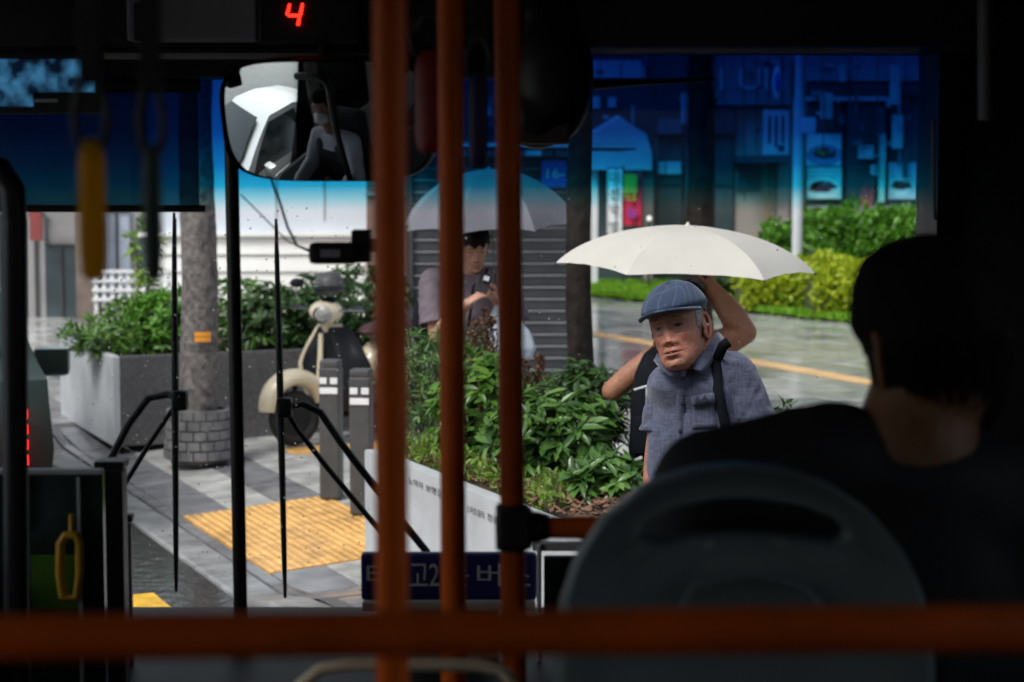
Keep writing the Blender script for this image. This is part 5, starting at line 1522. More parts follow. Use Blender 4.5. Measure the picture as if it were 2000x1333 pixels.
# sun blind
SBY = 4.2
px0, px1, z0, z1 = rectY(-330, 170, 386, 404, SBY)
SB = thing('sun_blind', 'dark blue pull down sun blind at the top left', 'blind', ((px0 + px1) / 2, SBY, z0))
m, nt, p = nodes_of('blue blind mesh'); L = nt.links.new
p.inputs['Base Color'].default_value = (.012, .03, .045, 1); p.inputs['Roughness'].default_value = .7
tr = nt.nodes.new('ShaderNodeBsdfTransparent'); tr.inputs['Color'].default_value = (.035, .13, .19, 1)
mx = nt.nodes.new('ShaderNodeMixShader'); mx.inputs[0].default_value = .62; L(p.outputs[0], mx.inputs[1]); L(tr.outputs[0], mx.inputs[2]); L(mx.outputs[0], nt.nodes['Material Output'].inputs['Surface'])
mb = MB(); N = 24; fr_ = []
for i in range(N + 1):
    x = px0 + (px1 - px0) * i / N
    for z in (z0, (z0 + z1) / 2, z1): fr_.append(Vector((x, SBY + .004 * math.sin(i * .9), z)))
mb.add(fr_, [(3 * i + j, 3 * i + 3 + j, 3 * i + 4 + j, 3 * i + 1 + j) for i in range(N) for j in (0, 1)]); mb.build('cloth', m, SB, smooth=True)
mb = MB(); mb.tube([at(-330, 408, SBY), at(402, 408, SBY)], .0075, 12); mb.build('bottom_bar', M_blackm, SB, smooth=True)
mb = MB(); mb.tube([at(-330, 165, SBY), at(392, 165, SBY)], .018, 14); mb.build('roller', M_blackm, SB, smooth=True)

# strap handles
def strap(label, px, y_top, y_bot, w, Y, m, ring=True):
    c = at(px, y_top, Y); e = at(px, y_bot, Y); k = Y / F_PX
    root = thing('strap_handle', label, 'strap', e, 'hanging strap handles')
    mb = MB(); zr = BZ1 - .10
    mb.box((c.x, Y, (zr + c.z + .055) / 2), (.022, .004, zr - c.z - .055), bev=.001); mb.build('belt', M_black, root)
    mb = MB(); L_ = c.z - e.z
    mb.tube([Vector((c.x, Y, c.z + .004)), Vector((c.x, Y, c.z - .004)), Vector((c.x, Y, c.z - .02)), Vector((c.x, Y, e.z + .03)), Vector((c.x, Y, e.z + .006)), Vector((c.x, Y, e.z))], [w * k * .3, w * k * .42, w * k * .5, w * k * .5, w * k * .42, w * k * .25], 16, flat=.6)
    mb.build('grip', m, root, smooth=True)
    r_ = w * k * .62
    mb = MB(); mb.tube([Vector((c.x - r_ * .5, Y, c.z + .058)), Vector((c.x - r_, Y, c.z + .03)), Vector((c.x - r_ * .8, Y, c.z)), Vector((c.x, Y, c.z - .008)), Vector((c.x + r_ * .8, Y, c.z)), Vector((c.x + r_, Y, c.z + .03)), Vector((c.x + r_ * .5, Y, c.z + .058)), Vector((c.x - r_ * .5, Y, c.z + .058))], .004, 8); mb.build('loop', M_black, root, smooth=True)
    return root
strap('yellow strap handle hanging at the left', 178, 280, 548, 54, 1.9, mat('yellow strap grip', (.95, .60, .03), .45, trans=.75))
strap('dark green strap handle hanging right of the yellow one', 296, 290, 548, 38, 1.9, mat('dark green strap grip', (.012, .04, .03), .45))
strap('dark red strap handle hanging beside the middle pole', 848, 105, 300, 76, 3.0, mat('dark red strap grip', (.28, .012, .015), .45))
strap('navy strap handle hanging between the middle and right poles', 934, 150, 328, 38, 3.0, mat('navy strap grip', (.012, .015, .10), .45))
mb = MB(); mb.ellipsoid(at(850, 305, 2.98), (.013, .01, .013), None, 12, 8)
rail = thing('ceiling_rail', 'black ceiling rail that carries the strap handles', 'rail', (-.4, 1.9, BZ1 - .09))
mb = MB(); mb.tube([Vector((-.62, 1.9, BZ1 - .09)), Vector((-.2, 1.9, BZ1 - .09))], .014, 12); mb.tube([Vector((-.2, 3.0, BZ1 - .09)), Vector((.1, 3.0, BZ1 - .09))], .014, 12)
for x, y in ((-.62, 1.9), (-.2, 1.9), (-.2, 3.0), (.1, 3.0)): mb.tube([Vector((x, y, BZ1 - .09)), Vector((x, y, BZ1))], .012, 8)
mb.build('bar', M_black, rail, smooth=True)

# ------------------------------------------------------------------ driver mirror: a convex glass
MY = 3.9
mc = at(626, 240, MY)
IM = thing('driver_mirror', 'large convex mirror showing the masked driver, left of the poles', 'mirror', mc)
yaw, tilt = R(-18), R(13)
Rm = Matrix.Rotation(yaw, 3, 'Z') @ Matrix.Rotation(tilt, 3, 'X')
mw, mh, RAD = .215, .118, .95
def rr_pt(a):
    # outline: rounded rectangle, flatter top
    c, s_ = math.cos(a), math.sin(a); n_ = 4.0
    k = (abs(c) ** n_ + abs(s_) ** n_) ** (-1 / n_)
    return mw * c * k, mh * s_ * k
mb = MB(); NA, NR = 64, 12; vs = [mc + Rm @ Vector((0, 0, 0))]
for j in range(1, NR + 1):
    for i in range(NA):
        x, z = rr_pt(2 * math.pi * i / NA); x *= j / NR; z *= j / NR
        vs.append(mc + Rm @ Vector((x, RAD - math.sqrt(RAD * RAD - x * x - z * z), z)))
fs = [(0, 1 + i, 1 + (i + 1) % NA) for i in range(NA)] + [(1 + (j - 1) * NA + i, 1 + j * NA + i, 1 + j * NA + (i + 1) % NA, 1 + (j - 1) * NA + (i + 1) % NA) for j in range(1, NR) for i in range(NA)]
mb.add(vs, fs); mb.build('mirror_glass', mat('silvered mirror', (.88, .93, .93), .015, metal=1.0, var=.02), IM, smooth=True, angle=180)
rings = []
for (k, y) in ((1.03, .018), (1.045, .03), (1.03, .055), (.8, .085), (.3, .095)):
    rings.append([mc + Rm @ Vector((rr_pt(2 * math.pi * i / NA)[0] * k, y, rr_pt(2 * math.pi * i / NA)[1] * k)) for i in range(NA)])
mb = MB(); mb.loft(rings, cap=False); mb.add(rings[-1], [tuple(range(NA))]); mb.build('housing', M_black, IM, smooth=True)
mb = MB(); mb.tube([mc + Vector((0, .08, .05)), mc + Vector((0, .12, .2)), mc + Vector((0, .15, .45))], .014, 10); mb.build('arm', M_black, IM, smooth=True)

# ------------------------------------------------------------------ front seat
M_seat = mat('slate seat plastic', (.12, .155, .165), .36, var=.1, scale=6)
M_cush = mat('dark seat fabric', (.015, .016, .02), .8, var=.3, scale=20)
SEY = 2.27
def sx(px, py): return at(px, py, SEY)
out_ = [(1078, 1420), (1080, 1300), (1092, 1180), (1122, 1090), (1178, 1008), (1262, 944), (1360, 912), (1440, 904), (1530, 914), (1620, 945), (1700, 1000), (1762, 1075), (1800, 1150), (1818, 1220), (1826, 1300), (1826, 1420)]
hole = [(1252, 1046), (1262, 1020), (1320, 988), (1400, 976), (1470, 976), (1560, 986), (1630, 1014), (1652, 1040), (1640, 1058), (1560, 1050), (1450, 1044), (1340, 1050), (1280, 1062)]
SE = thing('passenger_seat', 'slate grey moulded seat back with a wide hand slot, before the camera', 'seat', Vector((sx(1450, 1000).x, SEY, BZ0)))
# ring of quads between outer outline and slot, thickened and rounded
def resample(pts, n, closed):
    pts = [Vector((p[0], p[1], 0)) for p in pts]
    if closed: pts = pts + [pts[0]]
    d = [0]
    for i in range(1, len(pts)): d.append(d[-1] + (pts[i] - pts[i - 1]).length)
    res = []
    for k in range(n):
        t = d[-1] * k / (n if closed else n - 1); i = max(j for j in range(len(d)) if d[j] <= t + 1e-9); i = min(i, len(pts) - 2)
        f = (t - d[i]) / max(1e-9, d[i + 1] - d[i]); res.append(pts[i].lerp(pts[i + 1], f))
    return res
co_ = resample(out_, 61, False)
cen = Vector((1452, 1018, 0))
low_y = 1420
ring_o = co_ + [Vector((1826 + (1078 - 1826) * k / 12, low_y, 0)) for k in range(1, 12)]
ring_h = []
hr = resample(hole, 72, True)
import bisect
def ang(p): return math.atan2(p.y - cen.y, p.x - cen.x)
ho = sorted(hr, key=ang)
def hole_at(a):
    best = min(ho, key=lambda q: abs((ang(q) - a + math.pi) % (2 * math.pi) - math.pi)); return best
rings = []
for p_ in ring_o:
    h_ = hole_at(math.atan2((p_.y - cen.y) * (.6 if p_.y > 1100 else 1), p_.x - cen.x))
    prof_ = []
    for (f, y) in ((0, .0), (.03, -.014), (.08, -.022), (.25, -.016), (.6, -.010), (.9, -.014), (.97, -.008), (1, .004), (1, .03), (.5, .03), (.05, .03), (0, .015)):
        w_ = p_.lerp(h_, f); q = sx(w_.x, w_.y); prof_.append(q + Vector((0, y + .25 * (q.z - 1.3) * .0, 0)))
    rings.append(prof_)
mb = MB(); mb.loft(rings, closed=True); mb.build('seat_back', M_seat, SE, smooth=True, angle=60)
sc_ = sx(1450, 1240)
mb = MB(); mb.box((sc_.x, SEY + .06, 1.35), (.38, .05, .42), bev=.02); mb.build('back_cushion', M_cush, SE)
mb = MB(); mb.box((sc_.x, SEY + .25, 1.06), (.42, .44, .09), bev=.03); mb.build('seat_cushion', M_cush, SE)
mb = MB(); mb.box((sc_.x, SEY + .25, .72), (.30, .30, .6), bev=.02); mb.build('pedestal', M_black, SE)
q = [sx(px, py) + Vector((0, -.026, 0)) for px, py in ((1330, 1180), (1350, 1140), (1400, 1122), (1450, 1118), (1500, 1122), (1560, 1140), (1600, 1180))]
mb = MB(); mb.tube(q, .006, 8); mb.build('rib', M_seat, SE, smooth=True)
# ------------------------------------------------------------------ people
def skin_mat(name, col, rough=.42):
    m, nt, p = nodes_of(name); L = nt.links.new
    at_ = nt.nodes.new('ShaderNodeVertexColor'); at_.layer_name = 'tone'
    tc = nt.nodes.new('ShaderNodeTexCoord'); nz = nt.nodes.new('ShaderNodeTexNoise'); nz.inputs['Scale'].default_value = 28; nz.inputs['Detail'].default_value = 6
    L(tc.outputs['Object'], nz.inputs['Vector'])
    mr = nt.nodes.new('ShaderNodeMapRange'); mr.inputs['From Min'].default_value = .3; mr.inputs['From Max'].default_value = .7; mr.inputs['To Min'].default_value = .86; mr.inputs['To Max'].default_value = 1.1
    L(nz.outputs['Fac'], mr.inputs['Value'])
    nb_ = nt.nodes.new('ShaderNodeTexNoise'); nb_.inputs['Scale'].default_value = 75; nb_.inputs['Detail'].default_value = 4; L(tc.outputs['Object'], nb_.inputs['Vector'])
    mg = nt.nodes.new('ShaderNodeMapRange'); mg.inputs['From Min'].default_value = .35; mg.inputs['From Max'].default_value = .65; mg.inputs['To Min'].default_value = .74; mg.inputs['To Max'].default_value = 1.12; L(nb_.outputs['Fac'], mg.inputs['Value'])
    mp_ = nt.nodes.new('ShaderNodeMath'); mp_.operation = 'MULTIPLY'; L(mr.outputs[0], mp_.inputs[0]); L(mg.outputs[0], mp_.inputs[1])
    cc = nt.nodes.new('ShaderNodeCombineColor')
    L(mr.outputs[0], cc.inputs[0]); L(mp_.outputs[0], cc.inputs[1]); L(mp_.outputs[0], cc.inputs[2])
    mul = nt.nodes.new('ShaderNodeMix'); mul.data_type = 'RGBA'; mul.blend_type = 'MULTIPLY'; mul.inputs['Factor'].default_value = 1
    L(at_.outputs['Color'], mul.inputs['A']); L(cc.outputs[0], mul.inputs['B']); L(mul.outputs['Result'], p.inputs['Base Color'])
    p.inputs['Roughness'].default_value = rough + .12; p.inputs['Subsurface Weight'].default_value = .18
    p.inputs['Subsurface Radius'].default_value = (.012, .004, .002); p.inputs['Subsurface Scale'].default_value = .5
    bp = nt.nodes.new('ShaderNodeBump'); bp.inputs['Strength'].default_value = .2; bp.inputs['Distance'].default_value = .003
    n2 = nt.nodes.new('ShaderNodeTexNoise'); n2.inputs['Scale'].default_value = 160; L(tc.outputs['Object'], n2.inputs['Vector']); L(n2.outputs['Fac'], bp.inputs['Height']); L(bp.outputs[0], p.inputs['Normal'])
    return m

def gauss(x, z, cx, cz, sx_, sz_): return np.exp(-((x - cx) / sx_) ** 2 - ((z - cz) / sz_) ** 2)

PZ = np.array([-.127, -.122, -.112, -.098, -.078, -.055, -.03, 0, .03, .06, .085, .103, .113, .116])
PW = np.array([.010, .026, .040, .050, .0575, .0635, .069, .0725, .0745, .073, .064, .046, .026, .004])
PF = np.array([.068, .082, .090, .091, .089, .088, .087, .086, .090, .084, .069, .048, .028, .004])
PB_ = np.array([.030, .020, .005, -.015, -.040, -.070, -.088, -.096, -.101, -.097, -.080, -.054, -.030, -.008])

def head_mesh(skin, lip, brow, age=0.0, eye_open=.5, hairtone=None, scale=1.0, nu=200, nv=150, mouth=0.0, brow_s=1.0):
    """face, jaw and skull as one shell; local axes: x right, -y forward, z up, origin between the eyes' level"""
    zz = np.interp(np.linspace(0, 1, nv), np.linspace(0, 1, len(PZ)), PZ)
    zz = np.sort(np.concatenate([np.linspace(-.1265, .1155, nv)]))
    w = np.interp(zz, PZ, PW); f = np.interp(zz, PZ, PF); b = np.interp(zz, PZ, PB_)
    # smooth the profiles
    for _ in range(3):
        for a in (w, f, b): a[1:-1] = (a[:-2] + 2 * a[1:-1] + a[2:]) / 4
    t = np.linspace(0, 2 * math.pi, nu, endpoint=False)
    t = t - .42 * np.sin(2 * t) * 0 - .35 * np.sin(t)            # denser towards the face at t = 0
    Z = np.repeat(zz[:, None], nu, 1); T = np.repeat(t[None], nv, 0)
    c = ((f + b) / 2)[:, None]; d = ((f - b) / 2)[:, None]; W = w[:, None]
    cs, sn = np.cos(T), np.sin(T)
    X = W * np.sign(sn) * np.abs(sn) ** .92
    F = c + d * np.sign(cs) * np.abs(cs) ** .9
    x = X.ravel(); z = Z.ravel(); fy = F.ravel()
    front = np.clip((fy - .01) / .05, 0, 1)
    ax = np.abs(x)
    h = np.zeros_like(x)
    # nose
    ridge = np.interp(z, [-.062, -.052, -.042, -.030, -.01, .012, .028], [0, .006, .0175, .0145, .0085, .0035, 0])
    nw = np.interp(z, [-.06, -.045, -.03, 0, .03], [.019, .0175, .0145, .0115, .012])
    h += ridge * np.exp(-(x / nw) ** 2)
    h += .0072 * gauss(ax, z, .0185, -.046, .0075, .0090)
    h += -.004 * gauss(ax, z, .008, -.0565, .004, .003)
    # sockets, lids, brows
    h += -.0078 * gauss(ax, z, .031, .002, .018, .012)
    h += .0078 * gauss(ax, z, .031, -.001, .0135, .0085)
    h += .0055 * gauss(ax, z, .033, .022, .022, .008)
    h += -.0028 * gauss(ax, z, .031, .0095, .014, .0022)
    lid = .0035 * eye_open
    h += -.0032 * gauss(ax, z, .031, -.0005, .0125, .0022 + lid * .4)
    # cheeks, mouth, chin
    h += .005 * gauss(ax, z, .043, -.03, .017, .016)
    h += .010 * gauss(x, z, 0, -.074, .026, .018)
    h += .0042 * gauss(x, z, 0, -.0690, .019, .0042)
    h += .0050 * gauss(x, z, 0, -.0815, .017, .0050)
    h += -.0052 * gauss(x, z, 0, -.0748 - mouth * .0, .022, .0019 + mouth * .0012)
    h += -.003 * gauss(ax, z, .025, -.0755, .004, .005)
    h += -.0015 * gauss(x, z, 0, -.062, .004, .007)
    h += .0065 * gauss(x, z, 0, -.108, .017, .011)
    h += -.0035 * gauss(x, z, 0, -.0935, .02, .004)
    if age > 0:
        # folds from nose to mouth corner, eye bags, hollow cheeks, brow lines, jowl
        for k in range(9):
            u = k / 8
            fx, fz = .019 + .016 * u, -.047 - .035 * u
            h += -.0016 * age * gauss(ax, z, fx, fz, .0042, .005)
            h += .0012 * age * gauss(ax, z, fx + .009, fz + .003, .006, .007)
        h += .0034 * age * gauss(ax, z, .030, -.0155, .013, .0045)
        h += -.0026 * age * gauss(ax, z, .031, -.0225, .016, .0030)
        h += -.0045 * age * gauss(ax, z, .050, -.062, .013, .018)
        h += .004 * age * gauss(ax, z, .043, -.092, .012, .012)
        for zl in (.040, .048, .056): h += -.0011 * age * np.exp(-((z - zl - .02 * x * x * 100) / .0016) ** 2) * np.exp(-(x / .04) ** 2)
        for k in range(3): h += -.0012 * age * gauss(ax, z, .052 + .004 * k, .006 - .008 * k, .010, .0014)
    h *= front
    rnd = np.array([noise.noise(Vector((a * 30, bb * 30, cc_ * 30))) for a, bb, cc_ in zip(x, fy, z)])
    h += rnd * .0012 * (.4 + age)
    if age > 0: h += age * .0009 * front * np.array([noise.noise(Vector((a * 60, bb * 40, cc_ * 170))) + noise.noise(Vector((a * 150, bb * 40, cc_ * 90))) for a, bb, cc_ in zip(x, fy, z)])
    fy = fy + h
    # cheeks flare with the forward push only; keep the head from looking pinched
    V = np.stack([x, -fy, z], 1)
    tone = np.tile(np.array(skin, float), (len(x), 1))
    def blend(mask, col):
        mk = np.clip(mask, 0, 1)[:, None]; tone[:] = tone * (1 - mk) + np.array(col) * mk
    blend(.5 * gauss(ax, z, .045, -.03, .02, .02) * front, np.array(skin) * np.array([1.08, .86, .82]))
    blend(.5 * gauss(x, z, 0, -.044, .016, .014) * front, np.array(skin) * np.array([1.06, .84, .8]))
    blend(1.5 * (gauss(x, z, 0, -.0690, .020, .0036) + gauss(x, z, 0, -.0815, .0185, .0046)) * front, lip)
    blend(1.4 * gauss(x, z, 0, -.0748, .021, .0015) * front, np.array(lip) * .35)
    blend(brow_s * np.exp(-((z - .0225 - .12 * (ax - .02) * (ax < .03) + .10 * np.clip(ax - .034, 0, 1)) / .0034) ** 2) * np.exp(-((ax - .032) / .0155) ** 4) * front, brow)
    ew = np.exp(-((ax - .031) / .0125) ** 4)
    opening = np.exp(-((z + .0005) / (.0012 + lid)) ** 2)
    blend(1.2 * ew * opening * front, (.15, .10, .085))
    blend(1.6 * np.exp(-((ax - .0305) / .0066) ** 4) * opening * front, (.015, .01, .008))
    blend(1.5 * ew * np.exp(-((z - lid - .0005) / .0016) ** 2) * front, np.array(skin) * .18)
    blend(.45 * age * np.exp(-((ax - .031) / .014) ** 4) * np.exp(-((z + .0225) / .0022) ** 2) * front, np.array(skin) * np.array([.7, .55, .5]))
    blend(1.3 * gauss(ax, z, .008, -.0565, .0042, .0028) * front, np.array(skin) * .25)
    if age > 0:
        r3 = np.random.RandomState(31)
        for k in range(26):      # age spots and ruddy patches
            cx_, cz_, w_ = r3.uniform(-.07, .07), r3.uniform(-.11, .04), r3.uniform(.002, .006)
            blend(r3.uniform(.25, .6) * gauss(x, z, cx_, cz_, w_, w_ * r3.uniform(.7, 1.3)) * front, np.array(skin) * np.array([.62, .5, .45]))
        blend(.35 * gauss(x, z, 0, -.098, .05, .028) * front, np.array(skin) * np.array([.78, .80, .84]))      # grey stubble
        blend(.35 * gauss(ax, z, .05, -.05, .02, .025) * front, np.array(skin) * np.array([1.1, .8, .74]))
    faces = []
    for j in range(nv - 1):
        o = j * nu
        for i in range(nu): faces.append((o + i, o + (i + 1) % nu, o + nu + (i + 1) % nu, o + nu + i))
    faces.append(tuple(reversed(range(nu)))); faces.append(tuple((nv - 1) * nu + i for i in range(nu)))
    V = V * scale
    return V, faces, tone

def ear_shape(side, scale=1.0):
    mb = MB()
    rows = []
    N = 18
    for k in range(N + 1):
        a = R(-150 + 300 * k / N)
        y = .004 + .019 * math.cos(a) * (1.0 if math.sin(a) > 0 else .72) + .004
        z = -.012 + .033 * math.sin(a)
        rows.append(Vector((side * (.0715 + .005 + .007 * math.cos(a)), y + .006, z * 1.08)))
    mb.tube(rows, [.0045] + [.0062] * (N - 1) + [.0065], 8)
    mb.ellipsoid((side * .0755, .008, -.012), (.006, .016, .028), None, 12, 8)
    mb.ellipsoid((side * .0775, -.004, -.036), (.006, .009, .011), None, 10, 8)
    mb.ellipsoid((side * .0765, -.008, -.012), (.004, .006, .009), None, 10, 8)
    return [Vector(v) * scale for v in mb.v], mb.f

def person_mesh(name, parent, skin, skinm, body_mb, voxel, head=None, extra=()):
    """continuous body skin; the head shell flows into the neck; tone attribute carries skin, lip and brow colour"""
    me = remesh(body_mb, voxel, 3)
    V = get_co(me); F = [tuple(p.vertices) for p in me.polygons]
    tone = [np.tile(np.array(skin, float), (len(V), 1))]
    Vs = [V]; Fs = list(F); n = len(V)
    bpy.data.meshes.remove(me)
    if head is not None:
        hv, hf, ht, M_ = head
        q = np.array([list(M_ @ Vector(v)) for v in hv])
        Vs.append(q); Fs += [tuple(n + i for i in f) for f in hf]; tone.append(ht); n += len(q)
        for side in (-1, 1):
            ev, ef = ear_shape(side)
            q = np.array([list(M_ @ v) for v in ev]); Vs.append(q); Fs += [tuple(n + i for i in f) for f in ef]
            tone.append(np.tile(np.array(skin) * np.array([1.0, .9, .88]), (len(q), 1))); n += len(q)
    V = np.concatenate(Vs) - np.array(world_loc(parent)); tone = np.concatenate(tone)
    out = bpy.data.meshes.new(name); out.from_pydata([tuple(v) for v in V], [], Fs)
    ca = out.color_attributes.new('tone', 'FLOAT_COLOR', 'POINT')
    ca.data.foreach_set('color', np.concatenate([np.clip(tone, 0, 1), np.ones((len(tone), 1))], 1).astype(np.float32).ravel())
    out.shade_smooth()
    return obj_from_mesh(name, out, parent, [skinm])

def hand(mb, wrist, fdir, pnorm, thumb_side, curl=.5, size=1.0, spread=.0):
    """palm, four fingers of unequal length with two bends, and a thumb leaving the side of the palm"""
    w = Vector(wrist); f = Vector(fdir).normalized(); n = Vector(pnorm).normalized(); n = (n - f * n.dot(f)).normalized(); s = f.cross(n) * thumb_side
    for k, off in enumerate((.027, .009, -.009, -.026)):
        kn = w + f * (.086 - .004 * abs(k - 1)) * size + s * off * size
        mb.capsule(w + s * off * .5 * size + f * .008, .0135 * size, kn, .0105 * size, 10)
        L_ = (.040, .045, .041, .032)[k] * size; d = f; p = kn
        for j, c in enumerate((curl * .8, curl * 1.1, curl * .8)):
            d = (Matrix.Rotation(c, 3, s.cross(f).cross(f) if False else (f.cross(n)).normalized()) @ d)
            # bend towards the palm side (n)
            q = p + d * L_ * (1, .68, .52)[j]
            mb.capsule(p, (.0092, .0086, .0078)[j] * size, q, (.0086, .0078, .0068)[j] * size, 8); p = q
    b = w + s * .022 * size + f * .022 * size
    d = (f * .55 + s * .75 + n * .35).normalized()
    m_ = b + d * .045 * size; mb.capsule(b, .0145 * size, m_, .0105 * size, 10)
    d2 = (f * .85 + s * .15 + n * .55).normalized(); mb.capsule(m_, .0105 * size, m_ + d2 * .032 * size, .009 * size, 8)
    d3 = (f * .9 + n * .3 - s * .1).normalized(); mb.capsule(m_ + d2 * .032 * size, .009 * size, m_ + d2 * .032 * size + d3 * .024 * size, .0072 * size, 8)

def rings_body(mb, rows, yaw=0.0, n=28, p=2.4):
    """rows: (centre, half width, half depth)"""
    c_, s_ = math.cos(yaw), math.sin(yaw); rr = []
    for (c, a, b) in rows:
        c = Vector(c); ring = []
        for k in range(n):
            t = 2 * math.pi * k / n; ct, st_ = math.cos(t), math.sin(t)
            kx = a * math.copysign(abs(ct) ** (2 / p), ct); ky = b * math.copysign(abs(st_) ** (2 / p), st_)
            ring.append(c + Vector((kx * c_ - ky * s_, kx * s_ + ky * c_, 0)))
        rr.append(ring)
    mb.loft(rr)

def cloth_from(mb, voxel, wrinkle, parent, name, m, cuts=(), smooth_it=4, freq=9.0, seed=0.0, stretch=(1, 1, .45)):
    me = remesh(mb, voxel, smooth_it)
    bm = bmesh.new(); bm.from_mesh(me)
    for (pt, nrm, rad) in cuts:
        pt = Vector(pt); nrm = Vector(nrm).normalized()
        near_v = [v for v in bm.verts if (v.co - pt).length < rad]
        near_s = set(near_v)
        fs_ = [f for f in bm.faces if all(v in near_s for v in f.verts)]
        es_ = set(e for f in fs_ for e in f.edges)
        bmesh.ops.bisect_plane(bm, geom=list(near_s) + list(es_) + fs_, plane_co=pt, plane_no=nrm, clear_outer=True)
    bm.to_mesh(me); bm.free()
    co = get_co(me); no = get_no(me)
    if wrinkle:
        d = np.empty(len(co))
        for i, c in enumerate(co):
            q = Vector((c[0] * stretch[0], c[1] * stretch[1], c[2] * stretch[2])) * freq + Vector((seed, seed, seed))
            a = noise.noise(q); b_ = noise.noise(q * 2.3 + Vector((5, 1, 2)))
            d[i] = (1 - abs(a) * 2.2) * .7 + b_ * .35
        co = co + no * (d * wrinkle)[:, None]
    set_co(me, co)
    me.transform(Matrix.Translation(-world_loc(parent)))
    o = obj_from_mesh(name, me, parent, [m])
    sol = None
    return o

def hair_cap(V_fn, name, m, parent, M_, n, rs, length=.03, droop=.6, lift=.006):
    """many short locks lying over the skull; V_fn(u1,u2) gives point, outward normal, growth direction in head space"""
    P = []; D = []; U = []
    for k in range(n):
        p, nn, g = V_fn(rs)
        P.append(list(M_ @ Vector(p))); D.append(list(M_.to_3x3() @ Vector(g))); U.append(list(M_.to_3x3() @ Vector(nn)))
    P = np.array(P) - np.array(world_loc(parent))
    me = leaves_mesh(name, P, np.array(D), np.array(U), length * rs.uniform(.6, 1.4, n), .0028, cup=.05, droop=.25)
    return obj_from_mesh(name, me, parent, [m])

def skull_pt(z, a, grow=0.0):
    """point on the skull at height z, azimuth a (0 = face), pushed out by grow"""
    w = np.interp(z, PZ, PW); f = np.interp(z, PZ, PF); b = np.interp(z, PZ, PB_)
    c = (f + b) / 2; d = (f - b) / 2
    return Vector(((w + grow) * math.sin(a), -(c + (d + grow) * math.cos(a)), z))

def skull_shell(zmin_fn, grow_fn, parent, name, m, M_, nv=26, nu=72, bumps=.002, seed=0):
    """closed-looking hair mass over the skull: outer shell down to zmin(a)"""
    mb = MB(); rings = []
    for j in range(nv + 1):
        ring = []
        for i in range(nu):
            a = 2 * math.pi * i / nu - math.pi
            z0 = zmin_fn(a); z = z0 + (.1155 - z0) * (j / nv) ** .85
            g = grow_fn(a, z) * min(1, .35 + 2.2 * j / nv)
            q = skull_pt(z, a, g)
            # lift the crown
            q.z += grow_fn(a, z) * max(0, (z - .06) / .055)
            q += q.normalized() * bumps * noise.noise(Vector((q.x * 60 + seed, q.y * 60, q.z * 25)))
            ring.append(M_ @ q)
        rings.append(ring)
    mb.loft(rings, cap=True)
    return mb.build(name, m, parent, smooth=True, angle=180)

# ---- umbrella
def umbrella(label, apex, axis, R_, H_, n, rot, canopy_m, shaft_end, M_shaft, group=None, sag=.05, flip=.0):
    axis = Vector(axis).normalized()
    e1 = Vector((1, 0, 0)); e1 = (e1 - axis * e1.dot(axis)).normalized(); e2 = axis.cross(e1)
    root = thing('umbrella', label, 'umbrella', shaft_end, group)
    def rib(u, k):
        a = rot + 2 * math.pi * k / n
        r = R_ * math.sin(u * 1.18) / math.sin(1.18)
        z = -H_ * (1 - math.cos(u * 1.32)) / (1 - math.cos(1.32))
        return apex + e1 * (r * math.cos(a)) + e2 * (r * math.sin(a)) + axis * z
    def P(u, a):
        # cloth stretched between neighbouring ribs, pulled in a little between them
        k = (a - rot) / (2 * math.pi / n); k0 = math.floor(k + 1e-9); f = k - k0
        q = rib(u, k0).lerp(rib(u, k0 + 1), f); m_ = 4 * f * (1 - f)
        mid = (apex - axis * H_ * .8 - q)
        return q + mid * (sag * .16 * m_ * u * u) + axis * (.014 * m_ * u ** 10)
    NA = n * 10; NU = 16
    for pnl in range(n):
        mb = MB(); vs = []; m_ = 11
        for j in range(NU + 1):
            for i in range(m_):
                a = rot + 2 * math.pi * (pnl + i / (m_ - 1)) / n
                q = P(max(j / NU, .004), a)
                q = q + axis * (.0035 * noise.noise(q * 14)) * (1 if 0 < i < m_ - 1 else 0)
                vs.append(q)
        mb.add(vs, [(j * m_ + i, j * m_ + i + 1, (j + 1) * m_ + i + 1, (j + 1) * m_ + i) for j in range(NU) for i in range(m_ - 1)])
        mb.build('canopy_panel', canopy_m, root, smooth=True, angle=180)
    for k in range(n):
        a = rot + 2 * math.pi * k / n
        mb = MB(); mb.tube([P(u, a) - axis * .004 for u in (.02, .25, .5, .75, 1.0)], .0016, 6); rb = mb.build('rib', M_shaft, root, smooth=True)
        mb = MB(); mb.tube([apex - axis * (H_ + .06), P(.55, a) - axis * .006], .0014, 6); mb.build('strut', M_shaft, rb)
        mb = MB(); mb.ellipsoid(P(1.0, a) - axis * .003, (.006, .006, .006), None, 8, 6); mb.build('tip', M_shaft, rb, smooth=True)
    mb = MB(); mb.tube([apex + axis * .012, apex - axis * .05, shaft_end], .0042, 10); mb.build('shaft', M_shaft, root, smooth=True)
    mb = MB(); v = (shaft_end - apex).normalized(); mb.tube([shaft_end - v * .11, shaft_end - v * .06, shaft_end + v * .01], [.010, .0125, .011], 12); mb.build('handle', M_black, root, smooth=True)
    mb = MB(); mb.lathe([(.0, .016), (.005, .015), (.008, .006), (.016, .0), (.02, -.006)], apex, axis, 14); mb.build('ferrule', canopy_m, root, smooth=True)
    return root

M_umbW = mat('cream umbrella cloth', (.60, .57, .52), .5, var=.04, scale=6, bump=.06, bscale=30, trans=.18)
M_umbG = mat('grey umbrella cloth', (.13, .13, .155), .3, var=.12, scale=7, bump=.05, bscale=30, trans=.1)
M_steel = mat('dark steel shaft', (.08, .08, .085), .35, metal=.6)

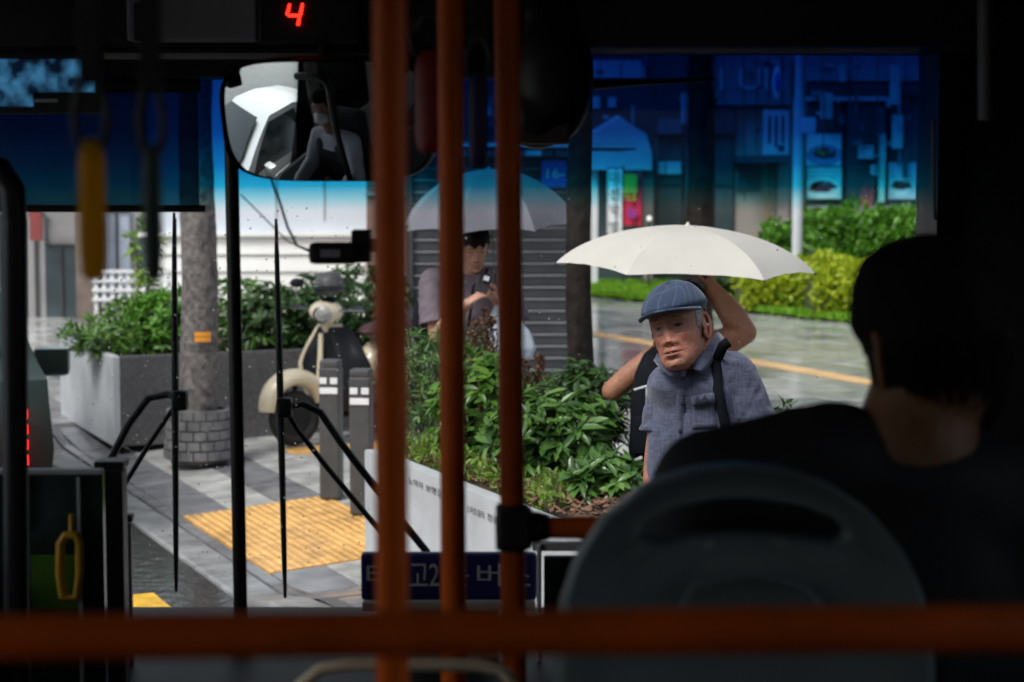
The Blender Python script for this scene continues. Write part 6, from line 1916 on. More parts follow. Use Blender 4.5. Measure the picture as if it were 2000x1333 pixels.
# ================================================================== the old man in the flat cap
OY = 5.72
def oa(px, py, dy=0.0): return at(px, py, OY + dy)
feet = Vector((oa(1372, 900).x, OY + .02, 0))
OM = thing('person', 'old man in navy checked flat cap and short sleeved grey blue shirt', 'person', feet)
SK_O = (.43, .195, .13)
M_skinO = skin_mat('aged tanned skin', SK_O, .4)
hc = oa(1306, 640, -.06)                      # between the eyes' level, centre of head
Mh = Matrix.Translation(hc) @ Matrix.Rotation(R(-11), 4, 'Y') @ Matrix.Rotation(R(-9), 4, 'X') @ Matrix.Rotation(R(-24), 4, 'Z')
# head centre sits behind the face
Mh = Mh @ Matrix.Translation((.012, .045, .0)) @ Matrix.Scale(1.01, 4)
head = head_mesh(SK_O, (.30, .09, .07), (.16, .11, .095), age=.65, eye_open=.7, mouth=.5, brow_s=.8)
sL, sR = oa(1306, 752, .09), oa(1438, 730, -.01)
eL, eR = oa(1283, 915, .06), oa(1492, 892, -.03)
nb = oa(1350, 722, .02); nh = Mh @ Vector((0, .02, -.09))
body = MB()
body.capsule(nb + Vector((0, .035, -.06)), .045, nh, .054)
body.capsule(Mh @ Vector((0, -.045, -.085)), .035, Mh @ Vector((0, .01, -.07)), .05)
body.chain([sL, sL.lerp(eL, .3), eL, eL + Vector((-.02, -.10, -.22))], [.042, .046, .041, .03])
body.chain([sR, sR.lerp(eR, .3), eR, eR + Vector((.0, -.12, -.21))], [.042, .046, .041, .03])
hand(body, eL + Vector((-.02, -.10, -.22)), (0, -.3, -1), (1, 0, 0), -1, .35)
hand(body, eR + Vector((.0, -.12, -.21)), (-.1, -.4, -1), (-1, 0, 0), 1, .35)
cxm = (sL + sR) / 2
yawO = R(-24)
rings_body(body, [(feet + Vector((0, .02, .80)), .15, .11), (feet + Vector((0, .02, .95)), .14, .105), (cxm + Vector((0, .02, -.25)), .12, .095), (cxm + Vector((0, .02, -.06)), .11, .07), (cxm + Vector((0, .02, .0)), .07, .05)], yawO)
for sg in (-1, 1):
    hp = feet + Vector((.085 * sg * math.cos(yawO), .085 * sg * math.sin(yawO) + .02, .84))
    body.chain([hp, Vector((hp.x, hp.y - .02, .46)), Vector((hp.x + .01 * sg, hp.y + .02, .06))], [.085, .058, .04])
    body.capsule(Vector((hp.x + .01 * sg, hp.y + .03, .035)), .035, Vector((hp.x - .05, hp.y - .15, .03)), .028)
person_mesh('body', OM, SK_O, M_skinO, body, .0065, (*head, Mh))
# trousers
M_trous = mat('dark grey trousers', (.05, .05, .055), .8, var=.2, scale=12)
tr_ = MB()
rings_body(tr_, [(feet + Vector((0, .02, .78)), .175, .135), (feet + Vector((0, .02, .98)), .16, .125)], yawO)
for sg in (-1, 1):
    hp = feet + Vector((.085 * sg * math.cos(yawO), .085 * sg * math.sin(yawO) + .02, .80))
    tr_.chain([hp, Vector((hp.x, hp.y - .02, .46)), Vector((hp.x + .01 * sg, hp.y + .02, .10))], [.10, .085, .075])
cloth_from(tr_, .012, .006, OM, 'trousers', M_trous, seed=3)
# shirt
m, nt, p = nodes_of('slub cotton shirt'); L = nt.links.new
tc = nt.nodes.new('ShaderNodeTexCoord')
mp = nt.nodes.new('ShaderNodeMapping'); mp.inputs['Scale'].default_value = (26, 26, 150); L(tc.outputs['Object'], mp.inputs['Vector'])
n1 = nt.nodes.new('ShaderNodeTexNoise'); n1.inputs['Scale'].default_value = 1.0; n1.inputs['Detail'].default_value = 3; L(mp.outputs[0], n1.inputs['Vector'])
mp2 = nt.nodes.new('ShaderNodeMapping'); mp2.inputs['Scale'].default_value = (170, 170, 20); L(tc.outputs['Object'], mp2.inputs['Vector'])
n2 = nt.nodes.new('ShaderNodeTexNoise'); n2.inputs['Scale'].default_value = 1.0; n2.inputs['Detail'].default_value = 3; L(mp2.outputs[0], n2.inputs['Vector'])
av = nt.nodes.new('ShaderNodeMath'); av.operation = 'ADD'; L(n1.outputs['Fac'], av.inputs[0]); L(n2.outputs['Fac'], av.inputs[1])
cr = nt.nodes.new('ShaderNodeValToRGB'); cr.color_ramp.elements[0].position = .36; cr.color_ramp.elements[0].color = (.042, .050, .092, 1); cr.color_ramp.elements[1].position = .66; cr.color_ramp.elements[1].color = (.115, .125, .20, 1)
hv = nt.nodes.new('ShaderNodeMath'); hv.operation = 'MULTIPLY'; hv.inputs[1].default_value = .5; L(av.outputs[0], hv.inputs[0]); L(hv.outputs[0], cr.inputs[0]); L(cr.outputs[0], p.inputs['Base Color'])
p.inputs['Roughness'].default_value = .85; p.inputs['Sheen Weight'].default_value = .25
bp = nt.nodes.new('ShaderNodeBump'); bp.inputs['Strength'].default_value = .2; bp.inputs['Distance'].default_value = .004; L(av.outputs[0], bp.inputs['Height']); L(bp.outputs[0], p.inputs['Normal'])
M_shirt = m
sh = MB()
fx = Vector((math.cos(yawO), math.sin(yawO), 0)); fb = Vector((math.sin(yawO), -math.cos(yawO), 0))   # right and forward of the chest
rings_body(sh, [(feet + Vector((0, .01, .72)), .165, .135), (feet + Vector((0, .01, .95)), .158, .135), (cxm + Vector((-.006, .01, -.30)), .150, .130), (cxm + Vector((-.004, .01, -.17)), .152, .130), (cxm + Vector((0, .018, -.08)), .150, .122), (nb + Vector((.004, .012, -.050)), .132, .108), (nb + Vector((0, .006, -.015)), .100, .094), (nb + Vector((0, .004, .012)), .076, .080), (nb + Vector((-.004, .0, .030)), .068, .072)], yawO)
for s_, in ((sL,), (sR,)):
    sh.chain([cxm.lerp(s_, .45) + Vector((0, .01, .010)), s_ + Vector((0, 0, .0))], [.068, .060])
def sleeve(parent, name, m, s, e, r0, r1, frac, seed, wob=.006, seg=36, rows=26):
    """open sleeve tube from inside the shoulder to the cuff, with folds and a turned hem"""
    d = e - s; rings = []; L_ = d.length * frac; dn = d.normalized(); start = s - dn * .025
    a = Vector((0, 1, 0)); n_ = (a - dn * a.dot(dn)).normalized(); b = dn.cross(n_)
    for k in range(rows + 1):
        u = k / rows; c = start + dn * (L_ + .025) * u; r = (r0 + (r1 - r0) * u) * (math.sin(min(1, u * 7 + .25) * math.pi / 2)); ring = []
        for i in range(seg):
            t_ = 2 * math.pi * i / seg; dv = n_ * math.cos(t_) + b * math.sin(t_)
            q = noise.noise(Vector((math.cos(t_) * 1.6 + seed, math.sin(t_) * 1.6, u * 5 + math.sin(t_) * 1.5)))
            f_ = (1 - abs(q) * 2.4) * wob * (.4 + .8 * u) + (.0015 if u > .90 else 0)
            ring.append(c + dv * (r + f_))
        rings.append(ring)
    mb = MB(); mb.loft(rings, cap=False); o = mb.build(name, m, parent, smooth=True, angle=180)
    sm = o.modifiers.new('thickness', 'SOLIDIFY'); sm.thickness = .003; sm.offset = -1
    return o
shirt = cloth_from(sh, .0075, .0085, OM, 'shirt', M_shirt, freq=8.5, seed=1.7, smooth_it=6)
sleeve(OM, 'sleeve', M_shirt, sL, eL, .056, .060, .58, 1.3)
sleeve(OM, 'sleeve', M_shirt, sR, eR, .058, .066, .62, 4.1)
sol = shirt.modifiers.new('thickness', 'SOLIDIFY'); sol.thickness = .003; sol.offset = -1
# surface finder for things sewn on the shirt
from mathutils.bvhtree import BVHTree
bvh = BVHTree.FromPolygons([Vector(v.co) + world_loc(OM) for v in shirt.data.vertices], [tuple(p_.vertices) for p_ in shirt.data.polygons])
def on_shirt(px, py, lift=.002):
    d = ray(px, py).normalized(); o = Vector((0, 0, CAM_H)); h = bvh.ray_cast(o, d)
    if h[0] is None: return at(px, py, OY - .1)
    return h[0] - d * lift
# collar: two folded leaves
M_coll = M_shirt
def collar_leaf(rows_):
    mb = MB(); rows = []
    for (ix, iy, iY), (ox, oy, oY) in rows_:
        a, b = at(ix, iy, iY), at(ox, oy, oY); f_ = Vector((0, -1, .2)).normalized()
        rows.append([a + Vector((0, .006, -.012)), a, a.lerp(b, .3) + f_ * .006, a.lerp(b, .7) + f_ * .006, b])
    N = len(rows) - 1; n_ = 5; vs = [q for r__ in rows for q in r__]
    fs = [(i * n_ + j, i * n_ + j + 1, (i + 1) * n_ + j + 1, (i + 1) * n_ + j) for i in range(N) for j in range(n_ - 1)]
    mb.add(vs, fs); o = mb.build('collar', M_coll, OM, smooth=True, angle=50)
    s_ = o.modifiers.new('thickness', 'SOLIDIFY'); s_.thickness = .003
collar_leaf([((1402, 648, 5.84), (1416, 662, 5.86)), ((1397, 652, 5.79), (1411, 672, 5.80)), ((1391, 662, 5.74), (1404, 688, 5.74)), ((1381, 678, 5.69), (1394, 704, 5.685)), ((1368, 694, 5.655), (1383, 718, 5.645)), ((1357, 706, 5.635), (1371, 729, 5.62)), ((1349, 713, 5.63), (1356, 724, 5.62))])
collar_leaf([((1284, 690, 5.72), (1276, 704, 5.71)), ((1296, 704, 5.67), (1290, 722, 5.66)), ((1314, 716, 5.635), (1308, 736, 5.625)), ((1328, 722, 5.63), (1332, 740, 5.62)), ((1338, 724, 5.63), (1340, 731, 5.622))])
# placket, buttons, pocket, badge
def strip(name, pts, w, m, lift=.003, taper=None):
    mb = MB(); P_ = [on_shirt(px, py, lift) for px, py in pts]
    L_ = []; Rr = []
    for i, q in enumerate(P_):
        t = (P_[min(i + 1, len(P_) - 1)] - P_[max(i - 1, 0)]).normalized(); vdir = ray(*pts[i]).normalized(); s = t.cross(vdir).normalized() * w / 2
        L_.append(q - s); Rr.append(q + s)
    n_ = len(P_); vs = L_ + Rr
    mb.add(vs, [(i, i + 1, n_ + i + 1, n_ + i) for i in range(n_ - 1)])
    o = mb.build(name, m, OM, smooth=True, angle=180); s_ = o.modifiers.new('thickness', 'SOLIDIFY'); s_.thickness = .003; s_.offset = 0
    return o
strip('placket', [(1337, 735), (1333, 760), (1331, 785), (1329, 812), (1328, 840), (1328, 870), (1330, 900)], .03, M_shirt)
M_btn = mat('dark button', (.03, .032, .05), .35)
for (px, py) in ((1332, 787), (1328, 842), (1335, 738), (1329, 895)):
    q = on_shirt(px, py, .006); mb = MB(); mb.lathe([(0, .002), (.0045, .0022), (.006, .001), (.006, -.002), (0, -.002)], q, -ray(px, py), 14); mb.build('button', M_btn, OM, smooth=True)
# pocket with flap
pk = [(1352, 790), (1394, 786), (1400, 836), (1352, 838)]
mb = MB(); N = 5; vs = []
for j in range(N + 1):
    for i in range(N + 1):
        u, v = i / N, j / N
        px = (pk[0][0] * (1 - u) + pk[1][0] * u) * (1 - v) + (pk[3][0] * (1 - u) + pk[2][0] * u) * v
        py = (pk[0][1] * (1 - u) + pk[1][1] * u) * (1 - v) + (pk[3][1] * (1 - u) + pk[2][1] * u) * v
        vs.append(on_shirt(px, py, .002))
mb.add(vs, [(j * (N + 1) + i, j * (N + 1) + i + 1, (j + 1) * (N + 1) + i + 1, (j + 1) * (N + 1) + i) for j in range(N) for i in range(N)])
po = mb.build('pocket', M_shirt, OM, smooth=True, angle=180); s_ = po.modifiers.new('t', 'SOLIDIFY'); s_.thickness = .003; s_.offset = 0
fl = strip('pocket_flap', [(1350, 783), (1362, 782), (1374, 780), (1386, 779), (1396, 778)], .030, M_shirt, .0055)
flb = BVHTree.FromPolygons([Vector(v.co) + world_loc(OM) for v in fl.data.vertices], [tuple(p_.vertices) for p_ in fl.data.polygons])
def on_flap(px, py):
    d = ray(px, py).normalized(); h = flb.ray_cast(Vector((0, 0, CAM_H)), d)
    return (h[0] if h[0] is not None else on_shirt(px, py)) - d * .008
q = on_flap(1354, 787); text_part('佛', 'embroidered_character', M_btn, po, q, on_flap(1366, 786) - q, on_flap(1354, 776) - q, .019, 0, width=.019)
q = on_flap(1376, 785); mb = MB()
ux = (on_flap(1386, 784) - q).normalized(); uz = (on_flap(1376, 774) - q).normalized()
mb.prism([q + ux * (x * 1.25) + uz * (z * 1.25) for x, z in ((-.007, .001), (-.005, .008), (-.001, .012), (.0, .017), (.002, .012), (.006, .008), (.008, .001), (.004, -.001), (-.003, -.001))], (0, .001, 0)); mb.build('embroidered_mark', M_btn, po)
# shoulder strap of his bag
st_pts = [(1424, 668), (1412, 676), (1402, 700), (1400, 730), (1402, 760), (1408, 790), (1415, 822), (1420, 850)]
M_strap = mat('black webbing', (.008, .009, .014), .85, spec=.1, var=.2, scale=40)
strip('bag_strap', st_pts, .030, M_strap, .007)
bgm = MB(); bgm.box(cxm + Vector((.02, .22, -.26)), (.28, .14, .40), Matrix.Rotation(yawO, 3, 'Z'), bev=.05); bgm.build('shoulder_bag', M_strap, OM, smooth=True)
# hair below the cap and the cap itself
M_ghair = mat('grey hair', (.30, .28, .27), .6, var=.2, scale=30, isl=.35)
rs = np.random.RandomState(5)
def gh(rs_):
    a = rs_.choice((-1, 1)) * rs_.uniform(1.15, 3.1); z = rs_.uniform(-.035 if abs(a) > 1.9 else .0, .05)
    p = skull_pt(z, a, .002); n_ = Vector((p.x, p.y, 0)).normalized(); return p, n_, Vector((n_.x * .2, n_.y * .2 + .25, -1))
hair_cap(gh, 'hair', M_ghair, OM, Mh, 3200, rs, .022)
m, nt, p = nodes_of('navy checked wool'); L = nt.links.new
tc = nt.nodes.new('ShaderNodeTexCoord')
def lines(axis_vec, freq, width, w2):
    dp_ = nt.nodes.new('ShaderNodeVectorMath'); dp_.operation = 'DOT_PRODUCT'; dp_.inputs[1].default_value = axis_vec; L(tc.outputs['UV'], dp_.inputs[0])
    mm = nt.nodes.new('ShaderNodeMath'); mm.operation = 'MULTIPLY'; mm.inputs[1].default_value = freq; L(dp_.outputs['Value'], mm.inputs[0])
    fr_ = nt.nodes.new('ShaderNodeMath'); fr_.operation = 'FRACT'; L(mm.outputs[0], fr_.inputs[0])
    c_ = nt.nodes.new('ShaderNodeMath'); c_.operation = 'SUBTRACT'; c_.inputs[1].default_value = .5; L(fr_.outputs[0], c_.inputs[0])
    ab = nt.nodes.new('ShaderNodeMath'); ab.operation = 'ABSOLUTE'; L(c_.outputs[0], ab.inputs[0])
    lt = nt.nodes.new('ShaderNodeMapRange'); lt.inputs['From Min'].default_value = width; lt.inputs['From Max'].default_value = width * .5; lt.inputs['To Max'].default_value = w2; L(ab.outputs[0], lt.inputs['Value'])
    return lt.outputs[0]
a1 = lines((1, .12, 0), 24, .035, .30); a2 = lines((-.1, 1, 0), 24, .035, .30)
b1_ = lines((1, .0, 0), 7.3, .25, .25); b2_ = lines((0, 1, 0), 7.3, .25, .25)
s1 = nt.nodes.new('ShaderNodeMath'); s1.operation = 'MAXIMUM'; L(a1, s1.inputs[0]); L(a2, s1.inputs[1])
s2_ = nt.nodes.new('ShaderNodeMath'); s2_.operation = 'ADD'; L(b1_, s2_.inputs[0]); L(b2_, s2_.inputs[1])
nz = nt.nodes.new('ShaderNodeTexNoise'); nz.inputs['Scale'].default_value = 60; nz.inputs['Detail'].default_value = 6; L(tc.outputs['Object'], nz.inputs['Vector'])
s3 = nt.nodes.new('ShaderNodeMath'); s3.operation = 'MULTIPLY_ADD'; s3.inputs[1].default_value = .55; L(nz.outputs['Fac'], s3.inputs[0]); L(s2_.outputs[0], s3.inputs[2])
cb = nt.nodes.new('ShaderNodeMix'); cb.data_type = 'RGBA'; cb.inputs['A'].default_value = (.008, .020, .055, 1); cb.inputs['B'].default_value = (.030, .058, .12, 1); L(s3.outputs[0], cb.inputs['Factor'])
cb2 = nt.nodes.new('ShaderNodeMix'); cb2.data_type = 'RGBA'; cb2.inputs['B'].default_value = (.16, .22, .34, 1); L(cb.outputs['Result'], cb2.inputs['A']); L(s1.outputs[0], cb2.inputs['Factor']); L(cb2.outputs['Result'], p.inputs['Base Color'])
p.inputs['Roughness'].default_value = .85; p.inputs['Sheen Weight'].default_value = .2
M_cap = m
def cap_mesh():
    NU, NR = 72, 22; vs = []; uv = []
    for j in range(NR + 1):
        r = j / NR
        for i in range(NU):
            a = 2 * math.pi * i / NU; cs, sn = math.cos(a), math.sin(a)       # a = 0 front
            hx = .096; hf = .132; hb_ = .112
            y = -( .004 + (hf if cs > 0 else hb_) * cs * r ** .9)
            x = hx * sn * r ** .9 * (1 - .10 * max(0, cs) * r)
            front = max(0, cs) * r
            edge = .052 + .004 * max(0, -cs) - .008 * max(0, cs) ** 2
            dome = (1 - r ** 2.3) ** .72
            z = edge + (.078) * dome * (1 - .22 * front) + .012 * (1 - r) * 0
            z -= .012 * front * dome
            z += .0035 * noise.noise(Vector((x * 25, y * 25, 4))) * (1 - r ** 4)
            if r > .9: 
                k = (r - .9) / .1
            vs.append((x, y, z)); uv.append((x * 1.0 + .05 * noise.noise(Vector((x * 9, y * 9, 0))), y * 1.0 - z * .75 + .03 * noise.noise(Vector((x * 9, y * 9, 7)))))
    fs = [(j * NU + i, j * NU + (i + 1) % NU, (j + 1) * NU + (i + 1) % NU, (j + 1) * NU + i) for j in range(NR) for i in range(NU)]
    # tucked underside back to the head band
    o = len(vs)
    for i in range(NU):
        a = 2 * math.pi * i / NU; cs, sn = math.cos(a), math.sin(a)
        q = skull_pt(.038, a if True else 0, .006); q = Vector((.0805 * sn, -(-.004 + .098 * cs), .036 + .0 * max(0, -cs)))
        vs.append(tuple(q)); uv.append((q.x, q.y))
    fs += [(NR * NU + i, NR * NU + (i + 1) % NU, o + (i + 1) % NU, o + i) for i in range(NU)]
    return vs, fs, uv
vs, fs, uv = cap_mesh()
CP = thing('flat_cap', 'navy checked flat cap worn by the old man', 'cap', Mh @ Vector((0, 0, .04)))
def uv_part(name, vs, fs, uv, m, parent):
    off = world_loc(parent)
    me = bpy.data.meshes.new(name); me.from_pydata([tuple((Mh @ Vector(v)) - off) for v in vs], [], fs)
    ul = me.uv_layers.new(name='UV')
    for lp in me.loops: ul.data[lp.index].uv = uv[lp.vertex_index]
    me.shade_smooth(); return obj_from_mesh(name, me, parent, [m])
uv_part('crown', vs, fs, uv, M_cap, CP)
# peak
NU, NR = 30, 8; vs = []; uv = []
for j in range(NR + 1):
    r = j / NR
    for i in range(NU + 1):
        a = R(-78 + 156 * i / NU); sn, cs = math.sin(a), math.cos(a)
        inner = Vector((.080 * sn, -(.0 + .095 * cs), .044)); outer = Vector((.096 * sn, -(.0 + .146 * cs ** .8), .036 - .012 * sn * sn))
        q = inner.lerp(outer, r); q.z += .006 * math.sin(math.pi * r * .5); vs.append(tuple(q)); uv.append((q.x, q.y))
fs = [(j * (NU + 1) + i, j * (NU + 1) + i + 1, (j + 1) * (NU + 1) + i + 1, (j + 1) * (NU + 1) + i) for j in range(NR) for i in range(NU)]
pk_ = uv_part('peak', vs, fs, uv, M_cap, CP); s_ = pk_.modifiers.new('t', 'SOLIDIFY'); s_.thickness = .006; s_.offset = 0

# ================================================================== the person behind, under the pale umbrella
BYY = 8.64
def ba(px, py, dy=0.0): return at(px, py, BYY + dy)
ft = Vector((ba(1345, 700).x, BYY + .04, 0))
BP = thing('person', 'person in sleeveless navy top with black backpack, elbows raised under pale umbrella', 'person', ft)
SK_B = (.33, .155, .09)
M_skinB = skin_mat('tanned skin', SK_B, .38)
Mhb = Matrix.Translation(ba(1340, 606, .02)) @ Matrix.Rotation(R(178), 4, 'Z') @ Matrix.Rotation(R(14), 4, 'X') @ Matrix.Scale(.98, 4)
hb2 = head_mesh(SK_B, (.3, .1, .08), (.02, .015, .012), nu=90, nv=70)
bL, bR = ba(1272, 700, .0), ba(1420, 668, .0)
xL, xR = ba(1196, 764, -.07), ba(1455, 650, -.02)
wL, wR = ba(1318, 662, -.16), ba(1392, 566, .02)
bd = MB()
cb_ = (bL + bR) / 2
bd.capsule(cb_ + Vector((0, .02, -.02)), .055, Mhb @ Vector((0, .02, -.08)), .05)
bd.chain([cb_.lerp(bL, .5), bL, xL], [.06, .052, .043]); bd.chain([xL, xL.lerp(wL, .35), wL], [.047, .053, .036])
bd.chain([cb_.lerp(bR, .5), bR, xR], [.065, .062, .052]); bd.chain([xR, xR.lerp(wR, .35), wR], [.052, .060, .038])
hand(bd, wL, (.9, .1, .35), (0, 1, .1), 1, .5)
hand(bd, wR, (-.15, .05, 1), (-.6, .3, .1), 1, 1.15)
rings_body(bd, [(ft + Vector((0, 0, .75)), .15, .11), (ft + Vector((0, 0, .95)), .13, .10), (cb_ + Vector((0, 0, -.12)), .15, .10), (cb_ + Vector((0, 0, .0)), .12, .07)])
for sg in (-1, 1):
    hp = ft + Vector((.08 * sg, 0, .78)); bd.chain([hp, Vector((hp.x, hp.y - .01, .42)), Vector((hp.x, hp.y + .01, .06))], [.082, .055, .038]); bd.capsule(Vector((hp.x, hp.y, .035)), .034, Vector((hp.x, hp.y + .15, .03)), .027)
person_mesh('body', BP, SK_B, M_skinB, bd, .007, (*hb2, Mhb))
M_navyc = mat('dark navy cloth', (.012, .014, .024), .75, var=.3, scale=14)
tp = MB()
rings_body(tp, [(ft + Vector((0, 0, .66)), .17, .13), (ft + Vector((0, 0, .9)), .155, .12), (cb_ + Vector((0, 0, -.16)), .172, .122), (cb_ + Vector((0, .01, -.04)), .155, .10), (cb_ + Vector((0, .01, .03)), .08, .065)])
cloth_from(tp, .011, .008, BP, 'top', M_navyc, seed=9)
tr_ = MB()
for sg in (-1, 1):
    hp = ft + Vector((.08 * sg, 0, .78)); tr_.chain([hp, Vector((hp.x, hp.y - .01, .42)), Vector((hp.x, hp.y + .01, .1))], [.10, .08, .07])
cloth_from(tr_, .014, .006, BP, 'trousers', M_navyc, seed=5)
M_bhair = mat('black hair', (.005, .0045, .0045), .8, spec=.15, var=.2, scale=40)
skull_shell(lambda a: -.06 if abs(a) > 1.6 else .05, lambda a, z: .013, BP, 'hair', M_bhair, Mhb, seed=2)
BK = thing('backpack', 'black backpack with grey buckles behind the old man', 'backpack', ba(1290, 800, -.2))
bk = MB(); rings_body(bk, [(ba(1300, 905, -.20), .145, .075), (ba(1300, 880, -.21), .155, .095), (ba(1300, 800, -.21), .150, .10), (ba(1302, 730, -.19), .135, .085), (ba(1304, 690, -.17), .10, .06), (ba(1304, 672, -.16), .05, .03)], p=3)
cloth_from(bk, .010, .006, BK, 'main_pouch', mat('black backpack nylon', (.006, .007, .010), .8, spec=.08, var=.3, scale=14, bump=.1), seed=4)
for (px, py, dx) in ((1250, 760, 0), (1262, 760, 0)):
    pass
mb = MB(); mb.tube([ba(1238, 762, -.33), ba(1262, 755, -.335), ba(1290, 752, -.34)], .005, 6); mb.build('zip', M_greyp, BK)
mb = MB(); mb.box(ba(1264, 768, -.335), (.012, .008, .04), bev=.002); mb.box(ba(1244, 898, -.31), (.05, .01, .012), Matrix.Rotation(R(-25), 3, 'Y'), bev=.002); mb.build('buckle', M_greyp, BK)
pf_ = MB(); pf_.box(ba(1285, 850, -.30), (.22, .05, .16), bev=.03); pf_.build('front_pocket', mat('black pocket nylon', (.006, .008, .012), .8, spec=.08), BK, smooth=True)
ap = ba(1343, 441, .02)
umbrella('cream six panel umbrella held over the old man and the backpack', ap, (.04, -.03, 1), .565, .185, 6, R(-60), M_umbW, wR + Vector((-.005, .01, .0)), M_steel, sag=.06)

# ================================================================== young man with phone and grey umbrella
YY = 10.65
def ya(px, py, dy=0.0): return at(px, py, YY + dy)
fy_ = Vector((ya(905, 700).x, YY + .05, 0))
YM = thing('person', 'young man in dark mauve T-shirt looking down at his phone', 'person', fy_)
SK_Y = (.50, .28, .20)
M_skinY = skin_mat('light tan skin', SK_Y, .42)
Mhy = Matrix.Translation(ya(927, 487, -.02)) @ Matrix.Rotation(R(4), 4, 'Y') @ Matrix.Rotation(R(20), 4, 'X') @ Matrix.Rotation(R(14), 4, 'Z') @ Matrix.Translation((0, .03, 0)) @ Matrix.Scale(.97, 4)
hy2 = head_mesh(SK_Y, (.45, .16, .14), (.02, .016, .014), eye_open=.15, nu=140, nv=110)
yL, yR = ya(843, 548, .04), ya(985, 548, .04)
zL, zR = ya(853, 655, -.04), ya(1012, 650, .0)
vL, vR = ya(912, 594, -.26), ya(972, 590, -.20)
bd = MB(); cy = (yL + yR) / 2
bd.capsule(cy + Vector((0, .01, -.02)), .058, Mhy @ Vector((0, .02, -.08)), .052)
bd.chain([cy.lerp(yL, .5), yL, zL], [.06, .054, .045]); bd.chain([zL, zL.lerp(vL, .35), vL], [.046, .045, .030])
bd.chain([cy.lerp(yR, .5), yR, zR], [.06, .054, .045]); bd.chain([zR, zR.lerp(vR, .35), vR], [.046, .044, .030])
hand(bd, vL, (.72, -.12, .52), (.35, .3, -.55), 1, .55)
hand(bd, vR, (-.18, -.2, 1), (-.8, -.1, -.1), 1, 1.1)
rings_body(bd, [(fy_ + Vector((0, 0, .8)), .15, .11), (fy_ + Vector((0, 0, 1.0)), .135, .10), (cy + Vector((0, 0, -.12)), .16, .10), (cy, .12, .07)])
for sg in (-1, 1):
    hp = fy_ + Vector((.09 * sg, 0, .84)); bd.chain([hp, Vector((hp.x, hp.y - .02, .46)), Vector((hp.x, hp.y + .02, .06))], [.085, .058, .04]); bd.capsule(Vector((hp.x, hp.y + .03, .035)), .036, Vector((hp.x, hp.y - .15, .03)), .028)
person_mesh('body', YM, SK_Y, M_skinY, bd, .005, (*hy2, Mhy))
M_mauve = mat('dark mauve jersey', (.13, .10, .122), .75, var=.15, scale=12)
tp = MB()
rings_body(tp, [(fy_ + Vector((0, 0, .74)), .185, .135), (fy_ + Vector((0, 0, .95)), .18, .13), (cy + Vector((0, 0, -.18)), .188, .13), (cy + Vector((0, .01, -.06)), .175, .105), (cy + Vector((0, .01, .0)), .12, .08), (cy + Vector((0, .01, .03)), .075, .065)])
for s_ in (yL, yR): tp.chain([cy.lerp(s_, .5), s_], [.075, .066])
o = cloth_from(tp, .009, .008, YM, 't_shirt', M_mauve, seed=2.2)
sleeve(YM, 'sleeve', M_mauve, yL, zL, .070, .084, .80, 2.0); sleeve(YM, 'sleeve', M_mauve, yR, zR, .070, .082, .80, 6.0)
tr_ = MB()
for sg in (-1, 1):
    hp = fy_ + Vector((.09 * sg, 0, .84)); tr_.chain([hp, Vector((hp.x, hp.y - .02, .46)), Vector((hp.x, hp.y + .02, .1))], [.11, .09, .08])
cloth_from(tr_, .014, .006, YM, 'trousers', M_trous, seed=6)
skull_shell(lambda a: (.038 + .012 * math.sin(a * 9)) if abs(a) < 1.25 else (-.01 if abs(a) < 1.9 else -.05), lambda a, z: .016, YM, 'hair', M_bhair, Mhy, bumps=.006, seed=7)
# black sling strap over the chest, bag at his side
mb = MB(); mb.tube([ya(952, 524, -.13), ya(945, 545, -.15), ya(925, 560, -.155), ya(915, 640, -.15)], .012, 8, flat=.3); mb.build('sling_strap', M_strap, YM, smooth=True)
mb = MB(); mb.ellipsoid(ya(826, 635, .12), (.06, .07, .14), None, 16, 12); mb.build('side_bag', M_strap, YM, smooth=True)
PH = thing('phone', 'black phone in the young man hand', 'phone', ya(945, 556, -.34))
pr = Matrix.Rotation(R(18), 3, 'Y') @ Matrix.Rotation(R(50), 3, 'X')
mb = MB(); mb.box(ya(944, 554, -.34), (.068, .12, .009), pr, bev=.004); mb.build('body', M_black, PH)
mb = MB(); mb.box(ya(950, 545, -.345), (.03, .03, .012), pr, bev=.003); mb.build('camera_bump', M_greyp, PH)
ag = ya(955, 331, -.02)
umbrella('grey umbrella held over the young man with the phone', ag, (-.03, -.05, 1), .50, .30, 8, R(-112.5 + 5), M_umbG, vR + Vector((-.01, -.02, .04)), M_steel, sag=.25)
# white carrier bag hanging from his arm
m, nt, p = nodes_of('thin white plastic'); p.inputs['Base Color'].default_value = (.62, .68, .76, 1); p.inputs['Roughness'].default_value = .35
trn = nt.nodes.new('ShaderNodeBsdfTranslucent'); trn.inputs['Color'].default_value = (.6, .68, .78, 1); mx = nt.nodes.new('ShaderNodeMixShader'); mx.inputs[0].default_value = .4
nt.links.new(p.outputs[0], mx.inputs[1]); nt.links.new(trn.outputs[0], mx.inputs[2]); nt.links.new(mx.outputs[0], nt.nodes['Material Output'].inputs['Surface'])
CB = thing('carrier_bag', 'thin white plastic carrier bag hanging from the young man arm', 'bag', ya(1000, 690, -.22))
bg = MB(); rings_body(bg, [(ya(1000, 700, -.22), .11, .05), (ya(1000, 680, -.22), .125, .065), (ya(993, 650, -.22), .11, .055), (ya(982, 622, -.21), .075, .035), (ya(975, 600, -.2), .03, .02), (ya(974, 585, -.2), .012, .01)], p=2.2)
cloth_from(bg, .008, .010, CB, 'film', m, freq=14, seed=12)

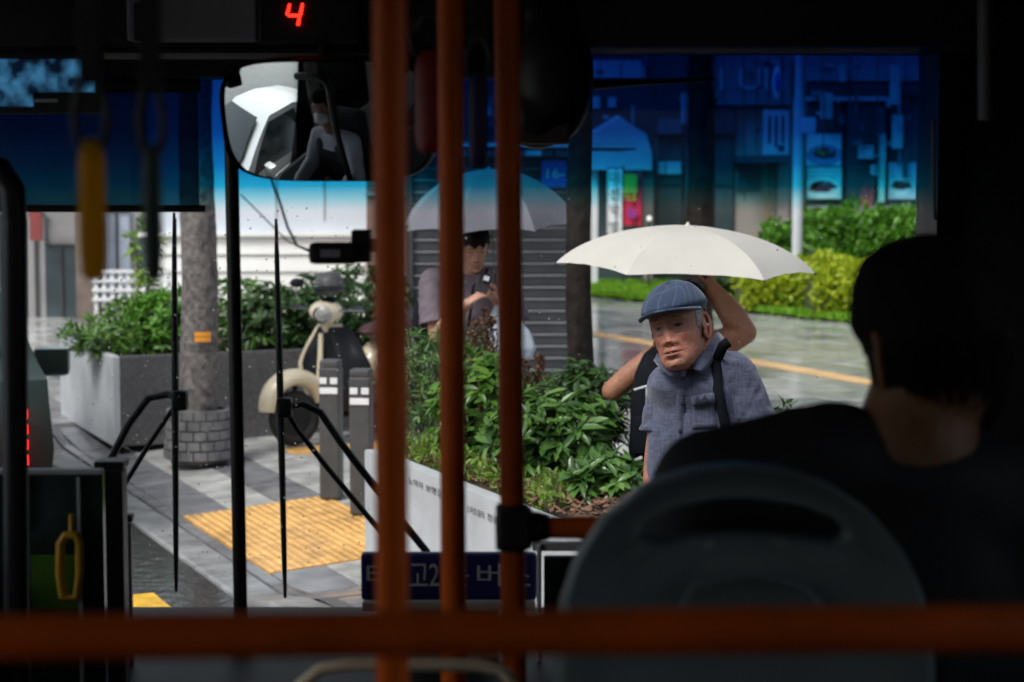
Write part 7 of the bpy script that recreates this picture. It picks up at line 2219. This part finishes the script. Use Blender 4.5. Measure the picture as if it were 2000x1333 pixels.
# ================================================================== the passenger in front
PYY = 2.42
def pa(px, py, dy=0.0): return at(px, py, PYY + dy)
sb = Vector((pa(1620, 1200).x, PYY + .12, BZ0))
PS = thing('person', 'seated passenger in black seen from behind, cropped dark hair and bare neck', 'person', sb)
SK_P = (.20, .092, .038)
M_skinP = skin_mat('warm tan skin', SK_P, .45)
Mhp = Matrix.Translation(pa(1818, 672, .06)) @ Matrix.Rotation(R(-4), 4, 'Y') @ Matrix.Rotation(R(-164), 4, 'Z') @ Matrix.Rotation(R(14), 4, 'X') @ Matrix.Scale(1.04, 4)
hp2 = head_mesh(SK_P, (.3, .1, .08), (.02, .015, .012), nu=90, nv=70)
pL, pR = pa(1400, 965, .02), pa(1985, 1000, .04)
cp = pa(1740, 950, .04)
bd = MB()
bd.chain([cp + Vector((.0, .0, -.05)), pa(1785, 880, .03), pa(1800, 800, .04), Mhp @ Vector((0, .03, -.04))], [.10, .082, .072, .064])
eLp, eRp = pL + Vector((-.04, .1, -.26)), pR + Vector((.03, .12, -.25))
bd.chain([cp.lerp(pL, .6), pL, eLp], [.07, .058, .046]); bd.chain([eLp, eLp + Vector((.10, .20, .03))], [.046, .03])
bd.chain([cp.lerp(pR, .6), pR, eRp], [.07, .058, .046]); bd.chain([eRp, eRp + Vector((-.10, .20, .03))], [.046, .03])
hand(bd, eLp + Vector((.10, .20, .03)), (.5, .8, 0), (0, 0, -1), -1, .4); hand(bd, eRp + Vector((-.10, .20, .03)), (-.5, .8, 0), (0, 0, -1), 1, .4)
rings_body(bd, [(Vector((sb.x, sb.y, 1.12)), .17, .12), (cp.lerp(Vector((sb.x, sb.y, 1.12)), .5), .17, .12), (cp + Vector((-.02, .02, -.06)), .16, .10)])
for sg in (-1, 1):
    h0 = Vector((sb.x + .09 * sg, sb.y + .02, 1.16)); k0 = h0 + Vector((.02 * sg, .42, .0)); a0 = Vector((k0.x, k0.y + .02, BZ0 + .09))
    bd.chain([h0, k0, a0], [.085, .062, .042]); bd.capsule(a0 - Vector((0, .02, .05)), .036, a0 + Vector((0, .16, -.055)), .028)
person_mesh('body', PS, SK_P, M_skinP, bd, .008, (*hp2, Mhp))
M_blk = mat('black jersey', (.006, .007, .011), .8, var=.3, scale=10)
tp = MB()
rings_body(tp, [(Vector((sb.x, sb.y, 1.08)), .21, .15), (cp.lerp(Vector((sb.x, sb.y, 1.12)), .5), .215, .15), (cp + Vector((-.03, .01, -.10)), .20, .125), (cp + Vector((-.02, .01, -.02)), .17, .112), (cp + Vector((.0, .0, .03)), .135, .108), (pa(1780, 890, .03), .105, .096)])
tp.chain([cp.lerp(pL, .35) + Vector((0, 0, .01)), pL, pL.lerp(eLp, .7)], [.10, .082, .085]); tp.chain([cp.lerp(pR, .35), pR, pR.lerp(eRp, .7)], [.095, .08, .085])
cloth_from(tp, .012, .006, PS, 't_shirt', M_blk, seed=8, smooth_it=8)
tr_ = MB()
for sg in (-1, 1):
    h0 = Vector((sb.x + .09 * sg, sb.y + .02, 1.17)); k0 = h0 + Vector((.02 * sg, .42, .0)); a0 = Vector((k0.x, k0.y + .02, BZ0 + .12)); tr_.chain([h0, k0, a0], [.105, .085, .07])
cloth_from(tr_, .016, .005, PS, 'trousers', M_blk, seed=5)
skull_shell(lambda a: .05 if abs(a) < .9 else ((.0 if abs(a) < 1.6 else -.062 + .012 * math.sin(a * 2.0)) + .006 * noise.noise(Vector((a * 9, 3, 1)))), lambda a, z: .015, PS, 'hair', M_bhair, Mhp, bumps=.004, seed=9)

def nape(rs_):
    a = rs_.choice((-1, 1)) * rs_.uniform(1.5, 3.14); z = rs_.uniform(-.085, .0)
    p = skull_pt(z, a, .010 + .25 * max(0, z + .06) * .1); n_ = Vector((p.x, p.y, 0)).normalized(); return p, n_, Vector((n_.x * .15 + rs_.uniform(-.2, .2), n_.y * .15, -1))
hair_cap(nape, 'nape_hair', M_bhair, PS, Mhp, 2600, np.random.RandomState(8), .026)

# ================================================================== the driver, seen in the mirror
DX, DYY = -1.15, 3.02
db = Vector((DX, DYY, BZ0))
DRV = thing('person', 'bus driver with white face mask and dark waistcoat, seen in the mirror', 'person', db)
SK_D = (.42, .25, .18)
M_skinD = skin_mat('driver skin', SK_D, .45)
Mhd = Matrix.Translation((DX, DYY, 1.72)) @ Matrix.Rotation(R(165), 4, 'Z') @ Matrix.Rotation(R(4), 4, 'X')
hd2 = head_mesh(SK_D, (.3, .1, .08), (.02, .015, .012), nu=90, nv=70)
bd = MB(); cd = Vector((DX, DYY - .06, 1.46))
dLs, dRs = cd + Vector((-.18, 0, -.03)), cd + Vector((.18, 0, -.03))
bd.capsule(cd, .06, Mhd @ Vector((0, .02, -.08)), .055)
for s_, sgn in ((dLs, -1), (dRs, 1)):
    e_ = s_ + Vector((.05 * sgn, .14, -.22)); w_ = Vector((DX + .17 * sgn, DYY + .42, 1.20))
    bd.chain([cd.lerp(s_, .6), s_, e_, w_], [.06, .055, .045, .03]); hand(bd, w_, (-.2 * sgn, .8, .2), (-sgn, .2, -.2), sgn, 1.0)
rings_body(bd, [(Vector((DX, DYY - .08, .98)), .17, .13), (Vector((DX, DYY - .08, 1.2)), .16, .12), (cd + Vector((0, 0, -.06)), .16, .10)])
for sgn in (-1, 1):
    h0 = Vector((DX + .09 * sgn, DYY - .02, 1.0)); k0 = h0 + Vector((.03 * sgn, .42, .04)); a0 = Vector((k0.x, k0.y + .08, BZ0 + .1)); bd.chain([h0, k0, a0], [.085, .062, .042]); bd.capsule(a0 - Vector((0, 0, .05)), .036, a0 + Vector((0, .15, -.055)), .028)
person_mesh('body', DRV, SK_D, M_skinD, bd, .009, (*hd2, Mhd))
M_wshirt = mat('white cotton shirt', (.62, .63, .70), .8, var=.08)
tp = MB(); rings_body(tp, [(Vector((DX, DYY - .08, .95)), .185, .145), (Vector((DX, DYY - .08, 1.2)), .18, .138), (cd + Vector((0, 0, -.08)), .17, .112), (cd + Vector((0, 0, -.01)), .11, .08), (cd + Vector((0, 0, .03)), .07, .065)])
for s_, sgn in ((dLs, -1), (dRs, 1)):
    e_ = s_ + Vector((.05 * sgn, .14, -.22)); w_ = Vector((DX + .17 * sgn, DYY + .42, 1.20)); tp.chain([cd.lerp(s_, .6), s_, e_, e_.lerp(w_, .8)], [.07, .068, .062, .045])
cloth_from(tp, .012, .007, DRV, 'shirt', M_wshirt, seed=3)
vt = MB(); rings_body(vt, [(Vector((DX, DYY - .08, .95)), .195, .155), (Vector((DX, DYY - .08, 1.2)), .19, .148), (cd + Vector((0, 0, -.16)), .178, .134), (cd + Vector((0, 0, -.085)), .150, .118)]); cloth_from(vt, .012, .004, DRV, 'waistcoat', M_navyc, seed=3)
for sgn in (-1, 1):
    mb = MB(); mb.tube([cd + Vector((.10 * sgn, .125, -.17)), cd + Vector((.095 * sgn, .10, -.06)), cd + Vector((.085 * sgn, .0, .03)), cd + Vector((.09 * sgn, -.1, -.06))], .045, 8, flat=.25); mb.build('waistcoat_strap', M_navyc, DRV, smooth=True)
mb = MB(); mb.ellipsoid(Mhd @ Vector((0, -.072, -.062)), (.062, .05, .048), Matrix.Rotation(R(165), 3, 'Z'), 24, 16); mb.build('face_mask', mat('white mask', (.78, .8, .8), .7), DRV, smooth=True)
skull_shell(lambda a: .055 if abs(a) < 1.0 else (.0 if abs(a) < 1.7 else -.05), lambda a, z: .014, DRV, 'hair', M_bhair, Mhd, bumps=.004, seed=4)
# driver seat and wheel
DS = thing('drivers_chair', 'driver seat at the left front, out of direct sight', 'seat', db)
mb = MB(); mb.box((DX, DYY - .24, 1.25), (.46, .12, .75), bev=.05); mb.build('backrest', M_cush, DS); mb = MB(); mb.box((DX, DYY + .02, .86), (.46, .46, .12), bev=.04); mb.build('seat_cushion', M_cush, DS); mb = MB(); mb.box((DX, DYY, .6), (.3, .3, .4)); mb.build('pedestal', M_black, DS)
SW = thing('steering_wheel', 'large flat steering wheel before the driver', 'steering wheel', (DX, DYY + .5, 1.1))
ct = Vector((DX, DYY + .48, 1.17)); axw = Vector((0, -.5, .86)).normalized(); e1 = Vector((1, 0, 0)); e2 = axw.cross(e1)
mb = MB(); N = 28; mb.loft([[ct + (e1 * math.cos(a) + e2 * math.sin(a)) * (.21 + .014 * math.cos(b)) + axw * .014 * math.sin(b) for b in [2 * math.pi * j / 8 for j in range(8)]] for a in [2 * math.pi * k / N for k in range(N)]], closed=True); mb.build('rim', M_black, SW, smooth=True)
mb = MB(); mb.tube([ct - e1 * .2, ct, ct + e1 * .2], .012, 8); mb.tube([ct, ct - axw * .25 + Vector((0, .02, 0))], .02, 8); mb.lathe([(.0, .02), (.06, .015), (.06, -.02)], ct, axw, 18); mb.build('hub', M_black, SW, smooth=True)
